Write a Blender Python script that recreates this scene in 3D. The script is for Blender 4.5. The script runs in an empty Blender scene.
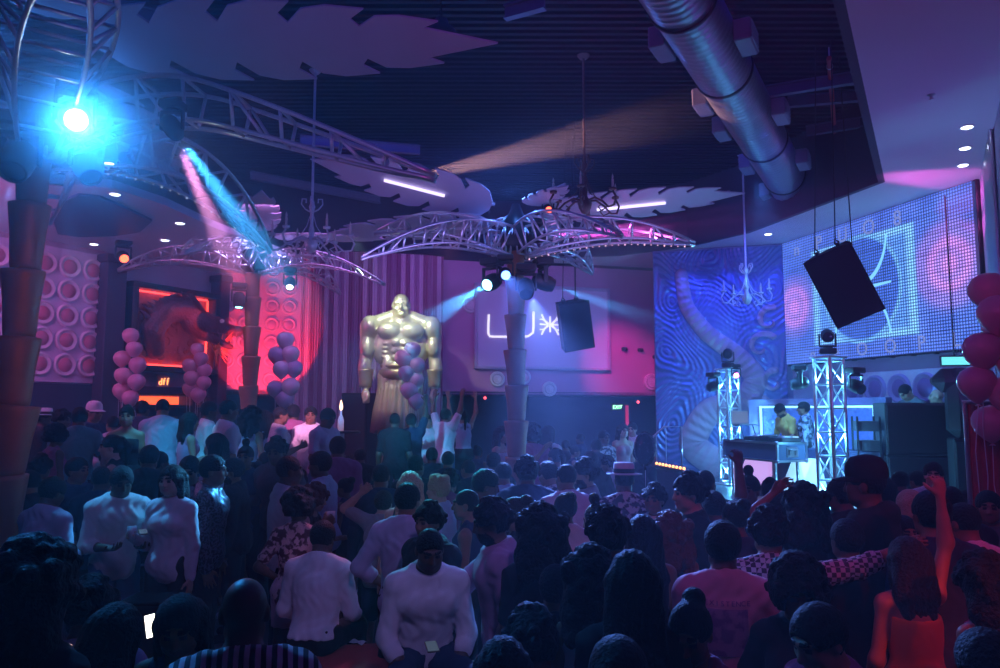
import bpy, math, random
import numpy as np
from mathutils import Vector, Matrix, noise as mnoise
PI = math.pi
rnd = random.Random(7)
SC = bpy.context.scene
COL = SC.collection
# ------------------------------------------------------------------ camera
F_PX, HOR, CAM_Z = 770.0, 410.0, 2.3
PITCH = math.atan((HOR - 334.0) / F_PX)
cam_d = bpy.data.cameras.new('camera'); cam = bpy.data.objects.new('camera', cam_d); COL.objects.link(cam)
cam_d.sensor_width = 36.0; cam_d.lens = 36.0 * F_PX / 1000.0; cam_d.clip_start = 0.05; cam_d.clip_end = 200
cam.location = (0, 0, CAM_Z); cam.rotation_euler = (PI / 2 + PITCH, 0, 0)
SC.camera = cam
def ray(px, py):
    u = (px - 500) / F_PX; v = (334 - py) / F_PX
    return Vector((u, math.cos(PITCH) - v * math.sin(PITCH), math.sin(PITCH) + v * math.cos(PITCH)))
def P(px, py, Y):                     # survey point: where the sight line reaches ground distance Y
    r = ray(px, py); t = Y / r.y
    return Vector((r.x * t, Y, CAM_Z + r.z * t))
def PZ(px, py, Z):                    # survey point at height Z
    r = ray(px, py); t = (Z - CAM_Z) / r.z
    return Vector((r.x * t, r.y * t, Z))
def PWALL(px, py, a, b):              # survey point on the vertical wall through plan points a, b
    r = ray(px, py); dx, dy = b[0] - a[0], b[1] - a[1]
    t = (a[0] * dy - a[1] * dx) / (r.x * dy - r.y * dx)
    return Vector((r.x * t, r.y * t, CAM_Z + r.z * t))
# ------------------------------------------------------------------ materials
MATS = {}
def srgb(c):
    return tuple((x / 12.92 if x <= .04045 else ((x + .055) / 1.055) ** 2.4) for x in c)
def mat(name, col, rough=.6, metal=0.0, emit=None, es=0.0, var=.12, scale=9.0, spec=.4, bump=0.0, col2=None, kind='noise', alpha=1.0, trans=0.0):
    """procedural principled material; colours are plain reflectances"""
    if name in MATS: return MATS[name]
    m = bpy.data.materials.new(name); m.use_nodes = True; nt = m.node_tree; b = nt.nodes['Principled BSDF']
    b.inputs['Roughness'].default_value = rough; b.inputs['Metallic'].default_value = metal
    b.inputs['Specular IOR Level'].default_value = spec
    if trans: b.inputs['Transmission Weight'].default_value = trans
    if alpha < 1: b.inputs['Alpha'].default_value = alpha
    tc = nt.nodes.new('ShaderNodeTexCoord')
    if kind == 'noise': tx = nt.nodes.new('ShaderNodeTexNoise'); tx.inputs['Detail'].default_value = 3
    elif kind == 'voronoi': tx = nt.nodes.new('ShaderNodeTexVoronoi')
    elif kind == 'wave': tx = nt.nodes.new('ShaderNodeTexWave'); tx.inputs['Distortion'].default_value = 1.0
    elif kind == 'check': tx = nt.nodes.new('ShaderNodeTexChecker')
    tx.inputs['Scale'].default_value = scale
    nt.links.new(tc.outputs['Object'], tx.inputs['Vector'])
    out = tx.outputs.get('Fac') or tx.outputs.get('Distance') or tx.outputs[0]
    if kind == 'voronoi': out = tx.outputs['Distance']
    mx = nt.nodes.new('ShaderNodeMix'); mx.data_type = 'RGBA'
    c2 = col2 if col2 else tuple(min(1, x * (1 + var)) for x in col); c1 = col if col2 else tuple(x * (1 - var) for x in col)
    mx.inputs[6].default_value = (*c1, 1); mx.inputs[7].default_value = (*c2, 1)
    if col2:
        rp = nt.nodes.new('ShaderNodeValToRGB'); rp.color_ramp.elements[0].position = .46; rp.color_ramp.elements[1].position = .54
        nt.links.new(out, rp.inputs[0]); nt.links.new(rp.outputs[0], mx.inputs[0])
    else: nt.links.new(out, mx.inputs[0])
    nt.links.new(mx.outputs[2], b.inputs['Base Color'])
    if bump:
        bp = nt.nodes.new('ShaderNodeBump'); bp.inputs['Strength'].default_value = bump; bp.inputs['Distance'].default_value = .02
        nt.links.new(out, bp.inputs['Height']); nt.links.new(bp.outputs[0], b.inputs['Normal'])
    if emit:
        b.inputs['Emission Color'].default_value = (*emit, 1); b.inputs['Emission Strength'].default_value = es
    MATS[name] = m
    return m
# ------------------------------------------------------------------ objects
def tag(o, label=None, cat=None, group=None, kind=None):
    if label: o['label'] = label
    if cat: o['category'] = cat
    if group: o['group'] = group
    if kind: o['kind'] = kind
    return o
def thing(name, label, cat, loc=(0, 0, 0), rz=0.0, group=None):
    o = bpy.data.objects.new(name, None); COL.objects.link(o)
    o.location = loc; o.rotation_euler = (0, 0, rz); o.empty_display_size = .1
    return tag(o, label, cat, group)
def copy_tree(o, parent=None):
    c = o.copy(); COL.objects.link(c); c.parent = parent
    for ch in list(o.children): copy_tree(ch, c)
    return c
def link(name, me, parent=None):
    o = bpy.data.objects.new(name, me); COL.objects.link(o)
    if parent is not None: o.parent = parent
    return o
def basis(d):
    d = Vector(d).normalized(); a = Vector((0, 0, 1)) if abs(d.z) < .9 else Vector((1, 0, 0))
    x = a.cross(d).normalized(); return x, d.cross(x).normalized(), d
class MB:
    def __init__(s): s.v = []; s.f = []; s.m = []; s.sm = []; s.mi = 0
    def add(s, vs, fs, smooth=False, T=None):
        b = len(s.v)
        s.v += [tuple(T @ Vector(p)) if T is not None else tuple(p) for p in vs]
        for f in fs: s.f.append([i + b for i in f]); s.m.append(s.mi); s.sm.append(smooth)
        return s
    def box(s, c, d, T=None, rz=0.0, bev=0.0):
        x, y, z = d[0] / 2, d[1] / 2, d[2] / 2
        if bev:
            b = min(bev, x * .9, y * .9, z * .9); vs = []
            # chamfered box: 24 corners
            fs = []
            idx = {}
            for sx in (-1, 1):
                for sy in (-1, 1):
                    for sz in (-1, 1):
                        for ax in range(3):
                            p = [sx * (x - b), sy * (y - b), sz * (z - b)]; p[ax] = (sx * x, sy * y, sz * z)[ax]
                            idx[(sx, sy, sz, ax)] = len(vs); vs.append(p)
            for ax in range(3):
                o1, o2 = (ax + 1) % 3, (ax + 2) % 3
                for sg in (-1, 1):
                    q = []
                    for a1, a2 in ((-1, -1), (1, -1), (1, 1), (-1, 1)):
                        k = [0, 0, 0]; k[ax] = sg; k[o1] = a1; k[o2] = a2; q.append(idx[(*k, ax)])
                    fs.append(q if sg > 0 else q[::-1])
                # edges along axis ax
                for a1 in (-1, 1):
                    for a2 in (-1, 1):
                        k0 = [0, 0, 0]; k0[ax] = -1; k0[o1] = a1; k0[o2] = a2
                        k1 = list(k0); k1[ax] = 1
                        q = [idx[(*k0, o1)], idx[(*k1, o1)], idx[(*k1, o2)], idx[(*k0, o2)]]
                        fs.append(q if a1 * a2 < 0 else q[::-1])
            for sx in (-1, 1):
                for sy in (-1, 1):
                    for sz in (-1, 1):
                        q = [idx[(sx, sy, sz, a)] for a in range(3)]
                        fs.append(q if sx * sy * sz > 0 else q[::-1])
        else:
            vs = [(-x, -y, -z), (x, -y, -z), (x, y, -z), (-x, y, -z), (-x, -y, z), (x, -y, z), (x, y, z), (-x, y, z)]
            fs = [(0, 3, 2, 1), (4, 5, 6, 7), (0, 1, 5, 4), (1, 2, 6, 5), (2, 3, 7, 6), (3, 0, 4, 7)]
        M = Matrix.Translation(Vector(c)) @ Matrix.Rotation(rz, 4, 'Z')
        return s.add(vs, fs, False, (T @ M) if T is not None else M)
    def cyl(s, a, b, r1, r2=None, n=12, caps=True, smooth=True):
        r2 = r1 if r2 is None else r2; a, b = Vector(a), Vector(b)
        x, y, d = basis(b - a); vs = []
        for p, r in ((a, r1), (b, r2)):
            for i in range(n):
                t = 2 * PI * i / n; vs.append(p + x * (r * math.cos(t)) + y * (r * math.sin(t)))
        fs = [(i, (i + 1) % n, n + (i + 1) % n, n + i) for i in range(n)]
        s.add(vs, fs, smooth)
        if caps: s.add(vs, [list(range(n))[::-1], list(range(n, 2 * n))], False)
        return s
    def tube(s, pts, r, n=8, closed=False):
        pts = [Vector(p) for p in pts]; N = len(pts); rs = r if isinstance(r, (list, tuple)) else [r] * N
        vs = []; fs = []; up = None
        for i, p in enumerate(pts):
            if closed: d = pts[(i + 1) % N] - pts[i - 1]
            else: d = pts[min(i + 1, N - 1)] - pts[max(i - 1, 0)]
            d.normalize()
            if up is None: x, y, _ = basis(d)
            else:
                x = (up - d * up.dot(d))
                x = x.normalized() if x.length > 1e-5 else basis(d)[0]
                y = d.cross(x)
            up = x
            for k in range(n):
                t = 2 * PI * k / n; vs.append(p + x * (rs[i] * math.cos(t)) + y * (rs[i] * math.sin(t)))
        for i in range(N if closed else N - 1):
            j = (i + 1) % N
            for k in range(n): fs.append((i * n + k, i * n + (k + 1) % n, j * n + (k + 1) % n, j * n + k))
        if not closed: fs += [tuple(range(n))[::-1], tuple(range((N - 1) * n, N * n))]
        return s.add(vs, fs, True)
    def lathe(s, prof, n=20, T=None, smooth=True, c=(0, 0, 0)):
        vs = []; fs = []; N = len(prof)
        for r, z in prof:
            for k in range(n):
                t = 2 * PI * k / n; vs.append((c[0] + r * math.cos(t), c[1] + r * math.sin(t), c[2] + z))
        for i in range(N - 1):
            for k in range(n): fs.append((i * n + k, i * n + (k + 1) % n, (i + 1) * n + (k + 1) % n, (i + 1) * n + k))
        return s.add(vs, fs, smooth, T)
    def ball(s, c, r, n=14, T=None):
        r = r if isinstance(r, (tuple, list)) else (r, r, r); m = n // 2 + 1; vs = []; fs = []
        for i in range(m + 1):
            ph = PI * i / m
            for k in range(n):
                t = 2 * PI * k / n
                vs.append((c[0] + r[0] * math.sin(ph) * math.cos(t), c[1] + r[1] * math.sin(ph) * math.sin(t), c[2] - r[2] * math.cos(ph)))
        for i in range(m):
            for k in range(n): fs.append((i * n + k, i * n + (k + 1) % n, (i + 1) * n + (k + 1) % n, (i + 1) * n + k))
        return s.add(vs, fs, True, T)
    def prism(s, poly, z0, z1, T=None):
        n = len(poly); vs = [(p[0], p[1], z0) for p in poly] + [(p[0], p[1], z1) for p in poly]
        ar = sum(poly[i][0] * poly[(i + 1) % n][1] - poly[(i + 1) % n][0] * poly[i][1] for i in range(n))
        o = list(range(n)) if ar > 0 else list(range(n))[::-1]
        fs = [[i for i in o[::-1]], [i + n for i in o]]
        for q in range(n):
            a, b = o[q], o[(q + 1) % n]; fs.append([a, b, b + n, a + n])
        return s.add(vs, fs, False, T)
    def wall(s, a, b, z0, z1, th=.12, side=1):
        """slab whose face runs from plan point a to b; thickness goes to the left of a->b times side"""
        a, b = Vector((a[0], a[1])), Vector((b[0], b[1])); d = (b - a).normalized(); nn = Vector((-d.y, d.x)) * side * th
        return s.prism([a, b, b + nn, a + nn], z0, z1)
    def build(s, name, ms, parent=None, loc=None):
        me = bpy.data.meshes.new(name); me.from_pydata([tuple(v) for v in s.v], [], s.f)
        for m in (ms if isinstance(ms, (list, tuple)) else [ms]): me.materials.append(m)
        me.polygons.foreach_set('material_index', s.m); me.polygons.foreach_set('use_smooth', s.sm)
        me.update(); o = link(name, me, parent)
        if loc is not None: o.location = loc
        return o
def struct(name, mb, m):
    o = mb.build(name, m); o['kind'] = 'structure'; return o
# ------------------------------------------------------------------ implicit surfaces (for bodies and sculpture)
class Fld:
    def __init__(s, lo, hi, h):
        s.lo = np.array(lo, np.float32); s.h = h
        s.n = np.ceil((np.array(hi) - s.lo) / h).astype(int) + 1
        s.v = np.full(s.n, 1.0, np.float32)
        s.ax = [s.lo[i] + h * np.arange(s.n[i], dtype=np.float32) for i in range(3)]
    def win(s, lo, hi):
        i0 = np.clip(np.floor((np.array(lo) - s.lo) / s.h).astype(int), 0, s.n - 1)
        i1 = np.clip(np.ceil((np.array(hi) - s.lo) / s.h).astype(int) + 1, 1, s.n)
        sl = tuple(slice(a, b) for a, b in zip(i0, i1))
        X = s.ax[0][sl[0]][:, None, None]; Y = s.ax[1][sl[1]][None, :, None]; Z = s.ax[2][sl[2]][None, None, :]
        return sl, X, Y, Z
    def mix(s, sl, d, k, sub=False):
        a = s.v[sl]
        if a.size == 0: return
        if sub:
            h = np.maximum(k - np.abs(a + d), 0) / k; s.v[sl] = np.maximum(a, -d) + h * h * k * .25
        else:
            h = np.maximum(k - np.abs(a - d), 0) / k; s.v[sl] = np.minimum(a, d) - h * h * k * .25
    def cone(s, a, b, r1, r2, k=.03, sq=None, sub=False):
        a = np.array(a, np.float32); b = np.array(b, np.float32); mr = max(r1, r2)
        if sq is not None: mr *= max(1, sq[1])
        m = mr + k + 3 * s.h; sl, X, Y, Z = s.win(np.minimum(a, b) - m, np.maximum(a, b) + m)
        px, py, pz = X - a[0], Y - a[1], Z - a[2]; ba = b - a; sc = 1.0
        if sq is not None:
            w = np.array(sq[0], np.float32); w = w / np.linalg.norm(w); g = 1 / sq[1] - 1; c = px * w[0] + py * w[1] + pz * w[2]
            px, py, pz = px + w[0] * c * g, py + w[1] * c * g, pz + w[2] * c * g
            ba = ba + w * float(ba @ w) * g; sc = min(1, sq[1])
        L = float(ba @ ba) + 1e-9
        t = np.clip((px * ba[0] + py * ba[1] + pz * ba[2]) / L, 0, 1)
        d = np.sqrt((px - t * ba[0]) ** 2 + (py - t * ba[1]) ** 2 + (pz - t * ba[2]) ** 2) - (r1 + t * (r2 - r1))
        s.mix(sl, (d * sc).astype(np.float32), k, sub)
    def ell(s, c, r, R=None, k=.03, sub=False):
        c = np.array(c, np.float32); r = np.array(r if hasattr(r, '__len__') else (r, r, r), np.float32); m = float(r.max()) + k + 3 * s.h
        sl, X, Y, Z = s.win(c - m, c + m); px, py, pz = X - c[0], Y - c[1], Z - c[2]
        if R is not None:
            R = np.array(R, np.float32)
            px, py, pz = (px * R[0][0] + py * R[0][1] + pz * R[0][2], px * R[1][0] + py * R[1][1] + pz * R[1][2], px * R[2][0] + py * R[2][1] + pz * R[2][2])
        k0 = np.sqrt((px / r[0]) ** 2 + (py / r[1]) ** 2 + (pz / r[2]) ** 2)
        k1 = np.sqrt((px / r[0] ** 2) ** 2 + (py / r[1] ** 2) ** 2 + (pz / r[2] ** 2) ** 2) + 1e-6
        s.mix(sl, (k0 * (k0 - 1) / k1).astype(np.float32), k, sub)
    def grid(s): return s.ax[0][:, None, None], s.ax[1][None, :, None], s.ax[2][None, None, :]
    def cut(s, p, n, k=.004):             # drop everything on the +n side of the plane
        X, Y, Z = s.grid(); n = np.array(n, np.float32); n = n / np.linalg.norm(n)
        d = (X - p[0]) * n[0] + (Y - p[1]) * n[1] + (Z - p[2]) * n[2]
        s.v = np.maximum(s.v, d.astype(np.float32))
    def ripple(s, amp, f, seed=0):
        X, Y, Z = s.grid(); q = seed * 1.7
        s.v = s.v + amp * (np.sin(X * f + 3 * np.sin(Z * f * .31 + q)) * np.sin(Y * f * .9 + q + 2 * np.sin(X * f * .27)) * np.sin(Z * f * .45 + q + 2 * np.sin(Y * f * .4))).astype(np.float32)
    def nets(s):
        v = s.v; ins = v < 0; n = s.n
        cnt = np.zeros(n - 1, np.int8)
        for dx in (0, 1):
            for dy in (0, 1):
                for dz in (0, 1): cnt += ins[dx:n[0] - 1 + dx, dy:n[1] - 1 + dy, dz:n[2] - 1 + dz]
        I, J, K = np.nonzero((cnt > 0) & (cnt < 8))
        pos = np.zeros((len(I), 3), np.float32); w = np.zeros(len(I), np.float32)
        for ax in range(3):
            for a in (0, 1):
                for b in (0, 1):
                    o = [0, 0, 0]; o[(ax + 1) % 3] = a; o[(ax + 2) % 3] = b; e = list(o); e[ax] = 1
                    v0 = v[I + o[0], J + o[1], K + o[2]]; v1 = v[I + e[0], J + e[1], K + e[2]]
                    c = (v0 < 0) != (v1 < 0); t = np.where(c, v0 / np.where(c, v0 - v1, 1), 0)
                    for q in range(3): pos[:, q] += np.where(c, o[q] + (t if q == ax else 0), 0)
                    w += c
        pos = s.lo + s.h * (np.stack([I, J, K], 1) + pos / np.maximum(w, 1)[:, None])
        idx = np.full(n - 1, -1, np.int32); idx[I, J, K] = np.arange(len(I)); Q = []
        for ax in range(3):
            o1, o2 = (ax + 1) % 3, (ax + 2) % 3
            a = [slice(None)] * 3; b = [slice(None)] * 3; a[ax] = slice(0, -1); b[ax] = slice(1, None)
            for q in (o1, o2): a[q] = slice(1, -1); b[q] = slice(1, -1)
            s0, s1 = ins[tuple(a)], ins[tuple(b)]; E = np.nonzero(s0 != s1)
            e = [E[0].copy(), E[1].copy(), E[2].copy()]; e[o1] += 1; e[o2] += 1
            fl = s0[E]
            def g(d1, d2):
                t = list(e); t[o1] = e[o1] + d1; t[o2] = e[o2] + d2; return idx[t[0], t[1], t[2]]
            q = np.stack([g(-1, -1), g(0, -1), g(0, 0), g(-1, 0)], 1)
            q[~fl] = q[~fl][:, ::-1]; Q.append(q)
        Q = np.concatenate(Q); Q = Q[(Q >= 0).all(1)]
        return pos, Q
def mesh_np(name, pos, Q, mats, mi=None):
    me = bpy.data.meshes.new(name); me.vertices.add(len(pos)); me.vertices.foreach_set('co', pos.astype(np.float32).ravel())
    me.loops.add(Q.size); me.loops.foreach_set('vertex_index', Q.astype(np.int32).ravel())
    me.polygons.add(len(Q)); me.polygons.foreach_set('loop_start', np.arange(0, Q.size, Q.shape[1], dtype=np.int32))
    for m in mats: me.materials.append(m)
    if mi is not None: me.polygons.foreach_set('material_index', mi.astype(np.int32))
    me.polygons.foreach_set('use_smooth', np.ones(len(Q), bool))
    me.update(calc_edges=True); me.validate(); return me
def spot(loc, to, col, watts, ang, blend=.3, r=.05):
    d = bpy.data.lights.new('spot', 'SPOT'); d.energy = watts; d.color = col; d.spot_size = math.radians(ang); d.spot_blend = blend; d.shadow_soft_size = r
    o = bpy.data.objects.new('spot', d); COL.objects.link(o); o.location = loc; o.rotation_euler = (Vector(to) - Vector(loc)).to_track_quat('-Z', 'Y').to_euler(); return o
def point(loc, col, watts, r=.1):
    d = bpy.data.lights.new('lamp', 'POINT'); d.energy = watts; d.color = col; d.shadow_soft_size = r
    o = bpy.data.objects.new('lamp', d); COL.objects.link(o); o.location = loc; return o
def area(loc, to, col, watts, sx, sy):
    d = bpy.data.lights.new('wash', 'AREA'); d.energy = watts; d.color = col; d.shape = 'RECTANGLE'; d.size = sx; d.size_y = sy
    o = bpy.data.objects.new('wash', d); COL.objects.link(o); o.location = loc; o.rotation_euler = (Vector(to) - Vector(loc)).to_track_quat('-Z', 'Y').to_euler(); return o
# ================================================================== palette
DK = mat('black_paint', (.018, .018, .022), .55, var=.3)
DK2 = mat('dark_powdercoat', (.03, .03, .035), .4, var=.2)
STEEL = mat('brushed_steel', (.62, .63, .66), .28, 1.0, var=.1, scale=30)
ALU = mat('aluminium_tube', (.80, .82, .85), .3, .85, var=.06, scale=20)
GALV = mat('galvanised_duct', (.36, .38, .44), .38, .7, var=.15, scale=6)
PAINT = mat('pale_plaster', (.70, .66, .72), .8, var=.05)
PINKW = mat('rose_paint', (.60, .30, .50), .75, var=.06, scale=3)
NAVY = mat('navy_wainscot', (.05, .05, .10), .6, var=.2)
DECK = mat('black_deck', (.010, .011, .018), .7, var=.3)
SOFF = mat('white_soffit', (.72, .70, .74), .75, var=.04, scale=2)
FLOORM = mat('dark_concrete', (.05, .05, .06), .3, var=.3, scale=2, bump=.1)
# ================================================================== plan of the room
L0, L1 = (-14.0, 3.87), (-6.40, 17.3)
B0, B1 = L1, (4.30, 20.27)
R0, R1 = (3.62, 18.0), (6.50, 17.1)
D0, D1 = R1, (7.87, 12.22)
W1 = (3.80, 5.0)
HS, HC, HL = 6.05, 7.6, 5.4
def wrz(a, b): return math.atan2(b[1] - a[1], b[0] - a[0])
RZL, RZB, RZR, RZD = wrz(L0, L1), wrz(B0, B1), wrz(R0, R1), wrz(D0, D1)
# floor and stages
m = MB(); m.prism([(-16, -4), (16, -4), (16, 24), (-16, 24)], -.1, 0); struct('floor', m, FLOORM)
VIP = [(-13.2, 6.2), (-6.6, 8.2), (-3.7, 9.3), (-2.6, 10.6), (-1.5, 13.0), (-.3, 14.4), (-.1, 18.9), (-6.45, 17.15), (-12.9, 5.9)]
m = MB(); m.prism(VIP, 0, .5); struct('floor', m, FLOORM)
STG = [(3.35, 14.9), (4.05, 12.35), (5.2, 11.75), (6.5, 12.3), (7.6, 12.7), (6.42, 16.9), (3.7, 17.8)]
m = MB(); m.prism(STG, 0, .8); struct('floor', m, mat('stage_deck', (.07, .07, .09), .5))
# walls
m = MB(); m.wall(L0, L1, .0, HC, .15, 1)
o = m.build('wall_left', mat('mauve_paint', (.42, .34, .46), .8, var=.05, scale=2)); o['kind'] = 'structure'
m = MB(); m.wall(*[(p[0] - .0 + .04 * .87, p[1] - .04 * .49) for p in (L0, L1)], HL + .12, HC, .03, 1); struct('trim_5', m, DECK)
m = MB(); m.wall(B0, B1, 2.68, 5.98, .15, 1); m.mi = 1; m.wall(B0, B1, 5.98, HC, .15, 1); o = m.build('wall_back', [PINKW, DECK]); o['kind'] = 'structure'
m = MB(); m.wall((-6.7, 18.8), (4.8, 21.9), 0, 2.7, .15, 1); m.prism([B0, B1, (4.8, 21.9), (-6.7, 18.8)], 2.66, 2.75); struct('wall_back', m, NAVY)
m = MB(); m.wall(R0, R1, 0, HC, .12, 1); m.wall((4.5, 21.9), (R0[0], R0[1]), 0, HC, .1, 1); struct('wall_corner', m, mat('blue_plaster', (.25, .27, .42), .6, var=.08))
m = MB(); m.wall(D0, D1, 0, HC, .15, 1); struct('wall_right', m, mat('violet_plaster', (.40, .36, .50), .7, var=.05))
m = MB(); m.wall(D1, W1, 0, HC, .15, 1)
m.mi = 1
for k in range(46):                                   # ribbed silver cladding on the pier beside the video wall
    t = k / 46 * 2.6; x = D1[0] - .492 * t; y = D1[1] - .871 * t
    m.cyl((x - .03, y + .02, .0), (x - .03, y + .02, HS), .022, n=6)
o = m.build('wall_right', [mat('violet_plaster', (.40, .36, .50)), mat('silver_rib', (.6, .62, .7), .3, .6)]); o['kind'] = 'structure'
# low dark cladding on the left wall and back curve
def off(a, b, d):
    t = wrz(a, b); return ((a[0] + math.sin(t) * d, a[1] - math.cos(t) * d), (b[0] + math.sin(t) * d, b[1] - math.cos(t) * d))
a, b = off(L0, L1, .05); m = MB(); m.wall(a, b, .0, 2.78, .05, 1); struct('baseboard_left', m, NAVY)
# ceiling: black deck over everything, pale soffit ring with an angular opening
m = MB(); m.prism([(-16, -4), (16, -4), (16, 24), (-16, 24)], HC, HC + .1)
for k in range(110):                                  # corrugation of the steel deck
    y = 2.0 + k * .17; m.box((0, y, HC - .03), (26, .07, .06))
struct('ceiling', m, DECK)
inner = [PZ(828, -90, HS), PZ(845, 0, HS), PZ(885, 182, HS), PZ(750, 233, HS), PZ(690, 247, HS), PZ(620, 256, HS), PZ(520, 260, HS), PZ(385, 261, HS), PZ(300, 258, HS), PZ(235, 250, HS)]
inner = [(p.x, p.y) for p in inner]
outer = [(9.5, 1.0), (9.6, 11.0), (8.2, 12.5), (6.9, 17.6), (4.6, 21.0), (0, 20.0), (-3, 18.8), (-6.5, 17.6)]
ring = [(9.5, .5)] + [(9.6, 11.0), (8.2, 12.5), (6.9, 17.6), (4.6, 21.0), (-6.8, 17.7)] + inner[::-1]
m = MB(); m.prism(ring, HS, HS + .12)
m2 = MB()
for i in range(len(inner) - 1):
    a, b = inner[i], inner[i + 1]; m2.wall(a, b, HS, HC, .1, 1)
struct('trim_1', m, SOFF); struct('trim_2', m2, mat('dark_fascia', (.05, .045, .07), .7))
# lower left soffit, its shaded recess painted as a dark lens-shaped sheet
HL = 5.4
le = [PZ(-160, 60, HL), PZ(-40, 150, HL), PZ(55, 183, HL), PZ(112, 188, HL), PZ(165, 205, HL), PZ(215, 228, HL), PZ(262, 246, HL), PZ(300, 262, HL)]
lp = [(p.x, p.y) for p in le] + [(-6.2, 17.9), (-15.2, 3.0), (-14, 2.5)]
m = MB(); m.prism(lp, HL, HL + .12)
m.mi = 1
for i in range(len(le) - 1): m.wall(le[i].to_2d(), le[i + 1].to_2d(), HL + .12, HL + .5, .08, 1)
o = m.build('trim_3', [SOFF, DECK]); o['kind'] = 'structure'
lens = [PZ(x, y, HL) for x, y in ((52, 214), (62, 200), (78, 193), (100, 195), (125, 206), (152, 219), (140, 230), (115, 234), (80, 235), (58, 232))]
m = MB(); m.prism([(p.x, p.y) for p in lens], HL - .04, HL + .01); struct('trim_4', m, mat('recess_shade_blue', (.05, .06, .16), .5))  # dark sheet stands in for the shade of a ceiling recess
# steel beams in the open ceiling
def beam(p, q, w=.1, h=.16):
    m = MB(); p, q = Vector(p), Vector(q); d = (q - p); r = math.atan2(d.y, d.x); c = (p + q) / 2
    for dz, ww, hh in ((0, .02, h), (h / 2, w, .02), (-h / 2, w, .02)): m.box((c.x, c.y, c.z + dz), (d.length, ww, hh), rz=r)
    return m
for px0, py0, px1, py1, Z in ((765, 92, 866, 76, 7.2), (788, 102, 868, 95, 7.3), (806, 131, 876, 120, 7.2), (804, 166, 880, 150, 7.1), (505, 13, 545, 2, 7.2), (120, 8, 330, 60, 7.3), (250, 175, 380, 200, 7.3), (300, 140, 420, 150, 7.35)):
    struct('ceiling', beam(PZ(px0, py0, Z), PZ(px1, py1, Z)), mat('blue_steel_beam', (.16, .17, .24), .45, .3))
# ================================================================== decorated wall panels
def wall_frame(a, b, px, py):
    p = PWALL(px, py, a, b); return p, wrz(a, b)
def disc_relief(m, cx, cz, r, y0, ringmat, innermat):
    """raised ring with a dished coloured centre, facing -y"""
    n = 20
    prof = [(r, 0), (r * .97, .05), (r * .86, .065), (r * .78, .04), (r * .62, .03)]
    pr2 = [(r * .62, .03), (r * .5, .055), (r * .25, .07), (0.001, .075)]
    T = Matrix.Translation((cx, y0, cz)) @ Matrix.Rotation(PI / 2, 4, 'X')
    m.mi = ringmat; m.lathe(prof, n, T); m.mi = innermat; m.lathe(pr2, n, T)
def disc_panel(name, label, a, b, pxa, pxb, z0, z1, pitch, r, mats, offy=.06, xs=1.0):
    pa, pb = PWALL(pxa, 400, a, b), PWALL(pxb, 400, a, b); W = (pb.to_2d() - pa.to_2d()).length
    t = thing(name, label, 'wall panel', (pa.x, pa.y, z0), wrz(a, b))
    m = MB(); m.box((W / 2, -offy / 2, (z1 - z0) / 2), (W, offy, z1 - z0), bev=.01); m.build('backing', mats[0], t)
    m = MB(); nx = max(1, int(W / (pitch * xs))); nz = max(1, int((z1 - z0) / pitch)); ox = (W - nx * pitch * xs) / 2; oz = (z1 - z0 - nz * pitch) / 2
    for i in range(nx):
        for j in range(nz): disc_relief(m, ox + (i + .5) * pitch * xs, oz + (j + .5) * pitch, r, -offy, 0, 1)
    m.build('disc_relief', [mats[1], mats[2]], t); return t
LILAC = mat('lilac_panel', (.66, .55, .74), .6, var=.05); LIL2 = mat('pale_ring', (.80, .70, .82), .5, var=.04); ROSE = mat('rose_disc', (.62, .22, .34), .5, var=.06)
disc_panel('disc_wall_panel', 'tall lilac wall panel of pink ringed discs behind the left palm trunk', L0, L1, 20, 97, 2.8, 5.3, .46, .215, (LILAC, LIL2, ROSE))
disc_panel('disc_wall_panel', 'washed-out disc panel left of the dragon between curtain and pillar', L0, L1, -70, 8, 2.8, 5.3, .46, .215, (LILAC, LIL2, ROSE))
for ch in ((216, 252, 'faint ringed wall panel left of the distant palm trunk, red glow along its middle'), (256, 300, 'faint ringed wall panel behind the balloon bunch, red glow on it')):
    disc_panel('disc_wall_panel', ch[2], B0, B1, ch[0], ch[1], 2.75, 5.75, .42, .17, (mat('mauve_panel', (.60, .42, .58), .7), mat('mauve_ring', (.66, .50, .64), .7), mat('mauve_disc', (.52, .34, .50), .7)), xs=.9)
aD, bD = off(D0, D1, .03)
disc_panel('disc_wall_panel', 'cyan-lit wall panel of big ringed discs under the video wall', aD, bD, 845, 945, 2.36, 3.02, .66, .27, (mat('white_disc_panel', (.78, .80, .84), .5), mat('violet_ring', (.45, .38, .62), .5), mat('plum_disc', (.30, .18, .42), .5)), xs=.9)
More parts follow.
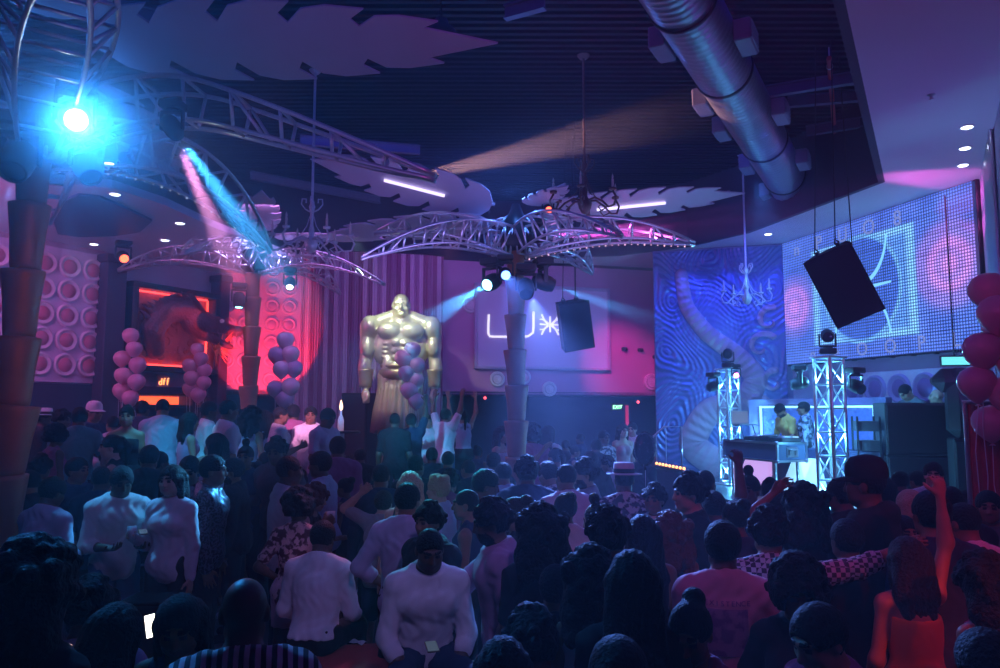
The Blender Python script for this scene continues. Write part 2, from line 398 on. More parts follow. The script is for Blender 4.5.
# ------------------------------------------------------------------ dragon/tentacle relief wall
def relief_wall():
    W = math.hypot(R1[0] - R0[0], R1[1] - R0[1]) - .14; H = 6.0; nx, nz = 190, 380
    U, Vv = np.meshgrid(np.linspace(0, W, nx), np.linspace(0, H, nz), indexing='ij')
    h = np.zeros_like(U); 
    for cx, cz, fr, am in ((.3, 4.9, 52, .022), (1.5, 5.6, 56, .02), (2.7, 5.0, 54, .018), (.2, 3.4, 50, .02), (2.6, 3.7, 46, .016), (.5, 1.9, 50, .02), (2.8, 2.2, 52, .018)):
        d = np.hypot(U - cx + .22 * np.sin(Vv * 3.3 + cx), (Vv - cz) * .9 + .24 * np.sin(U * 4.1 + cz)); w = np.exp(-(d / .95) ** 2)
        h += am * w * np.sin(d * fr)
    # big S-shaped tentacle that coils to and fro
    ts = np.linspace(0, 1, 260); kx = np.linspace(0, 1, 9); cu = np.interp(ts, kx, (.62, .70, 1.15, 1.80, 2.25, 1.95, 1.15, .70, 1.5)); cv = np.interp(ts, kx, (5.5, 4.7, 4.05, 3.55, 3.0, 2.45, 2.3, 1.5, .95)); kk = np.hanning(37); kk /= kk.sum(); cu = np.convolve(np.pad(cu, 18, 'edge'), kk, 'valid'); cv = np.convolve(np.pad(cv, 18, 'edge'), kk, 'valid'); rad = .14 + .20 * ts
    best = np.full_like(U, 9.0); along = np.zeros_like(U)
    for i, (a, b, r) in enumerate(zip(cu, cv, rad)):
        q = np.hypot(U - a, Vv - b) / r; k = q < best; best[k] = q[k]; along[k] = ts[i]
    # leafy scrolls beside it
    sc = np.full_like(U, 9.0)
    for cx, cz, r0 in ((2.35, 3.7, .34), (2.6, 2.9, .28), (2.2, 2.4, .24), (2.55, 4.3, .3), (2.75, 1.7, .25)):
        for t in np.linspace(0, 4.8, 60): sc = np.minimum(sc, np.hypot(U - cx - r0 * (1 - t / 6) * math.cos(t + cx * 3), Vv - cz - r0 * (1 - t / 6) * math.sin(t + cx * 3)) / (.075 * (1 - t / 7)))
    body = np.clip(1 - best ** 2, 0, 1) ** .5; h = np.where(best < 1, h * .2, h) + body * .10 + .012 * (best < 1) * np.sin(along * 230)
    s2 = np.clip(1 - sc ** 2, 0, 1) ** .5; h += s2 * .05
    pos = np.stack([U.ravel(), -.03 - h.ravel(), Vv.ravel()], 1)
    i = np.arange(nx - 1)[:, None] * nz + np.arange(nz - 1)[None, :]
    Q = np.stack([i, i + nz, i + nz + 1, i + 1], -1).reshape(-1, 4)
    bm = ((best < 1) | (sc < 1)); mi = bm[:-1, :-1].ravel().astype(np.int32)
    o = link('relief_mural', mesh_np('relief_mural', pos, Q, [mat('blue_lacquer_relief', (.17, .21, .52), .24, .45, var=.1), mat('tan_lacquer_relief', (.40, .27, .36), .4, .1, var=.15)], mi))
    o.location = (R0[0] + .02, R0[1] - .02, .0); o.rotation_euler = (0, 0, RZR)
    tag(o, 'tall blue carved mural of rippling waves and a coiling tentacle behind the disc jockey stage', 'wall relief')
relief_wall()
# ------------------------------------------------------------------ striped curtain behind the statue
def curtain(name, label, pts, z0, z1, mats, folds=60, amp=.035, stripe=.33):
    t = thing(name, label, 'curtain', (pts[0][0], pts[0][1], z0)); N = 400; vs = []; P0 = Vector((pts[0][0], pts[0][1]))
    L = [Vector(p) for p in pts]; seg = [(L[i + 1] - L[i]).length for i in range(len(L) - 1)]; tot = sum(seg); mi = []
    q = []
    for k in range(N):
        s = k / (N - 1) * tot; i = 0
        while i < len(seg) - 1 and s > seg[i]: s -= seg[i]; i += 1
        d = (L[i + 1] - L[i]).normalized(); p = L[i] + d * s + Vector((d.y, -d.x)) * amp * math.sin(k / N * folds * 2 * PI); q.append(p - P0)
    th = Vector((0, .03))
    for z in (0, z1 - z0):
        for p in q: vs.append((p.x, p.y, z))
    for z in (0, z1 - z0):
        for p in q: vs.append((p.x + th.x, p.y + th.y, z))
    fs = []; m = MB()
    for k in range(N - 1):
        a = int(k / N * tot / stripe * 3); mi.append((0, 1, 0, 2, 1, 2, 0, 2)[a % 8]); fs.append((k, k + 1, N + k + 1, N + k))
    m.add(vs, fs + [(2 * N + k + 1, 2 * N + k, 3 * N + k, 3 * N + k + 1) for k in range(N - 1)], True); m.m = mi + [1] * (N - 1)
    m.build('curtain_cloth', mats, t)
    r = MB(); r.tube([(p.x, p.y + .05, z1 - z0 + .02) for p in q[::20]] + [(q[-1].x, q[-1].y + .05, z1 - z0 + .02)], .03); r.build('curtain_rail', DK2, t)
cp = [P(293, 400, 17.75), P(330, 400, 17.75), P(380, 400, 17.9), P(430, 400, 18.25), P(443, 400, 18.45)]
curtain('striped_curtain', 'floor-length mauve and rose striped curtain behind the giant statue', [(p.x, p.y) for p in cp], .5, 6.0,
        [mat('pale_rose_cloth', (.72, .60, .70), .9), mat('mauve_cloth', (.46, .26, .42), .9), mat('wine_cloth', (.36, .12, .26), .9)])
# ------------------------------------------------------------------ white round wall medallions
def medallion(px, py, a, b, r, label):
    p = PWALL(px, py, a, b); t = thing('wall_medallion', label, 'wall medallion', p, wrz(a, b), 'round wall medallions')
    m = MB(); T = Matrix.Rotation(PI / 2, 4, 'X'); m.lathe([(r, 0), (r, .05), (r * .9, .07), (r * .8, .05), (r * .4, .06), (.001, .08)], 24, T); m.build('disc', mat('white_plaster', (.8, .78, .8), .5), t)
    m = MB(); m.lathe([(r * .72, .05), (r * .68, .085), (r * .6, .085), (r * .56, .05)], 24, T); m.build('ring', mat('grey_plaster', (.6, .6, .64), .5), t)
medallion(497, 379, B0, B1, .19, 'white round wall medallion left of the centre palm trunk')
medallion(523, 377, B0, B1, .19, 'white round wall medallion just right of the centre palm trunk')
medallion(549, 389, B0, B1, .19, 'small white round wall medallion under the right part of the logo screen')
medallion(470, 305, B0, B1, .2, 'faint white wall medallion at the left edge of the logo screen')
medallion(651, 382, B0, B1, .22, 'white round wall medallion cut by the edge of the blue mural')
# ------------------------------------------------------------------ logo screen
def em(name, col, s, base=(.02, .02, .02)): return mat(name, base, .5, emit=col, es=s, var=.05)
def logo_star(m, cx, cz, s, y, r):
    for sx in (-1, 1):
        for sz in (-1, 1):
            m.tube([(cx + sx * s * (.12 + .75 * t), y, cz + sz * s * (.10 + .9 * t ** 1.9)) for t in [k / 8 for k in range(9)]], r, 6)
            m.tube([(cx + sx * s * (.10 + .95 * t), y, cz + sz * s * (.08 + .42 * math.sin(t * 1.9))) for t in [k / 6 for k in range(7)]], r * .8, 6)
        m.tube([(cx + sx * s * .1, y, cz), (cx + sx * s * 1.05, y, cz + .02 * s)], r, 6)
    m.tube([(cx, y, cz - s * .75), (cx, y, cz + s * .8)], r, 6); m.ball((cx, y, cz), s * .16, 10)
def logo_screen():
    a, b = PWALL(473.5, 369, B0, B1), PWALL(609.5, 369, B0, B1); W = (b.to_2d() - a.to_2d()).length; z0 = a.z; H = PWALL(473.5, 283, B0, B1).z - z0
    t = thing('projection_screen', 'wide pale projection screen with a glowing thin-line logo on the rose back wall', 'screen', (a.x, a.y, z0), RZB)
    m = MB(); m.box((W / 2, -.05, H / 2), (W - .1, .04, H - .1)); m.build('screen_surface', mat('projection_lilac', (.5, .45, .6), .8, emit=(.20, .13, .60), es=.26, var=.06), t)
    m = MB()
    for c, d in (((W / 2, -.06, .04), (W, .1, .08)), ((W / 2, -.06, H - .04), (W, .1, .08)), ((.04, -.06, H / 2), (.08, .1, H)), ((W - .04, -.06, H / 2), (.08, .1, H))): m.box(c, d, bev=.01)
    m.build('frame', mat('lilac_frame', (.55, .50, .66), .5), t)
    def q(px, py): p = PWALL(px, py, B0, B1); return ((p.to_2d() - a.to_2d()).length, -.085, p.z - z0)
    lm = em('logo_glow', (.80, .74, 1.0), 1.6)
    m = MB(); m.tube([q(488, 315), q(487.5, 325), q(487.5, 334), q(489, 336.5), q(493, 337), q(507, 337)], .028, 6); m.build('letter_l', lm, t)
    m = MB(); m.tube([q(509, 314), q(509, 330), q(511, 335), q(517, 337), q(527, 336.5), q(532, 333), q(532.5, 328), q(532.5, 312)], .028, 6); m.build('letter_u', lm, t)
    c = q(549, 325); m = MB(); logo_star(m, c[0], c[2], .26, -.085, .02); m.build('star_letter', lm, t)
    m = MB(); m.tube([q(566, 311), q(576, 323), q(587, 309)], .028, 6); m.tube([q(576, 323), q(576, 337)], .028, 6); m.build('letter_y', lm, t)
logo_screen()
# ------------------------------------------------------------------ video wall
LEDW, LEDH, LEDZ = 4.98, 2.72, 3.30
def led_material():
    m = bpy.data.materials.new('led_video'); m.use_nodes = True; nt = m.node_tree; b = nt.nodes['Principled BSDF']; N = nt.nodes; K = nt.links
    b.inputs['Base Color'].default_value = (.012, .012, .016, 1); b.inputs['Roughness'].default_value = .4
    tc = N.new('ShaderNodeTexCoord'); sp = N.new('ShaderNodeSeparateXYZ'); K.new(tc.outputs['Object'], sp.inputs[0])
    def M(op, x, y=None, c=None):
        n = N.new('ShaderNodeMath'); n.operation = op
        for i, v in enumerate((x, y, c)):
            if v is None: continue
            if isinstance(v, (int, float)): n.inputs[i].default_value = v
            else: K.new(v, n.inputs[i])
        return n.outputs[0]
    u, v = sp.outputs[0], sp.outputs[2]
    def sstep(x, e0, e1):
        n = N.new('ShaderNodeMapRange'); n.interpolation_type = 'SMOOTHSTEP'; K.new(x, n.inputs[0]); n.inputs[1].default_value = e0; n.inputs[2].default_value = e1; return n.outputs[0]
    def dist(cx, cv): return M('SQRT', M('ADD', M('POWER', M('SUBTRACT', u, cx), 2.0), M('POWER', M('SUBTRACT', v, cv), 2.0)))
    def mixc(f, A, Bc):
        n = N.new('ShaderNodeMix'); n.data_type = 'RGBA'; K.new(f, n.inputs[0])
        for i, q in ((6, A), (7, Bc)):
            if isinstance(q, tuple): n.inputs[i].default_value = (*q, 1)
            else: K.new(q, n.inputs[i])
        return n.outputs[2]
    nz = N.new('ShaderNodeTexNoise'); nz.inputs['Scale'].default_value = 2.2; nz.inputs['Detail'].default_value = 4; K.new(tc.outputs['Object'], nz.inputs[0])
    base = mixc(nz.outputs[0], (.03, .08, .50), (.12, .24, .95))
    # two magenta swirls
    for cx, cv, r in ((.35, 1.25, .8), (4.45, 1.45, .95)):
        d = dist(cx, cv); g = M('MULTIPLY', sstep(d, r, r * .25), M('ADD', .62, M('MULTIPLY', .16, M('SINE', M('MULTIPLY', d, 20.0)))))
        base = mixc(g, base, (.72, .28, .95))
    # bright square plate and dark disc
    sq = M('MAXIMUM', M('ABSOLUTE', M('SUBTRACT', u, 2.35)), M('MULTIPLY', M('ABSOLUTE', M('SUBTRACT', v, 1.34)), 1.38))
    base = mixc(sstep(sq, 1.44, 1.30), base, (.10, .28, .88))
    base = mixc(M('MULTIPLY', sstep(sq, 1.10, 1.30), sstep(sq, 1.44, 1.30)), base, (.20, .52, 1.0))
    dd = dist(2.35, 1.34); base = mixc(sstep(dd, 1.09, 1.03), base, (.05, .13, .62))
    base = mixc(M('MULTIPLY', sstep(dd, .95, 1.02), sstep(dd, 1.09, 1.04)), base, (.14, .40, .9))
    # diode grid and cabinet seams
    pt = .056
    fu = M('SUBTRACT', M('FRACT', M('DIVIDE', u, pt)), .5); fv = M('SUBTRACT', M('FRACT', M('DIVIDE', v, pt)), .5)
    r = M('SQRT', M('ADD', M('POWER', fu, 2.0), M('POWER', fv, 2.0))); dot = M('ADD', .30, M('MULTIPLY', 1.2, sstep(r, .44, .22)))
    su = sstep(M('ABSOLUTE', M('SUBTRACT', M('FRACT', M('DIVIDE', u, .498)), .5)), .495, .47); sv = sstep(M('ABSOLUTE', M('SUBTRACT', M('FRACT', M('DIVIDE', v, .34)), .5)), .495, .46)
    st = M('MULTIPLY', dot, M('ADD', .6, M('MULTIPLY', .4, M('MULTIPLY', su, sv))))
    K.new(base, b.inputs['Emission Color']); K.new(M('MULTIPLY', st, 1.8), b.inputs['Emission Strength'])
    return m
def video_wall():
    t = thing('video_wall', 'huge tilted-looking dotted video wall glowing blue with a cyan square and round emblem', 'screen', (D0[0], D0[1], LEDZ), RZD)
    m = MB(); m.box((LEDW / 2, -.12, LEDH / 2), (LEDW, .06, LEDH)); m.build('led_face', led_material(), t)
    m = MB()
    for k in range(11): m.box((LEDW * k / 10, -.05, LEDH / 2), (.05, .08, LEDH + .08))
    for k in range(9): m.box((LEDW / 2, -.05, LEDH * k / 8), (LEDW + .06, .07, .05))
    m.build('frame', DK2, t)
    g = em('led_emblem_glow', (.20, .60, 1.0), 1.6)
    m = MB()
    for sx in (-1, 1):
        for sz in (-1, 1): m.tube([(2.35 + sx * (.12 + .62 * math.sin(q)), -.155, 1.34 + sz * (.10 + .80 * (1 - math.cos(q)) + .08 * q)) for q in [k * 1.45 / 10 for k in range(11)]], [.045 - .003 * k for k in range(11)], 6)
        m.tube([(2.35 + sx * .12, -.155, 1.34), (2.35 + sx * .80, -.155, 1.34 + .02 * sx)], [.04, .02], 6)
    m.ball((2.35, -.155, 1.34), .12, 10); m.build('emblem', g, t)
    for s, x0, z0, sz in (('nPUO8', .5, 2.36, .40), ('neOOPL', .9, .05, .36)):
        for k, ch in enumerate(s):
            cu = bpy.data.curves.new('glyph', 'FONT'); cu.body = ch; cu.size = sz; cu.extrude = .004; cu.align_x = 'CENTER'
            ob = bpy.data.objects.new('glyph', cu); COL.objects.link(ob); dg = bpy.context.evaluated_depsgraph_get()
            me = bpy.data.meshes.new_from_object(ob.evaluated_get(dg)); COL.objects.unlink(ob); bpy.data.objects.remove(ob)
            me.materials.clear(); me.materials.append(em('led_glyph_glow', (.30, .40, 1.0), .8))
            o = link('screen_letter', me, t); o.location = (x0 + k * .72, -.158, z0); o.rotation_euler = (PI / 2, 0, 0)
video_wall()
# ================================================================== lights as fixtures
LENS_OFF = mat('dark_glass_lens', (.05, .06, .09), .08, spec=.8)
LENS = {k: em('lit_lens_' + k, c, s) for k, c, s in (('cyan', (.25, .80, 1), 14), ('white', (.75, .9, 1), 18), ('warm', (1, .72, .55), 10), ('magenta', (1, .25, .8), 10), ('red', (1, .10, .04), 7), ('blue', (.12, .25, 1), 8), ('pale', (.62, .70, 1), 9))}
def moving_head(loc, to, lens, label, hang=True, s=1.0, group=None):
    t = thing('moving_head_light', label, 'stage light', loc, 0, group)
    d = (Vector(to) - Vector(loc)).normalized(); az = math.atan2(d.y, d.x); sg = 1 if hang else -1
    R = Matrix.Rotation(az, 4, 'Z')
    m = MB(); m.box((0, 0, sg * .30 * s), (.26 * s, .30 * s, .11 * s), T=R, bev=.02 * s); m.cyl((0, 0, sg * .22 * s), (0, 0, sg * .26 * s), .09 * s); m.build('base', DK2, t)
    m = MB()
    for q in (-1, 1): m.box((0, q * .145 * s, sg * .08 * s), (.07 * s, .03 * s, .24 * s), T=R, bev=.01 * s)
    m.box((0, 0, sg * .205 * s), (.08 * s, .31 * s, .035 * s), T=R, bev=.01 * s); m.build('yoke', DK2, t)
    x, y, z = basis(d); M = Matrix((x, y, z)).transposed().to_4x4()
    m = MB(); m.lathe([(.001, -.17 * s), (.08 * s, -.16 * s), (.115 * s, -.10 * s), (.125 * s, 0), (.118 * s, .10 * s), (.10 * s, .15 * s), (.10 * s, .17 * s), (.085 * s, .17 * s), (.085 * s, .15 * s)], 18, M); h = m.build('lamp_head', DK2, t)
    m = MB(); m.lathe([(.085 * s, .150 * s), (.05 * s, .162 * s), (.001, .166 * s)], 16, M); m.build('lens', LENS[lens] if lens else LENS_OFF, h)
    return t
def downlight(px, py, Z, label, lens='white', r=.07):
    p = PZ(px, py, Z); t = thing('downlight', label, 'ceiling light', p, 0, 'small recessed ceiling lights')
    m = MB(); m.lathe([(r, -.005), (r * 1.35, -.012), (r * 1.4, 0), (r * 1.4, .02)], 18); m.build('trim_ring', SOFF, t)
    m = MB(); m.lathe([(r, -.012), (r * .6, -.022), (.001, -.026)], 16); m.build('lens', LENS[lens], t); return p
for px, py, z, lab in ((967, 127, HS, 'topmost of the row of small lights in the violet soffit at right'), (965, 148, HS, 'middle one of the row of small lights in the violet soffit at right'), (963, 165, HS, 'lowest of the row of small lights in the violet soffit at right'),
                       (768, 234, HS, 'small recessed light in the soffit above the silver chandelier on the right'), (764, 247, HS, 'small recessed light close to the top of the blue mural, right of the chandelier rod'), (722, 251, HS, 'small recessed light over the middle of the blue mural'),
                       (115, 194, HL, 'small bright recessed light above the dark painted recess at left'), (180, 223, HL, 'small recessed light in the soffit right of the dark painted recess'), (165, 240, HL, 'small recessed light under the right tip of the dark painted recess'), (94, 244, HL, 'small recessed light over the disc panel beside the left trunk')):
    downlight(px, py, z, lab, 'pale')
# ================================================================== metal palms
TRUNK = mat('copper_trunk', (.44, .20, .12), .45, .3, var=.25, scale=5)
LEAFM = mat('pale_leaf_panel', (.62, .58, .68), .55, var=.1, scale=3)
BULB = em('fairy_bulb', (1, .55, .75), 1.6); BULB2 = em('fairy_bulb_blue', (.6, .7, 1), .9)
TUBE = em('led_tube', (.66, .55, 1), 2.4)
def frond_mesh(L, W, H, rise, droop, n=8, r=.021, q=(1.25, 2.2)):
    q_ = q
    def ctr(t): return (L * t, rise * math.sin(min(1, t * q_[0]) * PI * .5) - droop * t ** q_[1])
    def w(t): return W * max(.06, math.sin(PI * (.16 + .84 * t)) ** .8) if t < .999 else W * .05
    def h(t): return H * max(.10, (1 - t) ** .6)
    m = MB(); N = 24; T = [k / N for k in range(N + 1)]
    for sy in (-1, 1):
        m.tube([(ctr(t)[0], sy * w(t), ctr(t)[1]) for t in T], r, 6)
        m.tube([(ctr(t)[0], sy * w(t) * .55, ctr(t)[1] - h(t)) for t in T], r, 6)
    for k in range(n):
        t = k / n; x, z = ctr(t); q = (k + .62) / n; x2, z2 = ctr(q)
        m.tube([(x, -w(t), z), (x, w(t), z)], r * .8, 5); m.tube([(x, -w(t) * .55, z - h(t)), (x, w(t) * .55, z - h(t))], r * .7, 5)
        for sy in (-1, 1):
            if k % 2 == 0: m.tube([(x, sy * w(t), z), (x2, sy * w(q) * .55, z2 - h(q))], r * .8, 5)
            m.tube([(x, sy * w(t), z), (x, sy * w(t) * .55, z - h(t))], r * .8, 5)
    b = MB()
    b.tube([(ctr((k + .5) / 26)[0], w((k + .5) / 26) * .55, ctr((k + .5) / 26)[1] - h((k + .5) / 26) - .03) for k in range(26)], .005, 4)
    b.mi = 1
    for k in range(26):
        t = (k + .5) / 26; x, z = ctr(t); b.ball((x, w(t) * .55, z - h(t) - .03), .010 + .004 * (k % 3 == 0), 6)
    return m, b
def leaf_mesh(L, W, n=5, th=.02):
    def w(t): return W * (math.sin(PI * min(1, .10 + t * .9)) ** .62) * (1 - .25 * t)
    side = []
    for k in range(n):
        t0, t1 = k / n * .80 + .05, (k + 1) / n * .80 + .05; d = t1 - t0
        side += [(t0, w(t0) * (.50 if k else .3)), (t0 + .25 * d, w(t0 + .25 * d) * .86), (t0 + .6 * d, w(t0 + .6 * d)), (t1 + .02, w(t1) * 1.0)]
        side += [(t1 - .10 * d, w(t1) * .72)]
    pts = [(t * L, y) for t, y in side] + [(L, 0)] + [(t * L, -y) for t, y in side[::-1]]
    m = MB(); m.prism(pts, 0, th); m.box((L * .48, 0, th + .03), (L * .9, .04, .04)); return m
def palm(loc, zc, label, fronds, leaves, tubes=(), seed=1, tip=0.0):
    t = thing('metal_palm_tree', label, 'palm sculpture', loc); R = random.Random(seed); nseg = int(round((zc - .15) / .55)); sh = (zc - .15) / nseg; lx = 0
    for k in range(nseg):
        sc = 1.12 - .26 * k / nseg; a = R.uniform(-.045, .045); b = R.uniform(-.045, .045)
        m = MB(); m.lathe([(.001, 0), (.125 * sc, 0), (.135 * sc, .1 * sh), (.150 * sc, .55 * sh), (.178 * sc, .93 * sh), (.182 * sc, 1.0 * sh), (.165 * sc, 1.01 * sh), (.12 * sc, .9 * sh), (.001, .88 * sh)], 18, Matrix.Translation((0, 0, k * sh)) @ Matrix.Rotation(a, 4, 'X') @ Matrix.Rotation(b, 4, 'Y'))
        m.build('trunk_segment', TRUNK, t)
    t.rotation_euler = (0, tip, 0)
    m = MB(); m.lathe([(.001, zc - .25), (.16, zc - .25), (.24, zc - .16), (.24, zc + .22), (.12, zc + .34), (.06, zc + .5), (.001, zc + .5)], 16); m.build('crown_hub', DK2, t)
    for az, L, W, H, rise, droop, bl in fronds:
        fm, bm_ = frond_mesh(L, W, H, rise, droop, q=(2.2, 1.3) if rise == .55 else (1.25, 2.2)); f = fm.build('truss_frond', ALU, t); f.location = (.15 * math.cos(az), .15 * math.sin(az), zc + .1); f.rotation_euler = (0, 0, az)
        if bl: bm_.build('bulb_string', [DK2, bl], f)
    for az, L, W, z, tilt, roll, n in leaves:
        f = leaf_mesh(L, W, n).build('leaf_panel', LEAFM, t); f.location = (.25 * math.cos(az), .25 * math.sin(az), zc + z); f.rotation_euler = (Matrix.Rotation(az, 4, 'Z') @ Matrix.Rotation(-tilt, 4, 'Y') @ Matrix.Rotation(roll, 4, 'X')).to_euler()
        if (az, L) in tubes:
            m = MB(); m.cyl((L * .30, 0, -.03), (L * .62, 0, -.03), .022, n=8); m.build('led_tube', TUBE, f)
    return t
def azi(c, px, py, Y): p = P(px, py, Y); return math.atan2(p.y - c.y, p.x - c.x), math.hypot(p.x - c.x, p.y - c.y)
rad = math.radians
# near left palm
cA = P(22, 130, 6.6); cA.z = 0; ZA = 4.82
a1, l1 = azi(cA, 420, 165, 6.15); 
palm(cA, ZA, 'copper trunked metal palm nearest the left edge, crown hung with stage lights',
     [(a1, l1 - .15, .20, .44, .55, 1.15, None), (rad(172), 2.4, .34, .5, .5, .2, None), (rad(62), 2.7, .38, .45, .35, 1.0, BULB2), (rad(-56), 2.9, .40, .42, .40, .35, None), (rad(118), 2.6, .36, .5, .4, .8, None)],
     [(rad(-3), 3.8, .54, .76, .0, -.30, 5), (rad(200), 3.4, .6, .7, .1, 0, 5), (rad(-60), 3.4, .6, .8, .1, 0, 5), (rad(95), 3.4, .6, .6, .0, 0, 5)], seed=3, tip=.03)
cB = P(516, 240, 11.6); cB.z = 0; ZB = 4.95
palm(cB, ZB, 'copper trunked metal palm standing in the middle of the dance floor before the logo screen',
     [(rad(176), 2.05, .42, .40, .30, .30, None), (rad(205), 2.25, .34, .42, .10, .72, None), (rad(-4), 2.55, .36, .42, .22, .46, BULB), (rad(-48), 1.9, .34, .40, .2, .62, None), (rad(95), 2.3, .36, .4, .3, .5, None), (rad(55), 2.3, .36, .4, .3, .6, None)],
     [(rad(192), 2.9, .62, .42, .20, .32, 5), (rad(2), 3.35, .46, .34, .11, -.34, 6), (rad(-50), .9, .30, .42, .12, 0, 4), (rad(166), 2.9, .5, .22, .0, .2, 5), (rad(80), 2.8, .6, .4, .05, 0, 5)],
     tubes={(rad(192), 2.9), (rad(2), 3.35)}, seed=5)
cC = P(253, 290, 14.6); cC.z = .5; ZC = 4.65
palm(cC, ZC, 'distant metal palm rising from the raised lounge in front of the red lit panels',
     [(rad(-8), 2.45, .32, .35, .2, .8, None), (rad(178), 2.5, .34, .35, .3, .55, None), (rad(-100), 2.2, .3, .35, .3, .7, None), (rad(60), 2.3, .3, .35, .3, .7, None)],
     [(rad(160), 2.6, .5, .5, .05, 0, 5), (rad(20), 2.4, .45, .5, .05, 0, 5), (rad(-70), 2.2, .45, .5, .1, 0, 5)], seed=9)
# ------------------------------------------------------------------ stage lights hung on the palms and trusses
HEADS = [((75, 118, 6.1), (160, 260, 2.5), 'white', 'dazzling cyan-white stage light facing the camera under the left palm crown', 1.0),
         ((18, 160, 6.3), (-60, 330, 5), None, 'dark unlit stage light hanging left of the near palm trunk', 1.1),
         ((86, 166, 6.7), (160, 330, 6), None, 'dark unlit stage light hanging right of the near palm trunk', .95),
         ((172, 127, 6.0), (280, 300, 8.6), 'white', 'stage light throwing the cyan and pink beam under the long left truss', .6),
         ((108, 152, 7.0), (108, 420, 7.0), 'pale', 'small round downward stage light right of the near palm trunk', .7),
         ((386, 184, 12.5), (790, 90, 10.0), 'warm', 'stage light sending the warm beam to the right under the ceiling', .7),
         ((537, 237, 11.35), (850, 215, 12), 'magenta', 'magenta stage light on the right side of the centre palm crown', .75),
         ((543, 282, 11.3), (720, 345, 12), 'cyan', 'cyan stage light on the right under the centre palm crown', 1.0),
         ((492, 282, 11.3), (380, 350, 9), 'cyan', 'cyan stage light on the left under the centre palm crown', 1.0),
         ((505, 274, 11.2), (550, 340, 7), 'blue', 'blue stage light facing out from the front of the centre palm crown', .8),
         ((526, 288, 11.2), (540, 440, 9), None, 'unlit black stage light low on the front of the centre palm crown', 1.0),
         ((548, 209, 11.4), (640, 330, 6), 'red', 'small red-lensed stage light on top of the centre palm crown', .6),
         ((239, 300, 14.3), (236, 420, 14.0), 'cyan', 'small cyan stage light left of the distant palm trunk', .9),
         ((290, 283, 14.3), (280, 420, 12), 'pale', 'stage light at the right of the distant palm crown', .8),
         ((123, 257, 14.0), (215, 380, 9), 'red', 'red-orange floodlight high beside the dragon niche', .9),
         ((178, 34, 7.2), (300, 300, 12), None, 'black unlit stage light on top of the long left truss', 1.0)]
for a, b, l, lab, s in HEADS: moving_head(P(*a), P(*b), l, lab, True, s)
# ------------------------------------------------------------------ chandeliers
IRON = mat('wrought_iron', (.20, .13, .11), .4, .3, var=.2); SILV = mat('silvered_iron', (.7, .72, .76), .3, .3)
WAXM = mat('ivory_candle_sleeve', (.75, .68, .6), .5)
def chandelier(p, w, label, m_, narm=6, rot=0.0, lit=None):
    t = thing('chandelier', label, 'chandelier', p, rot); r = w / 2
    m = MB(); m.lathe([(.001, -.02), (.05, 0), (.09, .07), (.10, .13), (.06, .20), (.035, .26), (.045, .34), (.025, .42), (.03, .62), (.05, .70), (.02, .78), (.001, .8)], 14); m.build('stem', m_, t)
    m = MB(); m.cyl((0, 0, .75), (0, 0, HC - p[2]), .02, n=8); m.lathe([(.1, HC - p[2] - .05), (.06, HC - p[2] - .1), (.001, HC - p[2] - .1)], 12); m.build('hanging_rod', m_, t)
    m = MB()
    for k in range(4):
        a = k * PI / 2
        m.tube([(math.cos(a) * q, math.sin(a) * q, z) for q, z in ((.03, .62), (.10, .66), (.16, .74), (.15, .82), (.09, .82), (.09, .76))], .012, 6)
        m.tube([(math.cos(a) * q, math.sin(a) * q, z) for q, z in ((.03, .55), (.07, .4), (.16, .26), (.26, .2))], .009, 6)
    m.build('top_scroll', m_, t)
    for k in range(narm):
        a = 2 * PI * k / narm; c, s = math.cos(a), math.sin(a)
        pr = [(.05, .18), (.18 * r / .5, .20), (.32 * r / .5, .12), (.42 * r / .5, .02), (.52 * r / .5, .03), (.56 * r / .5, .14), (.50 * r / .5, .24)]
        m = MB(); m.tube([(c * q, s * q, z) for q, z in pr], .016, 6); m.tube([(c * q, s * q, z) for q, z in ((.40 * r / .5, .03), (.30 * r / .5, -.02), (.24 * r / .5, .05), (.30 * r / .5, .08))], .011, 6)
        m.lathe([(.001, .24), (.05, .25), (.055, .28), (.03, .28), (.001, .28)], 10, c=(c * .50 * r / .5, s * .50 * r / .5, 0)); o = m.build('arm', m_, t)
        m = MB(); m.lathe([(.018, .28), (.018, .40), (.012, .41), (.016, .44), (.001, .49)], 8, c=(c * .50 * r / .5, s * .50 * r / .5, 0)); m.build('candle', WAXM, o)
    return t
chandelier(P(585, 213, 11.0), .98, 'dark wrought iron chandelier hanging near the centre palm crown', IRON, 6, .3)
chandelier(P(311, 252, 11.5), 1.16, 'silvery chandelier hanging between the two left palms', SILV, 6, .1)
chandelier(P(747, 304, 15.5), .92, 'pale chandelier hanging before the blue mural', SILV, 5, .6)
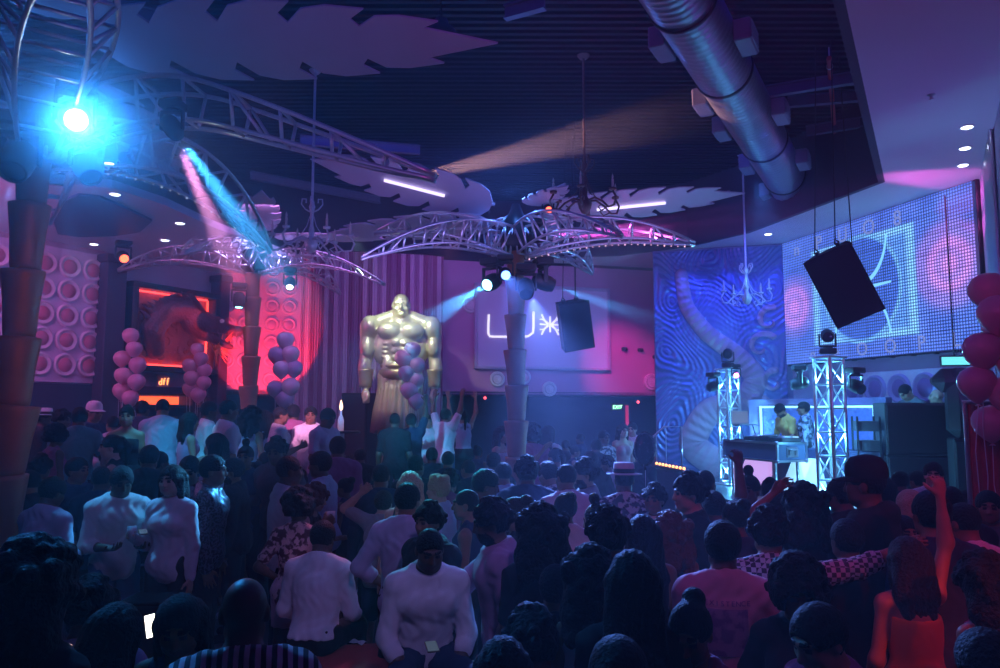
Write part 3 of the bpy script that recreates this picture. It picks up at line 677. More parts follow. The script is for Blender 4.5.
# ------------------------------------------------------------------ ceiling services
def duct():
    a, b = PZ(648, -60, 6.75), PZ(806, 213, 6.75); d = b - a; L = d.length; t = thing('air_duct', 'thick round spiral air duct running under the black ceiling toward the video wall', 'duct', a, math.atan2(d.y, d.x))
    m = MB(); pr = []; n = int(L / .12)
    R = .36
    T = Matrix.Rotation(PI / 2, 4, 'Y')
    for k in range(n + 1):
        x = k * L / n; pr += [(R, x), (R + .012, x + .012), (R, x + .024)]
    m.lathe(pr, 28, T); m.lathe([(.001, 0), (R, 0)], 28, T); m.lathe([(R, L + .03), (.001, L + .03)], 28, T); m.build('duct_pipe', GALV, t)
    for x, sy in ((2.0, 1), (4.0, 1), (5.2, 1), (7.2, 1), (2.3, -1), (4.9, -1), (7.4, -1), (9.2, 1), (9.4, -1)):
        if x > L: continue
        m = MB(); m.box((x, sy * (R + .10), -.06), (.50, .20, .26), bev=.015)
        for q in range(5): m.box((x, sy * (R + .205), -.16 + q * .05), (.44, .015, .018))
        m.build('air_register', mat('painted_register', (.22, .22, .3), .5), t)
    for x in (1.2, 3.2, 6.2, 8.4):
        if x > L: continue
        m = MB(); m.lathe([(R + .01, x - .03), (R + .03, x - .02), (R + .03, x + .02), (R + .01, x + .03)], 28, T); m.cyl((x, 0, R), (x, 0, HC - 6.75), .012, n=6); m.build('band_hanger', DK2, t)
duct()
def pendant(px, py, Y, label):
    p = P(px, py, Y); t = thing('pendant_lamp', label, 'ceiling lamp', p)
    m = MB(); m.lathe([(.20, 0), (.205, .01), (.17, .10), (.09, .17), (.07, .24), (.001, .26)], 20); m.build('shade', DK2, t)
    m = MB(); m.lathe([(.19, .012), (.10, -.02), (.001, -.035)], 18); m.build('diffuser', mat('pearly_diffuser', (.7, .66, .72), .2, emit=(.35, .3, .7), es=.25), t)
    m = MB(); m.cyl((0, 0, .25), (0, 0, HC - p.z), .012, n=6); m.build('cord', DK, t)
pendant(441, 40, 8.2, 'domed pendant lamp with a pearly round diffuser beside the big leaf tip')
def hung_speaker(px, py, Y, label, size, tilt, roll, yaw):
    p = P(px, py, Y); t = thing('hanging_loudspeaker', label, 'loudspeaker', p); w, d, h = size
    Rm = Matrix.Rotation(yaw, 4, 'Z') @ Matrix.Rotation(tilt, 4, 'X') @ Matrix.Rotation(roll, 4, 'Y')
    # trapezoid cabinet, front -y
    poly = [(-w / 2, -d / 2), (w / 2, -d / 2), (w / 2 * .72, d / 2), (-w / 2 * .72, d / 2)]
    m = MB(); m.prism(poly, -h / 2, h / 2, Rm); m.build('cabinet', mat('black_speaker_paint', (.02, .02, .024), .5), t)
    m = MB(); m.box((0, -d / 2 - .012, 0), (w * .94, .02, h * .95), T=Rm, bev=.008)
    m.build('grille', mat('speaker_grille', (.035, .035, .04), .5, .3, kind='voronoi', scale=120), t)
    for q in (-1, 1):
        m = MB(); m.box((q * w * .22, 0, h / 2 + .02), (.05, .12, .05), T=Rm); m.tube([Rm @ Vector((q * w * .22 - .03, .0, h / 2 + .04)), Rm @ Vector((q * w * .22, 0, h / 2 + .10)), Rm @ Vector((q * w * .22 + .03, .0, h / 2 + .04))], .012, 6); br = m.build('fly_bracket', DK2, t)
        top = Rm @ Vector((q * w * .22, 0, h / 2 + .09)); m = MB(); m.tube([top, (top.x * .7 + .02, top.y, HC - p.z)], .008, 6); m.build('cable', DK2, t)
    b = Rm @ Vector((0, d * .4, -h * .3)); m = MB(); m.tube([b, (b.x + .1, b.y + .25, b.z + .6), (b.x + .05, b.y + .3, HC - p.z)], .009, 6); m.build('cable', DK2, t)
hung_speaker(845, 283, 10.6, 'big black loudspeaker hanging tilted in front of the video wall', (.66, .58, 1.02), rad(16), rad(-22), rad(-28))
hung_speaker(573, 325, 13.8, 'black loudspeaker hanging tilted in front of the logo screen', (.56, .5, .86), rad(12), rad(-11), rad(12))
# ------------------------------------------------------------------ truss towers and stage lights on them
def truss_tower(p, h, label, rz):
    t = thing('truss_tower', label, 'truss', p, rz); w = .30
    m = MB(); m.box((0, 0, .015), (.6, .6, .03), bev=.005); m.build('base_plate', STEEL, t)
    for sx in (-1, 1):
        for sy in (-1, 1):
            m = MB(); m.cyl((sx * w / 2, sy * w / 2, .03), (sx * w / 2, sy * w / 2, h), .026, n=10); m.build('chord', ALU, t)
    for fx, fy in ((0, -1), (1, 0), (0, 1), (-1, 0)):
        m = MB(); n = int(h / .36)
        for k in range(n + 1):
            z = .06 + k * (h - .1) / n; a, b = ((-w / 2, fy * w / 2), (w / 2, fy * w / 2)) if fy else ((fx * w / 2, -w / 2), (fx * w / 2, w / 2))
            m.cyl((*a, z), (*b, z), .014, n=6)
            if k < n: m.cyl((*(a if k % 2 else b), z), (*(b if k % 2 else a), z + (h - .1) / n), .014, n=6)
        m.build('lacing', ALU, t)
    m = MB(); m.box((0, 0, h + .015), (.4, .4, .03), bev=.005); m.build('top_plate', STEEL, t); return t
tL, tR = P(729, 400, 15.8), P(830, 400, 12.0)
truss_tower((tL.x, tL.y, .8), 2.32, 'silver truss tower at the left end of the disc jockey booth', rad(20))
truss_tower((tR.x, tR.y, .8), 2.30, 'silver truss tower at the right front of the disc jockey booth', rad(28))
def at(v, dx, dy, z): return Vector((v.x + dx, v.y + dy, z))
for v, lab in ((tL, 'left'), (tR, 'right')):
    moving_head(at(v, 0, 0, 3.16 + .30), at(v, -1, -3, 2.5), None, 'unlit stage light standing on top of the %s truss tower' % lab, False, .82)
moving_head(at(tL, -.34, -.1, 2.78), at(tL, -2, -1, 2.3), None, 'unlit stage light clamped to the left side of the left truss tower', True, .8)
moving_head(at(tL, .05, -.36, 3.0), at(tL, -.6, -3, 2.6), 'magenta', 'pink-lit stage light clamped near the top of the left truss tower', True, .6)
moving_head(at(tR, -.42, .1, 2.72), at(tR, -2, .5, 2.4), None, 'unlit stage light clamped to the left side of the right truss tower', True, .8)
moving_head(at(tR, .28, -.28, 2.66), at(tR, .8, -2, 1.8), None, 'unlit stage light clamped to the right side of the right truss tower', True, .8)
# ------------------------------------------------------------------ disc jockey booth
WHITEP = mat('backlit_white_panel', (.8, .8, .85), .4, emit=(.30, .62, 1.0), es=1.3)
PINKP = mat('backlit_pink_panel', (.8, .7, .8), .4, emit=(.75, .42, 1.0), es=.95)
def quad_slab(m, pts, n, th):            # slab through four 3-D points, thickness along n
    n = Vector(n).normalized() * th; v = [Vector(p) for p in pts] + [Vector(p) + n for p in pts]
    m.add(v, [(0, 1, 2, 3), (7, 6, 5, 4), (0, 4, 5, 1), (1, 5, 6, 2), (2, 6, 7, 3), (3, 7, 4, 0)])
def booth():
    a, b = Vector((4.20, 14.2)), Vector((5.87, 12.0)); d = (b - a); L = d.length; rz = math.atan2(d.y, d.x)
    t = thing('booth_front', 'navy disc jockey booth front with slanted white and pink glowing panels', 'stage panel', (a.x, a.y, .8), rz)
    m = MB(); m.box((L / 2, .06, .42), (L, .08, .84), bev=.01); m.box((L / 2, .22, .84), (L, .42, .04), bev=.01); m.build('facade', mat('navy_facade', (.05, .05, .12), .5), t)
    for k, (x0, w, sl, z0, z1, mm) in enumerate(((.10, .62, .30, .10, .72, PINKP), (.98, .36, .30, .02, .66, WHITEP), (1.58, .34, -.18, .05, .70, WHITEP), (2.18, .30, .12, .0, .72, WHITEP))):
        m = MB(); quad_slab(m, [(x0, -.0, z0), (x0 + w, -.0, z0), (x0 + w + sl, -.0, z1), (x0 + sl, -.0, z1)], (0, -1, 0), .05); m.build('light_panel', mm, t)
    for x0, sl in ((.80, .3), (2.02, .12)):
        m = MB(); m.box((x0 + sl / 2, -.06, .38), (.09, .05, .66), bev=.01); m.build('bracket', STEEL, t)
booth()
def flight_case():
    a = P(724, 432, 14.0); b = P(777, 440, 12.6); d = b.to_2d() - a.to_2d(); L = d.length; rz = math.atan2(d.y, d.x)
    t = thing('flight_case_table', 'long navy flight case table with steel edges and a latch plate, carrying the decks', 'flight case', (a.x, a.y, 1.47), rz)
    D, H = .56, .29
    m = MB(); m.box((L / 2, D / 2, H / 2), (L, D, H), bev=.01); m.build('case_body', mat('navy_laminate', (.08, .09, .16), .45), t)
    m = MB()
    for z in (0, H):
        for y in (0, D): m.box((L / 2, y, z), (L + .03, .035, .035))
        for x in (0, L): m.box((x, D / 2, z), (.035, D + .03, .035))
    for x in (0, L):
        for y in (0, D):
            m.box((x, y, H / 2), (.035, .035, H)); m.ball((x, y, H), .035, 8); m.ball((x, y, 0), .035, 8)
    m.build('edge_trim', STEEL, t)
    m = MB(); m.box((L + .01, D / 2, H * .5), (.02, .22, .16), bev=.004); m.box((L + .03, D / 2 - .06, H * .5), (.03, .04, .09)); m.box((L + .03, D / 2 + .06, H * .5), (.03, .04, .09)); m.tube([(L + .03, D / 2 - .08, H * .62), (L + .07, D / 2 - .06, H * .62), (L + .07, D / 2 + .06, H * .62), (L + .03, D / 2 + .08, H * .62)], .01, 6); m.build('latch_plate', STEEL, t)
    for x in (.15, L - .15):
        m = MB()
        for y in (.06, D - .06): m.cyl((x, y, 0), (x, y, -.67), .025, n=10)
        m.cyl((x, .06, -.5), (x, D - .06, -.5), .018, n=8); m.build('leg_frame', STEEL, t)
    T = Matrix.Translation((a.x, a.y, 1.47)) @ Matrix.Rotation(rz, 4, 'Z')
    z = H + .018
    for x, lab, ss in ((.62, 'left-hand deck on the flight case', 0), (1.32, 'right-hand deck on the flight case near its latch end', 0)):
        o = thing('disc_deck', 'black ' + lab + ' with a round platter', 'dj deck', T @ Vector((x, .28, z)), rz)
        m = MB(); m.box((0, 0, .035), (.32, .38, .07), bev=.012); m.build('deck_body', DK2, o)
        m = MB(); m.lathe([(.001, .095), (.10, .095), (.118, .085), (.12, .07)], 24); m.build('platter', STEEL, o)
        m = MB(); m.box((.0, .15, .078), (.2, .07, .015)); m.build('display', em('deck_display', (.3, .6, 1), 2.0), o)
    o = thing('mixer', 'small black mixer between the two decks on the flight case', 'dj mixer', T @ Vector((.97, .28, z)), rz)
    m = MB(); m.box((0, 0, .045), (.26, .36, .09), bev=.01); m.build('mixer_body', DK2, o)
    m = MB()
    for i in range(4):
        for j in range(4): m.cyl((-.09 + .06 * i, -.1 + .06 * j, .09), (-.09 + .06 * i, -.1 + .06 * j, .11), .011, n=8)
    m.build('knobs', STEEL, o)
    o = thing('laptop_stand', 'black tube laptop stand with an open laptop at the left end of the flight case', 'laptop', T @ Vector((.22, .30, z)), rz)
    m = MB()
    for y in (-.13, .13): m.tube([(-.12, y, 0), (.14, y, 0), (.02, y, .26), (-.12, y, .24)], .011, 6)
    m.tube([(.02, -.13, .26), (.02, .13, .26)], .011, 6); m.build('stand_frame', DK2, o)
    m = MB(); m.box((-.02, 0, .265), (.26, .36, .02), bev=.004); m.build('keyboard_base', mat('grey_aluminium', (.5, .5, .53), .35, .8), o)
    m = MB(); m.box((-.16, 0, .39), (.014, .36, .24), bev=.003); lid = m.build('lid', mat('grey_aluminium', (.5, .5, .53)), o)
    m = MB(); m.box((-.15, 0, .39), (.004, .34, .21)); m.build('display', em('laptop_display', (.35, .5, 1), .4), lid)
    # low black rack on the stage beside the case
flight_case()
def backdrop():
    a, b = Vector((5.30, 16.3)), Vector((6.62, 13.15)); d = b - a; L = d.length; rz = math.atan2(d.y, d.x)
    t = thing('light_panel', 'large framed glass panel with glowing cyan edges behind the disc jockey', 'light panel', (a.x, a.y, .8), rz)
    z0, z1 = .50, 1.58; H = 1.72
    m = MB()
    for c, s in (((L / 2, 0, z0 / 2), (L, .16, z0)), ((L / 2, 0, (z1 + H) / 2), (L, .16, H - z1)), ((.14, 0, H / 2), (.28, .16, H)), ((L - .14, 0, H / 2), (.28, .16, H))): m.box(c, s, bev=.012)
    m.build('frame', mat('violet_frame', (.30, .24, .45), .5), t)
    m = MB(); m.box((L / 2, .05, (z0 + z1) / 2), (L - .5, .03, z1 - z0)); m.build('etched_glass', mat('etched_blue_glass', (.16, .22, .5), .15, spec=.8, kind='voronoi', scale=14, bump=.8, emit=(.02, .08, .6), es=.7), t)
    e = em('cyan_edge_glow', (.25, .78, 1.0), 3.2)
    for c, s in (((L / 2, -.02, z0 + .02), (L - .56, .03, .035)), ((L / 2, -.02, z1 - .02), (L - .56, .03, .035)), ((.30, -.02, (z0 + z1) / 2), (.035, .03, z1 - z0)), ((L - .30, -.02, (z0 + z1) / 2), (.035, .03, z1 - z0))):
        m = MB(); m.box(c, s); m.build('edge_light', e, t)
backdrop()
def sub_stack():
    a = P(884, 400, 11.9); rz = rad(-14)
    for k, lab in enumerate(('lowest big black bass cabinet of the stack at the right of the stage', 'middle big black bass cabinet of the stack at the right of the stage', 'topmost big black bass cabinet of the stack, a man leaning over it')):
        W, D, H = 1.06, .8, .805
        t = thing('bass_cabinet', lab, 'loudspeaker', (a.x, a.y, k * H), rz, 'stacked bass cabinets')
        m = MB(); m.box((W / 2, D / 2, H / 2), (W, D, H - .004), bev=.012); m.build('cabinet', mat('black_speaker_paint', (.02, .02, .024), .5), t)
        m = MB(); m.box((W / 2, -.01, H / 2), (W * .95, .025, H * .92), bev=.008); m.build('grille', mat('speaker_grille', (.035, .035, .04)), t)
        for x in (.02, W - .02):
            m = MB(); m.box((x, D / 2, H / 2), (.05, .22, .12), bev=.01); m.build('handle', DK2, t)
    t = thing('equipment_rack', 'narrow dark equipment rack standing left of the bass cabinet stack', 'rack', (a.x - .36, a.y + .15, .0), rz)
    m = MB()
    for x in (0, .32):
        for y in (0, .4): m.box((x, y, 1.1), (.03, .03, 2.2))
    m.build('upright', DK2, t)
    for z in (.3, .8, 1.3, 1.75, 2.05):
        m = MB(); m.box((.16, .2, z), (.30, .4, .16), bev=.008)
        m.build('amplifier', mat('rack_unit', (.09, .09, .11), .4), t)
    p = P(966, 400, 11.0); t = thing('tall_speaker_column', 'tall dark loudspeaker column with a hunched black flown cabinet on top beside the balloons', 'loudspeaker', (p.x, p.y, 0), rad(-20))
    m = MB(); m.box((0, 0, .95), (.46, .5, 1.9), bev=.02); m.build('cabinet', mat('black_speaker_paint', (.02, .02, .024)), t)
    m = MB(); m.box((0, -.26, .95), (.42, .03, 1.8), bev=.01); m.build('grille', mat('speaker_grille', (.035, .035, .04)), t)
    m = MB(); m.box((-.02, 0, 2.40), (.46, .46, 1.0), bev=.12); m.box((-.12, 0, 2.72), (.62, .42, .34), bev=.14); m.build('top_cabinet', DK, t)
    p = P(955, 361, 11.8); t = thing('glowing_sign', 'small cyan-green glowing plate above the dark loudspeaker column', 'sign', p, rad(-15))
    m = MB(); m.box((0, 0, 0), (.42, .05, .16), bev=.01); m.build('housing', DK2, t); m = MB(); m.box((0, -.03, 0), (.38, .02, .12)); m.build('light_face', em('aqua_sign', (.15, .75, .85), 1.6), t)
    m = MB(); m.cyl((0, .02, .08), (0, .02, 2.6), .01, n=6); m.build('hanger', DK2, t)
sub_stack()
# small rail and steps light at the foot of the mural
t = thing('stair_rail', 'thin blue metal stair rail rising in front of the mural left of the stage', 'railing', (2.75, 16.6, 0), rad(-15))
m = MB(); m.tube([(0, 0, 0), (0, 0, 1.25), (.75, 0, 1.95), (1.1, 0, 1.95), (1.1, 0, .0)], .022, 8); m.build('handrail', STEEL, t)
for k in range(4):
    x = .18 + k * .2; m = MB(); m.cyl((x, 0, .1), (x, 0, min(1.95, 1.25 + x * .93)), .012, n=6); m.build('baluster', STEEL, t)
a, b = P(655, 463, 13.2), P(686, 473, 11.9); d = b - a
t = thing('step_light_strip', 'row of small orange lights along the edge of a low step beside the stage', 'strip light', a, math.atan2(d.y, d.x))
m = MB(); m.box((d.length / 2, .06, -.05), (d.length + .1, .12, .06), bev=.01); m.build('strip_housing', DK2, t)
for k in range(9):
    m = MB(); m.ball((d.length * (k + .5) / 9, 0, 0), .022, 8); m.build('bulb', em('amber_bulb', (1, .40, .12), 5), t)
m = MB(); m.prism([(0, .0), (d.length, .0), (d.length, .3), (0, .3)], -a.z, -.09); m.build('step_block', mat('navy_facade', (.05, .05, .12)), t)

# thin red sprinkler pipe under the deck and a sprinkler head in the soffit
a, b = PZ(829, 58, 7.25), PZ(836, 150, 7.25); d = b - a
t = thing('sprinkler_pipe', 'thin red sprinkler pipe crossing the beams right of the air duct', 'pipe', a, math.atan2(d.y, d.x))
m = MB(); m.cyl((0, 0, 0), (d.length, 0, 0), .035, n=10); m.build('pipe_run', mat('red_pipe_paint', (.5, .07, .05), .45), t)
for x in (.3, d.length - .3):
    m = MB(); m.cyl((x, 0, 0), (x, 0, HC - 7.25), .01, n=6); m.lathe([(.045, -.02), (.045, .02)], 12, Matrix.Translation((x, 0, 0)) @ Matrix.Rotation(PI / 2, 4, 'Y')); m.build('pipe_hanger', STEEL, t)
p = PZ(931, 95, HS); t = thing('fire_sprinkler', 'tiny sprinkler head alone in the violet soffit', 'sprinkler', p)
m = MB(); m.lathe([(.05, 0), (.045, -.01), (.015, -.015), (.012, -.05), (.035, -.055), (.001, -.06)], 14); m.build('deflector', STEEL, t)
# ================================================================== giant statue
GOLD = mat('bronze_gold_paint', (.74, .66, .44), .36, .45, var=.12, scale=3)
def statue():
    p = P(400, 400, 16.0); t = thing('giant_statue', 'giant bald muscular golden warrior statue in a pleated kilt before the striped curtain', 'statue', (p.x, p.y, .5), rad(6))
    f = Fld((-1.05, -.75, -.02), (1.05, .65, 4.3), .022)
    E, C = f.ell, f.cone
    E((0, .02, 3.22), (.47, .31, .47), k=.1); E((0, .03, 2.85), (.33, .24, .4), k=.12); E((0, .02, 2.5), (.36, .26, .25), k=.1)
    C((0, .02, 3.55), (0, -.04, 3.9), .18, .145, k=.08)
    for s in (-1, 1):
        C((s * .10, .06, 3.80), (s * .50, .04, 3.60), .12, .17, k=.08)
        E((s * .225, -.20, 3.43), (.26, .15, .185), k=.025); E((s * .40, .06, 3.12), (.19, .23, .38), k=.05)
        E((s * .635, .01, 3.50), (.215, .23, .26), k=.035)
        C((s * .68, .02, 3.35), (s * .71, .03, 2.86), .165, .125, k=.05); E((s * .675, -.09, 3.10), (.13, .12, .21), k=.03); E((s * .735, .10, 3.14), (.12, .12, .22), k=.03)
        C((s * .715, .02, 2.84), (s * .70, -.07, 2.30), .125, .095, k=.04); E((s * .75, .0, 2.68), (.12, .14, .2), k=.04)
        # fist
        E((s * .70, -.09, 2.10), (.085, .12, .13), k=.04)
        for q in range(4):
            y = -.17 + .052 * q; z0 = 2.06 - .012 * abs(q - 1.5)
            C((s * .735, y, z0 + .02), (s * .72, y - .01, z0 - .08), .034, .032, k=.012); C((s * .72, y - .01, z0 - .08), (s * .645, y, z0 - .075), .032, .028, k=.012); C((s * .645, y, z0 - .075), (s * .64, y, z0 - .0), .028, .026, k=.012)
        C((s * .66, -.17, 2.16), (s * .635, -.20, 2.08), .042, .036, k=.02); C((s * .635, -.20, 2.08), (s * .67, -.21, 2.0), .036, .03, k=.015)
        for j, z in enumerate((3.16, 3.015, 2.875, 2.73)):
            E((s * .093, -.27 + .012 * j, z), (.092, .065, .068), k=.014)
        for j in range(4): E((s * (.27 + .01 * j), -.20 + .02 * j, 3.16 - .09 * j), (.085, .05, .035), k=.02)
        E((s * .25, -.12, 2.72), (.12, .12, .2), k=.05)
        C((s * .21, .02, 2.45), (s * .27, 0, 1.28), .27, .17, k=.08); C((s * .27, 0, 1.28), (s * .28, .04, .2), .165, .105, k=.06); E((s * .28, .08, .92), (.15, .16, .3), k=.05)
        C((s * .28, .06, .10), (s * .30, -.38, .07), .12, .08, k=.05)
        # ear, eye hollow
        E((s * .172, -.02, 3.97), (.03, .05, .07), k=.01)
    # head
    E((0, -.02, 4.03), (.165, .20, .195), k=.03); E((0, -.09, 3.86), (.135, .14, .14), k=.05); E((0, -.19, 3.77), (.07, .05, .05), k=.03)
    C((-.10, -.185, 4.01), (.10, -.185, 4.01), .036, .036, k=.02); C((0, -.20, 4.0), (0, -.265, 3.90), .026, .042, k=.015)
    for s in (-1, 1):
        E((s * .07, -.225, 3.965), (.045, .04, .03), k=.015, sub=True); E((s * .07, -.19, 3.965), (.03, .025, .022), k=.006); E((s * .11, -.14, 3.89), (.05, .07, .05), k=.03)
        C((s * .02, -.20, 4.02), (s * .13, -.17, 4.045), .024, .02, k=.01)
    C((-.06, -.222, 3.825), (.06, -.222, 3.825), .022, .022, k=.008); E((0, -.245, 3.808), (.06, .03, .010), k=.006, sub=True)
    pos, Q = f.nets(); link('body', mesh_np('statue_body', pos, Q, [GOLD]), t)
    kl = MB(); vs = []; n = 96                      # pleated kilt
    rows = [(2.50, .40, .0), (2.2, .46, .02), (1.8, .53, .03), (1.45, .58, .035), (1.45, .55, .035), (2.2, .43, .02), (2.48, .37, 0)]
    for z, r, a in rows:
        for k in range(n):
            q = 2 * PI * k / n; rr = r + a * math.sin(k * PI / 2.0 + .3); vs.append((rr * math.cos(q), rr * .78 * math.sin(q) + .02, z - (.16 * math.sin(q / 2 + .6) ** 2 if z < 1.5 else 0)))
    kl.add(vs, [(i * n + k, i * n + (k + 1) % n, ((i + 1) % len(rows)) * n + (k + 1) % n, ((i + 1) % len(rows)) * n + k) for i in range(len(rows)) for k in range(n)], True)
    kl.build('pleated_kilt', mat('bronze_cloth', (.42, .30, .22), .5, .3, var=.2), t)
    b = MB(); T = Matrix.Diagonal((1, .78, 1, 1)); b.lathe([(.40, 2.44), (.44, 2.46), (.45, 2.54), (.44, 2.62), (.39, 2.64), (.37, 2.54), (.40, 2.44)], 40, T)
    b.lathe([(.385, 2.66), (.415, 2.68), (.42, 2.73), (.38, 2.75), (.36, 2.70), (.385, 2.66)], 40, T); b.lathe([(.001, -.48), (.10, -.47), (.12, -.44), (.001, -.42)], 20, Matrix.Translation((0, 0, 2.54)) @ Matrix.Rotation(-PI / 2, 4, 'X') @ Matrix.Diagonal((1, 1, -1, 1)) @ Matrix.Translation((0, 0, .09)))
    b.build('belt', mat('dark_bronze', (.45, .33, .2), .4, .5), t)
    for s in (-1, 1):
        b = MB(); b.lathe([(.115, 2.26), (.135, 2.28), (.13, 2.34), (.145, 2.5), (.16, 2.60), (.165, 2.64), (.15, 2.64), (.11, 2.5)], 20, c=(s * .708, -.035, 0)); b.build('bracer', mat('dark_bronze', (.45, .33, .2)), t)
    b = MB(); b.box((0, 0, .0), (1.2, 1.2, .04)); 
statue()
# ================================================================== dragon niche on the left wall
def niche():
    A = lambda x, y: PWALL(x, y, L0, L1)
    a, b = A(126, 365), A(203, 367); W = (b.to_2d() - a.to_2d()).length; z0 = a.z; H = A(126, 288).z - z0
    t = thing('wall_niche', 'square red-lit wall niche with a carved back behind the dragon head', 'niche', (a.x, a.y, z0), RZL)
    m = MB(); D = .34
    for c, s in (((W / 2, -D / 2, -.06), (W + .3, D, .12)), ((W / 2, -D / 2, H + .06), (W + .3, D, .12)), ((-.08, -D / 2, H / 2), (.14, D, H)), ((W + .08, -D / 2, H / 2), (.14, D, H))): m.box(c, s, bev=.01)
    m.build('surround', mat('black_lacquer', (.03, .02, .03), .35), t)
    m = MB(); m.box((W / 2, -.03, H / 2), (W, .05, H))
    for k in range(26):
        q = rnd.random() * 6.28; cx, cz = .2 + (W - .4) * rnd.random(), .2 + (H - .4) * rnd.random(); r = .08 + .16 * rnd.random()
        m.tube([(cx + r * (1 - j / 14) * math.cos(q + j * .5), -.07, cz + r * (1 - j / 14) * math.sin(q + j * .5)) for j in range(12)], .028, 6)
    m.build('carved_back', mat('terracotta_relief', (.55, .24, .18), .6, var=.3, scale=6), t)
    m = MB()
    for c, s in (((W / 2, -.12, .03), (W - .1, .03, .03)), ((W / 2, -.12, H - .03), (W - .1, .03, .03)), ((W - .04, -.12, H / 2), (.03, .03, H - .1))): m.box(c, s)
    m.build('neon_edge', em('red_neon', (1, .05, .04), 5), t)
    # dark end columns
    for px, lab, w in ((100, 'dark square column left of the dragon niche', .42), (211, 'dark narrow column right of the dragon niche', .26)):
        q = A(px, 400); o = thing('wall_column', lab, 'column', (q.x, q.y, .5), RZL); m = MB(); m.box((0, -.18, 2.4), (w, .34, 4.8), bev=.015); m.build('shaft', mat('plum_black', (.06, .04, .08), .5), o)
        m = MB(); m.box((0, -.19, .12), (w + .08, .4, .24), bev=.015); m.box((0, -.19, 4.72), (w + .08, .4, .16), bev=.015); m.build('cap_and_plinth', mat('plum_black', (.06, .04, .08)), o)
    # dragon head and neck
    o = thing('dragon_sculpture', 'big dark dragon head with horns and fiery mane jutting from the red niche', 'sculpture', (a.x, a.y, z0), RZL)
    f = Fld((.0, -1.5, -.35), (2.7, .05, 1.9), .02); E, C = f.ell, f.cone
    pts = [(.55, -.10, .35), (.35, -.30, .75), (.55, -.45, 1.15), (.95, -.55, 1.2), (1.15, -.60, .95)]
    for i in range(4): C(pts[i], pts[i + 1], .20 + .02 * i, .22 + .02 * i, k=.06)
    E((1.2, -.66, .92), (.34, .30, .27), k=.08)                         # skull
    C((1.35, -.75, .92), (2.0, -.86, .80), .21, .13, k=.06, sq=((0, 0, 1), .8)); E((2.02, -.87, .84), (.12, .14, .09), k=.04)   # upper snout
    C((1.25, -.70, .68), (1.85, -.84, .46), .15, .08, k=.05, sq=((0, 0, 1), .7))   # jaw
    for s in (-1, 1):
        n = Vector((.16, .98, 0)) * s
        def q(x, y, z, w): return (x + n.x * w, y + n.y * w, z)
        C(q(1.18, -.66, 1.12, .14), q(.80, -.62, 1.48, .26), .07, .05, k=.03); C(q(.80, -.62, 1.48, .26), q(.50, -.6, 1.42, .32), .05, .012, k=.02)
        E(q(1.45, -.76, 1.03, .15), (.08, .07, .05), k=.03); E(q(2.08, -.88, .88, .07), (.04, .03, .03), k=.02)
        for j in range(6): C(q(1.45 + .1 * j, -.78 - .012 * j, .78 - .01 * j, .10), q(1.47 + .1 * j, -.78 - .012 * j, .68 - .01 * j, .10), .026, .006, k=.008)
        for j in range(5): C(q(1.38 + .1 * j, -.74 - .02 * j, .66 - .035 * j, .09), q(1.40 + .1 * j, -.74 - .02 * j, .76 - .035 * j, .08), .022, .005, k=.008)
        C(q(2.05, -.87, .82, .09), q(2.30, -1.0, .62, .22), .022, .008, k=.01)
    for j in range(9): C((.9 - .09 * j, -.6 + .03 * j, 1.36 - .02 * j * j * .3), (.78 - .11 * j, -.56 + .03 * j, 1.58 - .05 * j), .06, .008, k=.03)
    pos, Q = f.nets(); link('head_and_neck', mesh_np('dragon_head', pos, Q, [mat('dark_bronze_scales', (.16, .07, .09), .4, .4, kind='voronoi', scale=22, bump=.6)]), o)
    m = MB()
    for k in range(34):
        an = k * .47; l = .26 + .2 * rnd.random(); c = Vector((1.55 + .18 * rnd.random(), -.72, .38 + .12 * rnd.random())); d = Vector((math.cos(an) * .8 + .55, -.35 * rnd.random() - .1, math.sin(an) * .7 - .1)).normalized()
        m.cyl(c, c + d * l, .035, .003, 6)
    m.build('mane_spikes', mat('orange_mane', (.85, .35, .16), .45), o)
    m = MB(); m.ball((1.50, -.98, .98), .05, 10); m.ball((1.55, -.60, .98), .05, 10); m.build('eye', mat('pale_eye', (.8, .7, .6), .2), o)
    area(A(165, 330) + Vector((.75, -.43, 0)), A(165, 330), (1, .06, .04), 3, .8, .8)
    # bar counter with red glowing edge under the niche
    p0, p1 = A(115, 398), A(193, 398); W2 = (p1.to_2d() - p0.to_2d()).length
    o = thing('bar_shelf', 'bar shelf with a glowing orange-red front edge under the dragon niche', 'bar counter', (p0.x, p0.y, .5), RZL); zz = p0.z - .5
    m = MB(); m.box((W2 / 2, -.30, zz + .08), (W2, .5, .05), bev=.01); m.box((W2 / 2, -.30, zz - .16), (W2, .5, .05), bev=.01); m.build('shelf', mat('black_lacquer', (.03, .02, .03)), o)
    m = MB(); m.box((W2 / 2, -.10, zz - .04), (W2 - .06, .04, .16)); m.build('glow_strip', em('orange_red_glow', (1, .10, .03), 2.6), o)
    for x in (.04, W2 * .78, W2 - .04):
        m = MB(); m.box((x, -.32, zz / 2 + .03), (.10, .46, zz + .1), bev=.01); m.build('post', mat('plum_black', (.06, .04, .08)), o)
    m = MB(); m.box((W2 / 2, -.08, zz * .42), (W2 - .2, .05, zz * .8)); m.build('lower_panel', mat('red_lacquer', (.45, .08, .08), .35), o)
    c = A(161, 381); o = thing('glowing_sign', 'small square sign with three glowing orange glyphs above the bar shelf', 'sign', (c.x, c.y, c.z), RZL)
    m = MB(); m.box((0, -.06, 0), (.30, .06, .26), bev=.008); m.build('sign_board', mat('rose_sign_board', (.6, .3, .38), .5), o)
    lm = em('orange_glyph', (1, .35, .10), 3.0)
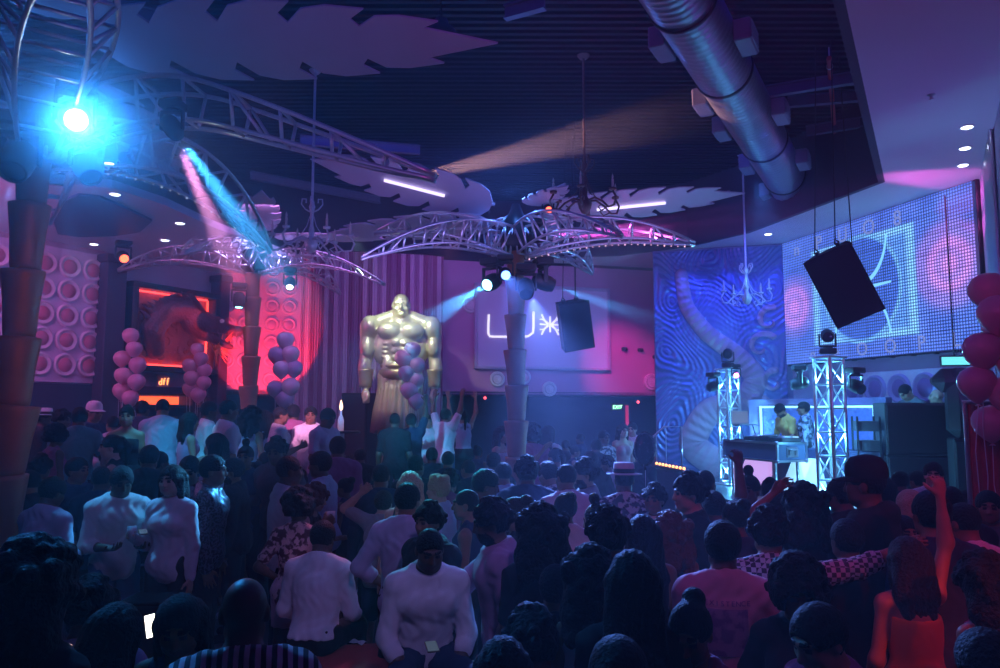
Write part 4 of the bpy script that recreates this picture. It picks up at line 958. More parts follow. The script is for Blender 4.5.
    for k in range(3):
        x = -.085 + .085 * k; m = MB()
        if k == 0: m.tube([(x + .03 * math.cos(q), -.10, -.045 + .035 * math.sin(q)) for q in [j * PI / 6 for j in range(12)]], .011, 5, closed=True); m.tube([(x + .032, -.10, -.08), (x + .032, -.10, .05)], .011, 5)
        else: m.tube([(x - .005, -.10, -.08), (x, -.10, .03), (x + .015, -.10, .055), (x + .03, -.10, .05)], .011, 5); m.tube([(x - .02, -.10, 0), (x + .026, -.10, 0)], .010, 5)
        m.build('glyph', lm, o)
niche()
# ------------------------------------------------------------------ exit sign and small red lights at the back
p = P(617, 407, 20.0); t = thing('exit_sign', 'small green exit sign over the dark doorway at the back', 'exit sign', p, RZB)
m = MB(); m.box((0, 0, 0), (.34, .06, .18), bev=.008); m.build('housing', DK2, t)
cu = bpy.data.curves.new('exit', 'FONT'); cu.body = 'EXIT'; cu.size = .13; cu.extrude = .003; cu.align_x = 'CENTER'; ob = bpy.data.objects.new('exit', cu); COL.objects.link(ob)
me = bpy.data.meshes.new_from_object(ob.evaluated_get(bpy.context.evaluated_depsgraph_get())); bpy.data.objects.remove(ob); me.materials.clear(); me.materials.append(em('exit_green', (.3, 1, .45), 6))
o = link('lettering', me, t); o.location = (0, -.035, -.045); o.rotation_euler = (PI / 2, 0, 0)
for px, py, lab in ((485, 398, 'tiny red pilot light on the dark back wall left of the centre palm'), (638, 402, 'tiny red pilot light right of the exit sign')):
    p = P(px, py, 19.6); t = thing('pilot_light', lab, 'pilot light', p); m = MB(); m.lathe([(.05, .03), (.055, 0), (.04, -.03)], 12, Matrix.Rotation(PI / 2, 4, 'X')); m.build('bezel', DK2, t); m = MB(); m.ball((0, -.02, 0), .035, 8); m.build('lens', em('pilot_red', (1, .08, .12), 5), t)
p = P(627, 412, 20.6); t = thing('red_banner', 'narrow red vertical strip light beside the exit sign', 'strip light', p, RZB); m = MB(); m.box((0, 0, -.1), (.09, .03, .55), bev=.01); m.build('strip_face', mat('red_strip', (.5, .05, .12), .5, emit=(1, .05, .25), es=.5), t); m = MB(); m.box((0, .03, -.1), (.13, .03, .6), bev=.01); m.build('strip_back', DK2, t)
p = P(557, 402, 19.9)
# security cameras on the rose wall
for px, py in ((624, 349), (640, 350), (655, 357)):
    p = PWALL(px, py, B0, B1); t = thing('dome_fixture', {624: 'leftmost small dark fixture on the rose wall right of the screen', 640: 'middle small dark fixture on the rose wall right of the screen', 655: 'small dark fixture at the edge of the mural'}[px], 'wall fixture', p, RZB)
    m = MB(); m.box((0, -.03, 0), (.16, .06, .09), bev=.015); m.build('mount', DK2, t); m = MB(); m.ball((0, -.09, -.01), .05, 10); m.build('dome', DK, t)
# ------------------------------------------------------------------ dark folding screen left of the statue
p = P(341, 410, 16.3); q = P(367, 410, 16.1); t = thing('bass_cabinet', 'tall black loudspeaker box standing left of the giant statue', 'loudspeaker', (p.x, p.y, .5), math.atan2(q.y - p.y, q.x - p.x)); W = (q - p).length
m = MB(); m.box((W / 2, .3, 1.08), (W, .6, 2.16), bev=.015); m.build('cabinet', mat('black_speaker_paint', (.02, .02, .024)), t); m = MB(); m.box((W / 2, -.01, 1.08), (W * .92, .03, 2.04), bev=.01); m.build('grille', mat('speaker_grille', (.035, .035, .04)), t)
# ------------------------------------------------------------------ balloons
def balloon_mesh(m, r):
    m.lathe([(.001, -r * 1.12), (r * .10, -r * 1.08), (r * .42, -r * .86), (r * .78, -r * .5), (r * .97, -r * .08), (r * .97, r * .3), (r * .78, r * .68), (r * .42, r * .92), (.001, r)], 18)
def balloons(center, offs, r, mm, label, group, ground):
    base = None
    for k, (dx, dy, dz) in enumerate(offs):
        rr = r * (.92 + .16 * rnd.random())
        t = thing('balloon', label[k] if isinstance(label, (list, tuple)) else label, 'balloon', (center[0] + dx, center[1] + dy, center[2] + dz), rnd.random() * 6, group)
        m = MB(); balloon_mesh(m, rr); m.build('envelope', mm[k % len(mm)], t)
        m = MB(); m.lathe([(.001, -rr * 1.10), (.018, -rr * 1.16), (.026, -rr * 1.22), (.001, -rr * 1.2)], 10); m.build('knot', mm[k % len(mm)], t)
        m = MB(); a, b = Vector((0, 0, -rr * 1.2)), Vector((-dx * .8, -dy * .8, ground - center[2] - dz)); m.tube([a.lerp(b, j / 6) + Vector((.02 * math.sin(j * 2), 0, 0)) for j in range(7)], .004, 4); m.build('string', mat('white_ribbon', (.8, .8, .8), .5), t)
BP = [mat('pink_latex', (.80, .42, .52), .28, spec=.6, var=.03), mat('rose_latex', (.70, .36, .50), .28, spec=.6, var=.03)]
BW = [mat('white_latex', (.80, .74, .80), .28, spec=.6, var=.03), mat('lilac_latex', (.60, .50, .68), .28, spec=.6, var=.03)]
zig = [(-.02, 0, 1.05), (.07, -.03, .80), (-.16, .0, .62), (.12, .04, .50), (-.10, -.06, .30), (.14, -.02, .18), (-.16, .03, .02), (.02, .02, -.12)]
def ups(n, s): return ['%s, number %s from the top' % (s, w) for w in ('one', 'two', 'three', 'four', 'five', 'six', 'seven', 'eight', 'nine', 'ten')[:n]]
def ORD(s): return [x + ' ' + s for x in ('topmost pink balloon', 'second pink balloon from the top', 'third pink balloon from the top', 'fourth pink balloon from the top', 'fifth pink balloon from the top', 'sixth pink balloon from the top', 'lowest but one pink balloon', 'lowest pink balloon')]
c = P(129, 392, 14.4); balloons(c, zig, .16, BP, ORD('of the bunch left of the dragon bar'), 'pink balloons left of the dragon bar', .5)
c = P(197, 390, 15.6); balloons(c, [(a, b, d * .78) for a, b, d in zig], .155, BP, ORD('of the bunch right of the dragon bar'), 'pink balloons right of the dragon bar', .5)
c = P(284, 395, 15.2); balloons(c, [(0, 0, 1.08), (-.16, .02, .78), (.12, -.03, .80), (.18, .03, .52), (-.05, -.05, .50), (-.17, 0, .12), (.13, -.02, .16), (.0, .05, -.08)], .175, BW,
    [x.replace('pink ', '') + ' of the pale bunch right of the distant palm' for x in ('topmost pink balloon', 'upper left pink balloon', 'upper right pink balloon', 'middle right pink balloon', 'middle pink balloon', 'lower left pink balloon', 'lower right pink balloon', 'lowest pink balloon')], 'pale balloons right of the distant palm', .5)
c = P(411, 402, 15.2); balloons(c, [(.02, 0, 1.02), (-.16, -.02, .86), (.12, -.04, .72), (-.10, -.08, .56), (.10, -.02, .42), (-.03, -.06, .22), (.10, -.04, .02)], .17, [mat('mauve_latex', (.55, .34, .52), .3, spec=.5)] + BP,
    [x + ' of the mauve bunch in front of the statue' for x in ('topmost balloon', 'second balloon', 'third balloon', 'fourth balloon', 'fifth balloon', 'sixth balloon', 'lowest balloon')], 'mauve balloons before the statue', .5)
c = P(1001, 400, 6.6)
balloons(c, [(.02, .1, .95), (-.02, -.08, .72), (.12, .12, .62), (-.13, .0, .42), (.10, -.08, .34), (-.16, .06, .14), (.06, -.02, .04), (-.02, .12, -.2)], .165, BP,
    [x + ' of the big rosy bunch at the right edge' for x in ('topmost balloon', 'second balloon', 'third balloon', 'bulging left balloon', 'fifth balloon', 'lower left balloon', 'lower middle balloon', 'lowest balloon')], 'rosy balloons at the right edge', 0)
# foil confetti balloon
p = P(645, 449, 9.6); t = thing('foil_balloon', 'black round foil balloon speckled with glitter floating above the crowd', 'balloon', p, .3)
m = MB(); m.ball((0, 0, 0), (.145, .085, .215), 24); m.mi = 1
for k in range(110):
    a, b = rnd.random() * 6.28, math.acos(rnd.uniform(-1, 1)); q = Vector((.147 * math.sin(b) * math.cos(a), .087 * math.sin(b) * math.sin(a), .217 * math.cos(b))); m.ball(tuple(q), .004 + .003 * rnd.random(), 5)
m.build('envelope', [mat('black_foil', (.03, .02, .05), .15, .6), mat('glitter', (.9, .8, .9), .2, .9)], t)
m = MB(); m.lathe([(.006, -.26), (.022, -.245), (.008, -.21)], 8); m.build('neck', mat('black_foil', (.03, .02, .05)), t)
m = MB(); m.tube([(0, 0, -.25), (.01, .02, -.8), (-.02, 0, -p.z)], .004, 5); m.build('string', mat('white_ribbon', (.8, .8, .8)), t)
# ================================================================== people: one continuous body each, clothes and hair as children
V3 = lambda *a: np.array(a, np.float64)
def nrm(v): v = np.array(v, np.float64); return v / (np.linalg.norm(v) + 1e-9)
def rotm(ax, deg):
    return np.array(Matrix.Rotation(math.radians(deg), 3, ax))
POSES = {
 # arms: (upper dir, fore dir, palm normal, curl);  x+ = the person's left, -y = forward
 'idle': dict(aL=((.20, -.02, -1), (.10, -.22, -1), (-1, 0, 0), .35), aR=((-.20, .02, -1), (-.08, -.28, -1), (1, 0, 0), .35), lL=((.06, -.02, -1), (.02, .04, -1)), lR=((-.08, .0, -1), (-.03, .03, -1)), lean=2),
 'drink': dict(aL=((.18, 0, -1), (.08, -.25, -1), (-1, 0, 0), .35), aR=((-.22, -.10, -1), (.18, -.92, .42), (.9, 0, 0), .95), lL=((.06, -.02, -1), (.02, .04, -1)), lR=((-.10, .02, -1), (-.02, .02, -1)), lean=1),
 'phone': dict(aL=((.22, -.15, -1), (-.45, -.95, .05), (0, 0, 1), .7), aR=((-.22, -.15, -1), (.45, -.95, .08), (0, 0, 1), .7), lL=((.08, -.02, -1), (.02, .04, -1)), lR=((-.06, .02, -1), (-.02, .02, -1)), lean=4, head=(0, 18)),
 'up1': dict(aL=((.22, .0, -1), (.05, -.5, -.8), (-1, 0, 0), .4), aR=((-.35, -.12, .95), (-.02, -.10, 1), (0, -1, 0), 1.0), lL=((.09, -.05, -1), (.02, .10, -1)), lR=((-.09, .02, -1), (-.02, .05, -1)), lean=3),
 'up2': dict(aL=((.42, -.12, .9), (.02, -.15, 1), (0, -1, 0), .35), aR=((-.42, -.12, .9), (-.02, -.15, 1), (0, -1, 0), .35), lL=((.10, -.06, -1), (.03, .10, -1)), lR=((-.10, .02, -1), (-.02, .06, -1)), lean=2),
 'dance': dict(aL=((.45, .10, -.9), (.05, -.95, .25), (-.6, 0, -.8), .6), aR=((-.40, .15, -.9), (.10, -.9, .10), (.6, 0, -.8), .6), lL=((.12, -.16, -1), (.02, .20, -1)), lR=((-.12, -.08, -1), (-.02, .12, -1)), lean=6, head=(12, 6)),
 'hip': dict(aL=((.55, .12, -.85), (-.75, -.25, -.55), (-.6, 0, -.4), .5), aR=((-.18, 0, -1), (-.06, -.3, -1), (1, 0, 0), .35), lL=((.04, -.04, -1), (.02, .06, -1)), lR=((-.10, .02, -1), (-.02, .02, -1)), lean=1, head=(-14, 4)),
 'head': dict(aL=((.80, -.15, .35), (-.85, .15, .75), (-.3, .6, 0), .5), aR=((-.25, -.05, -1), (.05, -.7, -.5), (1, 0, 0), .4), lL=((.08, -.05, -1), (.02, .08, -1)), lR=((-.09, .02, -1), (-.02, .05, -1)), lean=2),
 'sit': dict(aL=((.22, -.30, -.95), (-.35, -.75, -.60), (-.5, 0, -.8), .6), aR=((-.22, -.30, -.95), (.38, -.75, -.60), (.5, 0, -.8), .6), lL=((.30, -1, -.06), (.02, -.06, -1)), lR=((-.30, -1, -.06), (-.02, -.06, -1)), lean=14, head=(0, 8)),
 'sitb': dict(aL=((.28, -.12, -1), (-.10, -.95, -.25), (0, 0, -1), .3), aR=((-.28, -.12, -1), (.10, -.95, -.25), (0, 0, -1), .3), lL=((.20, -1, -.05), (.02, -.05, -1)), lR=((-.20, -1, -.05), (-.02, -.05, -1)), lean=8, head=(0, 14)),
 'point': dict(aL=((.22, 0, -1), (.05, -.5, -.8), (-1, 0, 0), .4), aR=((-.95, -.05, .16), (-.92, -.10, .40), (0, -.5, -1), .18), lL=((.09, -.05, -1), (.02, .08, -1)), lR=((-.10, .02, -1), (-.02, .05, -1)), lean=2),
 'djlean': dict(aL=((.25, -.45, -.85), (-.12, -.95, -.30), (0, 0, -1), .45), aR=((-.25, -.45, -.85), (.10, -.95, -.22), (0, 0, -1), .45), lL=((.10, -.04, -1), (.02, .06, -1)), lR=((-.10, .02, -1), (-.02, .04, -1)), lean=20, head=(0, 22)),
 'reach': dict(aL=((.22, .05, -1), (.08, -.35, -.95), (-1, 0, 0), .4), aR=((-.10, -.80, -.55), (.12, -.98, -.12), (0, 0, -1), .3), lL=((.08, -.04, -1), (.02, .06, -1)), lR=((-.09, .02, -1), (-.02, .04, -1)), lean=7, head=(0, 4)),
 'walk': dict(aL=((.18, .35, -1), (.08, -.1, -1), (-1, 0, 0), .4), aR=((-.18, -.35, -1), (-.02, -.75, -.75), (1, 0, 0), .4), lL=((.04, -.32, -1), (.01, .08, -1)), lR=((-.06, .22, -1), (-.02, .42, -1)), lean=4),
}
def skel(pose, fem):
    p = POSES[pose]; s = {}
    sw, hw = (.150, .098) if fem else (.176, .092)
    th, sh, ua, fa = .425, .415, .295, .255
    P0 = V3(0, 0, 0); 
    for q, k, sg in (('L', 'lL', 1), ('R', 'lR', -1)):
        h = P0 + V3(sg * hw, 0, -.02); kn = h + nrm(p[k][0]) * th; an = kn + nrm(p[k][1]) * sh
        s['hip' + q], s['kn' + q], s['an' + q] = h, kn, an
    dz = .085 - min(s['anL'][2], s['anR'][2]); off = V3(0, 0, dz); P0 = P0 + off
    for k in list(s): s[k] = s[k] + off
    R = rotm('X', p.get('lean', 0)); u = R @ V3(0, 0, 1); f = R @ V3(0, -1, 0)
    # Matrix.Rotation about +X by a positive angle tips z toward -y
    if u[1] > 0: R = rotm('X', -p.get('lean', 0)); u = R @ V3(0, 0, 1); f = R @ V3(0, -1, 0)
    s.update(P0=P0, u=u, f=f, S=P0 + u * .475, N=P0 + u * .535)
    hy, hp = p.get('head', (0, 0))
    HR = R @ rotm('Z', hy); ax = HR @ V3(1, 0, 0); hu = np.array(Matrix.Rotation(math.radians(hp), 3, Vector(ax))) ; HR2 = hu @ HR
    if (HR2 @ V3(0, 0, 1))[1] > (HR @ V3(0, 0, 1))[1]: HR2 = np.array(Matrix.Rotation(-math.radians(hp), 3, Vector(ax))) @ HR
    s['HR'] = HR2; s['Hc'] = s['N'] + (u * .6 + (HR2 @ V3(0, 0, 1)) * .4) * .135 + (HR2 @ V3(0, -1, 0)) * .018
    for q, k, sg in (('L', 'aL', 1), ('R', 'aR', -1)):
        a = p[k]; shd = s['S'] + V3(sg * sw, 0, 0) - u * .028; up = nrm(a[0])
        if up[2] > .2: shd = shd + V3(-sg * .02, 0, .045)
        el = shd + nrm(R @ up) * ua; wr = el + nrm(R @ nrm(a[1])) * fa
        s['sh' + q], s['el' + q], s['wr' + q] = shd, el, wr; s['hd' + q] = nrm(R @ nrm(a[1])); s['pn' + q] = R @ V3(*a[2]); s['cu' + q] = a[3]
    s['sw'], s['hw'], s['fem'] = sw, hw, fem; return s
def bounds(s, ex=.20):
    pts = np.array([s[k] for k in s if isinstance(s[k], np.ndarray) and s[k].shape == (3,) and k not in ('u', 'f', 'hdL', 'hdR', 'pnL', 'pnR')])
    lo, hi = pts.min(0) - ex, pts.max(0) + ex; lo[2] = min(lo[2], -.02); hi[2] += .05; return lo, hi
def torso(F, s, e=0.0):
    P0, u, f, fem = s['P0'], s['u'], s['f'], s['fem']; Rw = np.stack([V3(1, 0, 0), -f, u])
    E = lambda c, r, k=.05: F.ell(c, [x + e for x in r], Rw, k)
    if fem:
        E(P0 + u * .02, (.170, .118, .12)); E(P0 + u * .17, (.122, .092, .14), .07); E(P0 + u * .33, (.142, .105, .16), .07)
        for sg in (-1, 1): E(P0 + u * .335 + f * .075 + V3(sg * .066, 0, 0), (.062, .062, .062), .04); E(P0 - u * .03 - f * .07 + V3(sg * .07, 0, 0), (.085, .08, .09), .05)
    else:
        E(P0 + u * .02, (.158, .115, .12)); E(P0 + u * .17, (.150, .108, .15), .07); E(P0 + u * .34, (.172, .120, .18), .07)
        for sg in (-1, 1): E(P0 + u * .37 + f * .085 + V3(sg * .075, 0, 0), (.08, .04, .06), .05); E(P0 - u * .03 - f * .06 + V3(sg * .07, 0, 0), (.082, .075, .09), .05)
    for sg, q in ((1, 'L'), (-1, 'R')):
        F.cone(s['N'] - u * .02 - f * .012, s['sh' + q], (.050 if fem else .062) + e, (.050 if fem else .060) + e, .05)
def arm(F, s, q, e=0.0, e2=None, frac=2.0, k=.035):
    """frac 1 = whole upper arm, 2 = to the wrist"""
    fem = s['fem']; r = (.044, .036, .034, .024) if fem else (.054, .043, .041, .029); e2 = e if e2 is None else e2
    a, b, c = s['sh' + q], s['el' + q], s['wr' + q]
    fu = min(1, frac); F.cone(a, a + (b - a) * fu, r[0] + e, r[0] + (r[1] - r[0]) * fu + e2, k)
    if frac > 1:
        ff = frac - 1; F.cone(b, b + (c - b) * ff, r[2] + e2, r[2] + (r[3] - r[2]) * ff + e2, k)
        if e == 0: F.cone(b + (c - b) * .05, b + (c - b) * .5, r[2] * 1.08, r[3] * 1.1, .03)
def leg(F, s, q, e=0.0, frac=2.0, flare=0.0):
    fem = s['fem']; a, b, c = s['hip' + q], s['kn' + q], s['an' + q]; r = (.092, .056, .054, .036) if fem else (.088, .058, .056, .039)
    fu = min(1, frac); F.cone(a, a + (b - a) * fu, r[0] + e, r[0] + (r[1] - r[0]) * fu + e + flare * .5, .05)
    if frac > 1:
        ff = frac - 1; F.cone(b, b + (c - b) * ff, r[2] + e + flare * .5, r[2] + (r[3] - r[2]) * ff + e + flare, .045)
        if e == 0: F.ell(b + (c - b) * .28 + V3(0, .022, 0), (.05, .05, .12), None, .04)
def footp(F, s, q, e=0.0):
    an = s['an' + q]; fl = min(an[2], .085); sg = 1 if q == 'L' else -1
    F.cone(an + V3(0, .03, .035 - an[2] if an[2] < .2 else -.05), an + V3(sg * .02, -.14, .03 - an[2] if an[2] < .2 else -.055), .036 + e, .032 + e, .03); F.cone(an, an + V3(0, .01, -.04), .036 + e, .034 + e, .03)
    F.cone(an + V3(sg * .02, -.10, .028 - an[2] if an[2] < .2 else -.057), an + V3(sg * .045, -.16, .024 - an[2] if an[2] < .2 else -.06), .028 + e, .018 + e, .02)
def hand(F, s, q, sc=1.0):
    d, n, cu, w = s['hd' + q], nrm(s['pn' + q]), s['cu' + q], s['wr' + q]; n = nrm(n - d * (n @ d)); sd = np.cross(d, n) * (-1 if q == 'L' else 1)   # thumb side
    R = np.stack([sd, n, d]); F.ell(w + d * .048, (.042 * sc, .019 * sc, .055 * sc), R, .02)
    L = (.072, .082, .076, .060)
    for i in range(4):
        o = (1.5 - i) * .0205; b = w + d * (.086 - .004 * abs(i - 1.2)) + sd * o * sc; spread = sd * (1.5 - i) * .10
        d1 = nrm(d * math.cos(cu * .75) + n * math.sin(cu * .75) + spread); d2 = nrm(d * math.cos(cu * 1.75) + n * math.sin(cu * 1.75) + spread * .6)
        m = b + d1 * L[i] * .5; F.cone(b - d1 * .01, m, .0100 * sc, .0092 * sc, .006); F.cone(m, m + d2 * L[i] * .5, .0092 * sc, .0075 * sc, .006)
    b = w + d * .022 + sd * .030; t1 = b + nrm(d * .65 + sd * .7 + n * .35) * .042; t2 = t1 + nrm(d * .9 + sd * .25 + n * (.25 + cu * .5)) * .034
    F.cone(b, t1, .0145 * sc, .0118 * sc, .012); F.cone(t1, t2, .0115 * sc, .009 * sc, .006)
def headp(F, s):
    Hc, HR, fem = s['Hc'], s['HR'], s['fem']; X, Fw, U = HR @ V3(1, 0, 0), HR @ V3(0, -1, 0), HR @ V3(0, 0, 1); R = np.stack([X, -Fw, U])
    g = lambda x, f, u: Hc + X * x + Fw * f + U * u; k = .96 if fem else 1.0
    F.cone(s['N'] - s['u'] * .045 - s['f'] * .01, g(0, -.022, -.055), .050 * k if fem else .058, .047 * k if fem else .055, .035)
    F.ell(g(0, -.012, .028), (.075 * k, .094 * k, .090 * k), R, .02); F.ell(g(0, .028, -.03), (.060 * k, .068 * k, .075 * k), R, .03); F.ell(g(0, .062, -.088), (.026 if fem else .031, .024, .022), R, .03)
    for sg in (-1, 1):
        F.ell(g(sg * .038, .060, -.020), (.026, .024, .028), R, .03); F.ell(g(sg * .046, .028, -.068), (.022, .035, .022), R, .03)
        F.ell(g(sg * .031, .094, .012), (.019, .013, .012), R, .012, True); F.ell(g(sg * .031, .078, .011), (.0145, .013, .0115), R, .004)
        F.ell(g(sg * .076 * k, -.012, -.005), (.011, .022, .033), R, .008); F.cone(g(sg * .012, .093, .032), g(sg * .050, .076, .036), .010, .008, .015)
    F.cone(g(0, .090, .018), g(0, .108, -.024), .009, .0135, .012)
    for sg in (-1, 1): F.ell(g(sg * .012, .100, -.030), (.009, .009, .007), R, .008)
    F.ell(g(0, .090, -.054), (.023, .011, .0075), R, .006); F.ell(g(0, .087, -.066), (.019, .011, .0075), R, .006)
def fmesh(name, F, mats, heads=None):
    pos, Q = F.nets(); mi = None
    if heads is not None:
        s = heads; c = pos[Q].mean(1) - s['Hc']; x = np.abs(c @ (s['HR'] @ V3(1, 0, 0))); f = c @ (s['HR'] @ V3(0, -1, 0)); u = c @ (s['HR'] @ V3(0, 0, 1)); mi = np.zeros(len(Q), np.int32)
        mi[(f > -.01) & (u < -.038) & (u > -.135) & ~((x < .03) & (u > -.042)) & (np.abs(c).max(1) < .14) & (f > .0) & (f + .9 * (-u) > .075)] = 4
        mi[(f > .06) & (x > .012) & (x < .052) & (u > .028) & (u < .043)] = 3; mi[(f > .08) & (x < .026) & (u > -.072) & (u < -.046)] = 2; mi[(f > .066) & (x > .018) & (x < .045) & (u > .001) & (u < .021)] = 1
    return mesh_np(name, pos, Q, mats, mi)
VOX = .0095; CACHE = {}; DUM = mat('plain_cloth', (.3, .3, .3))
def body_mesh(pose, fem):
    k = ('b', pose, fem)
    if k not in CACHE:
        s = skel(pose, fem); F = Fld(*bounds(s), VOX); torso(F, s); headp(F, s)
        for q in 'LR': arm(F, s, q); hand(F, s, q, .95 if fem else 1.05); leg(F, s, q); footp(F, s, q)
        CACHE[k] = (fmesh('person_body', F, [DUM] * 5, s), s)
    return CACHE[k]
def top_mesh(pose, fem, kind):
    k = ('t', pose, fem, kind)
    if k not in CACHE:
        s = skel(pose, fem); F = Fld(*bounds(s), VOX); P0, u, f, N = s['P0'], s['u'], s['f'], s['N']
        e = {'tee': .018, 'shirt': .020, 'rolled': .020, 'jacket': .030, 'tank': .010, 'bare': .010, 'dress': .010, 'hoodie': .038, 'polo': .022}[kind]
        torso(F, s, e); sit = pose in ('sit', 'sitb')
        if kind == 'dress':
            for q in 'LR': leg(F, s, q, .016, .75)
            F.cone(P0, P0 + (s['knL'] + s['knR']) / 2 * .45 - P0 * .45 if not sit else P0, .155, .165, .06)
            F.cut(P0 + ((s['knL'] + s['knR']) / 2 - P0) * .72, (s['knL'] + s['knR']) / 2 - P0)
        else:
            if not sit and kind in ('tee', 'shirt', 'rolled', 'jacket', 'hoodie', 'polo'): F.cone(P0 + V3(-.05, 0, 0), P0 + V3(.05, 0, -.06), .105 + e, .10 + e, .07)
            F.cut(P0 - u * (.02 if sit else .13 if kind not in ('tank', 'bare') else .05), -u)
        if kind in ('bare', 'dress'): F.cut(P0 + u * .40, u * .95 + f * -.25)
        elif kind == 'tank':
            F.cut(N - u * .035 + f * .05, u + f * .5)
            for sg in (-1, 1): F.cut(s['S'] + V3(sg * .135, 0, 0), V3(sg, 0, .35))
            for sg in (-1, 1): F.cone(N + V3(sg * .07, 0, 0) - u * .05 - f * .09, N + V3(sg * .075, 0, 0) + u * .012, .020, .020, .01); F.cone(N + V3(sg * .075, 0, 0) + u * .012, N + V3(sg * .07, 0, 0) - u * .12 + f * .10, .020, .022, .01)
        else: F.cut(N + u * .028 + f * (-.02), u * .9 + f * .25)
        fr = {'tee': .72, 'polo': .78, 'shirt': 1.95, 'rolled': 1.38, 'jacket': 1.97, 'hoodie': 1.97}.get(kind)
        if fr:
            for q in 'LR': arm(F, s, q, min(e, .022) , min(e, .026) * (.75 if kind in ('shirt', 'rolled') else .9), fr, .03)
            if kind == 'rolled':
                for q in 'LR':
                    d = s['wr' + q] - s['el' + q]; F.cone(s['el' + q] + d * .30, s['el' + q] + d * .40, .058 if not fem else .050, .056 if not fem else .048, .006)
        F.ripple(.0055 if kind not in ('bare', 'dress', 'tank') else .002, 62, len(CACHE))
        if kind in ('shirt', 'rolled', 'polo', 'jacket'):
            nr = .062 if fem else .070; a = [N + V3(nr * math.cos(t), 0, 0) - f * nr * math.sin(t) * .95 + u * (.012 + .022 * math.sin(t)) - f * .004 for t in [j * 2 * PI / 16 for j in range(17)]]
            for i in range(16): F.cone(a[i], a[i + 1], .014, .014, .008)
        if kind == 'hoodie': F.ell(N - f * .09 + u * .0, (.10, .055, .05), None, .04)
        CACHE[k] = fmesh('top', F, [DUM])
    return CACHE[k]
def bottom_mesh(pose, fem, kind):
    k = ('p', pose, fem, kind)
    if k not in CACHE:
        s = skel(pose, fem); F = Fld(*bounds(s), VOX); P0, u = s['P0'], s['u']; torso(F, s, .013); F.cut(P0 + u * .10, u)
        if kind == 'skirt':
            for q in 'LR': leg(F, s, q, .018, .62)
            F.cone(P0, P0 + ((s['knL'] + s['knR']) / 2 - P0) * .5, .15, .16, .06); F.cut(P0 + ((s['knL'] + s['knR']) / 2 - P0) * .66, (s['knL'] + s['knR']) / 2 - P0)
        else:
            for q in 'LR': leg(F, s, q, .015, 1.95 if kind == 'pants' else .92, .012 if kind == 'pants' else .02)
        F.ripple(.004, 55, len(CACHE)); CACHE[k] = fmesh('bottom', F, [DUM])
    return CACHE[k]
def shoes_mesh(pose, fem):
    k = ('s', pose, fem)
    if k not in CACHE:
        s = skel(pose, fem); out = []
        for q in 'LR':
            F = Fld(*bounds(s), VOX); footp(F, s, q, .009); F.cut(s['an' + q] + V3(0, 0, .015), V3(0, 0, 1)); out.append(fmesh('shoe', F, [DUM]))
        CACHE[k] = out
    return CACHE[k]
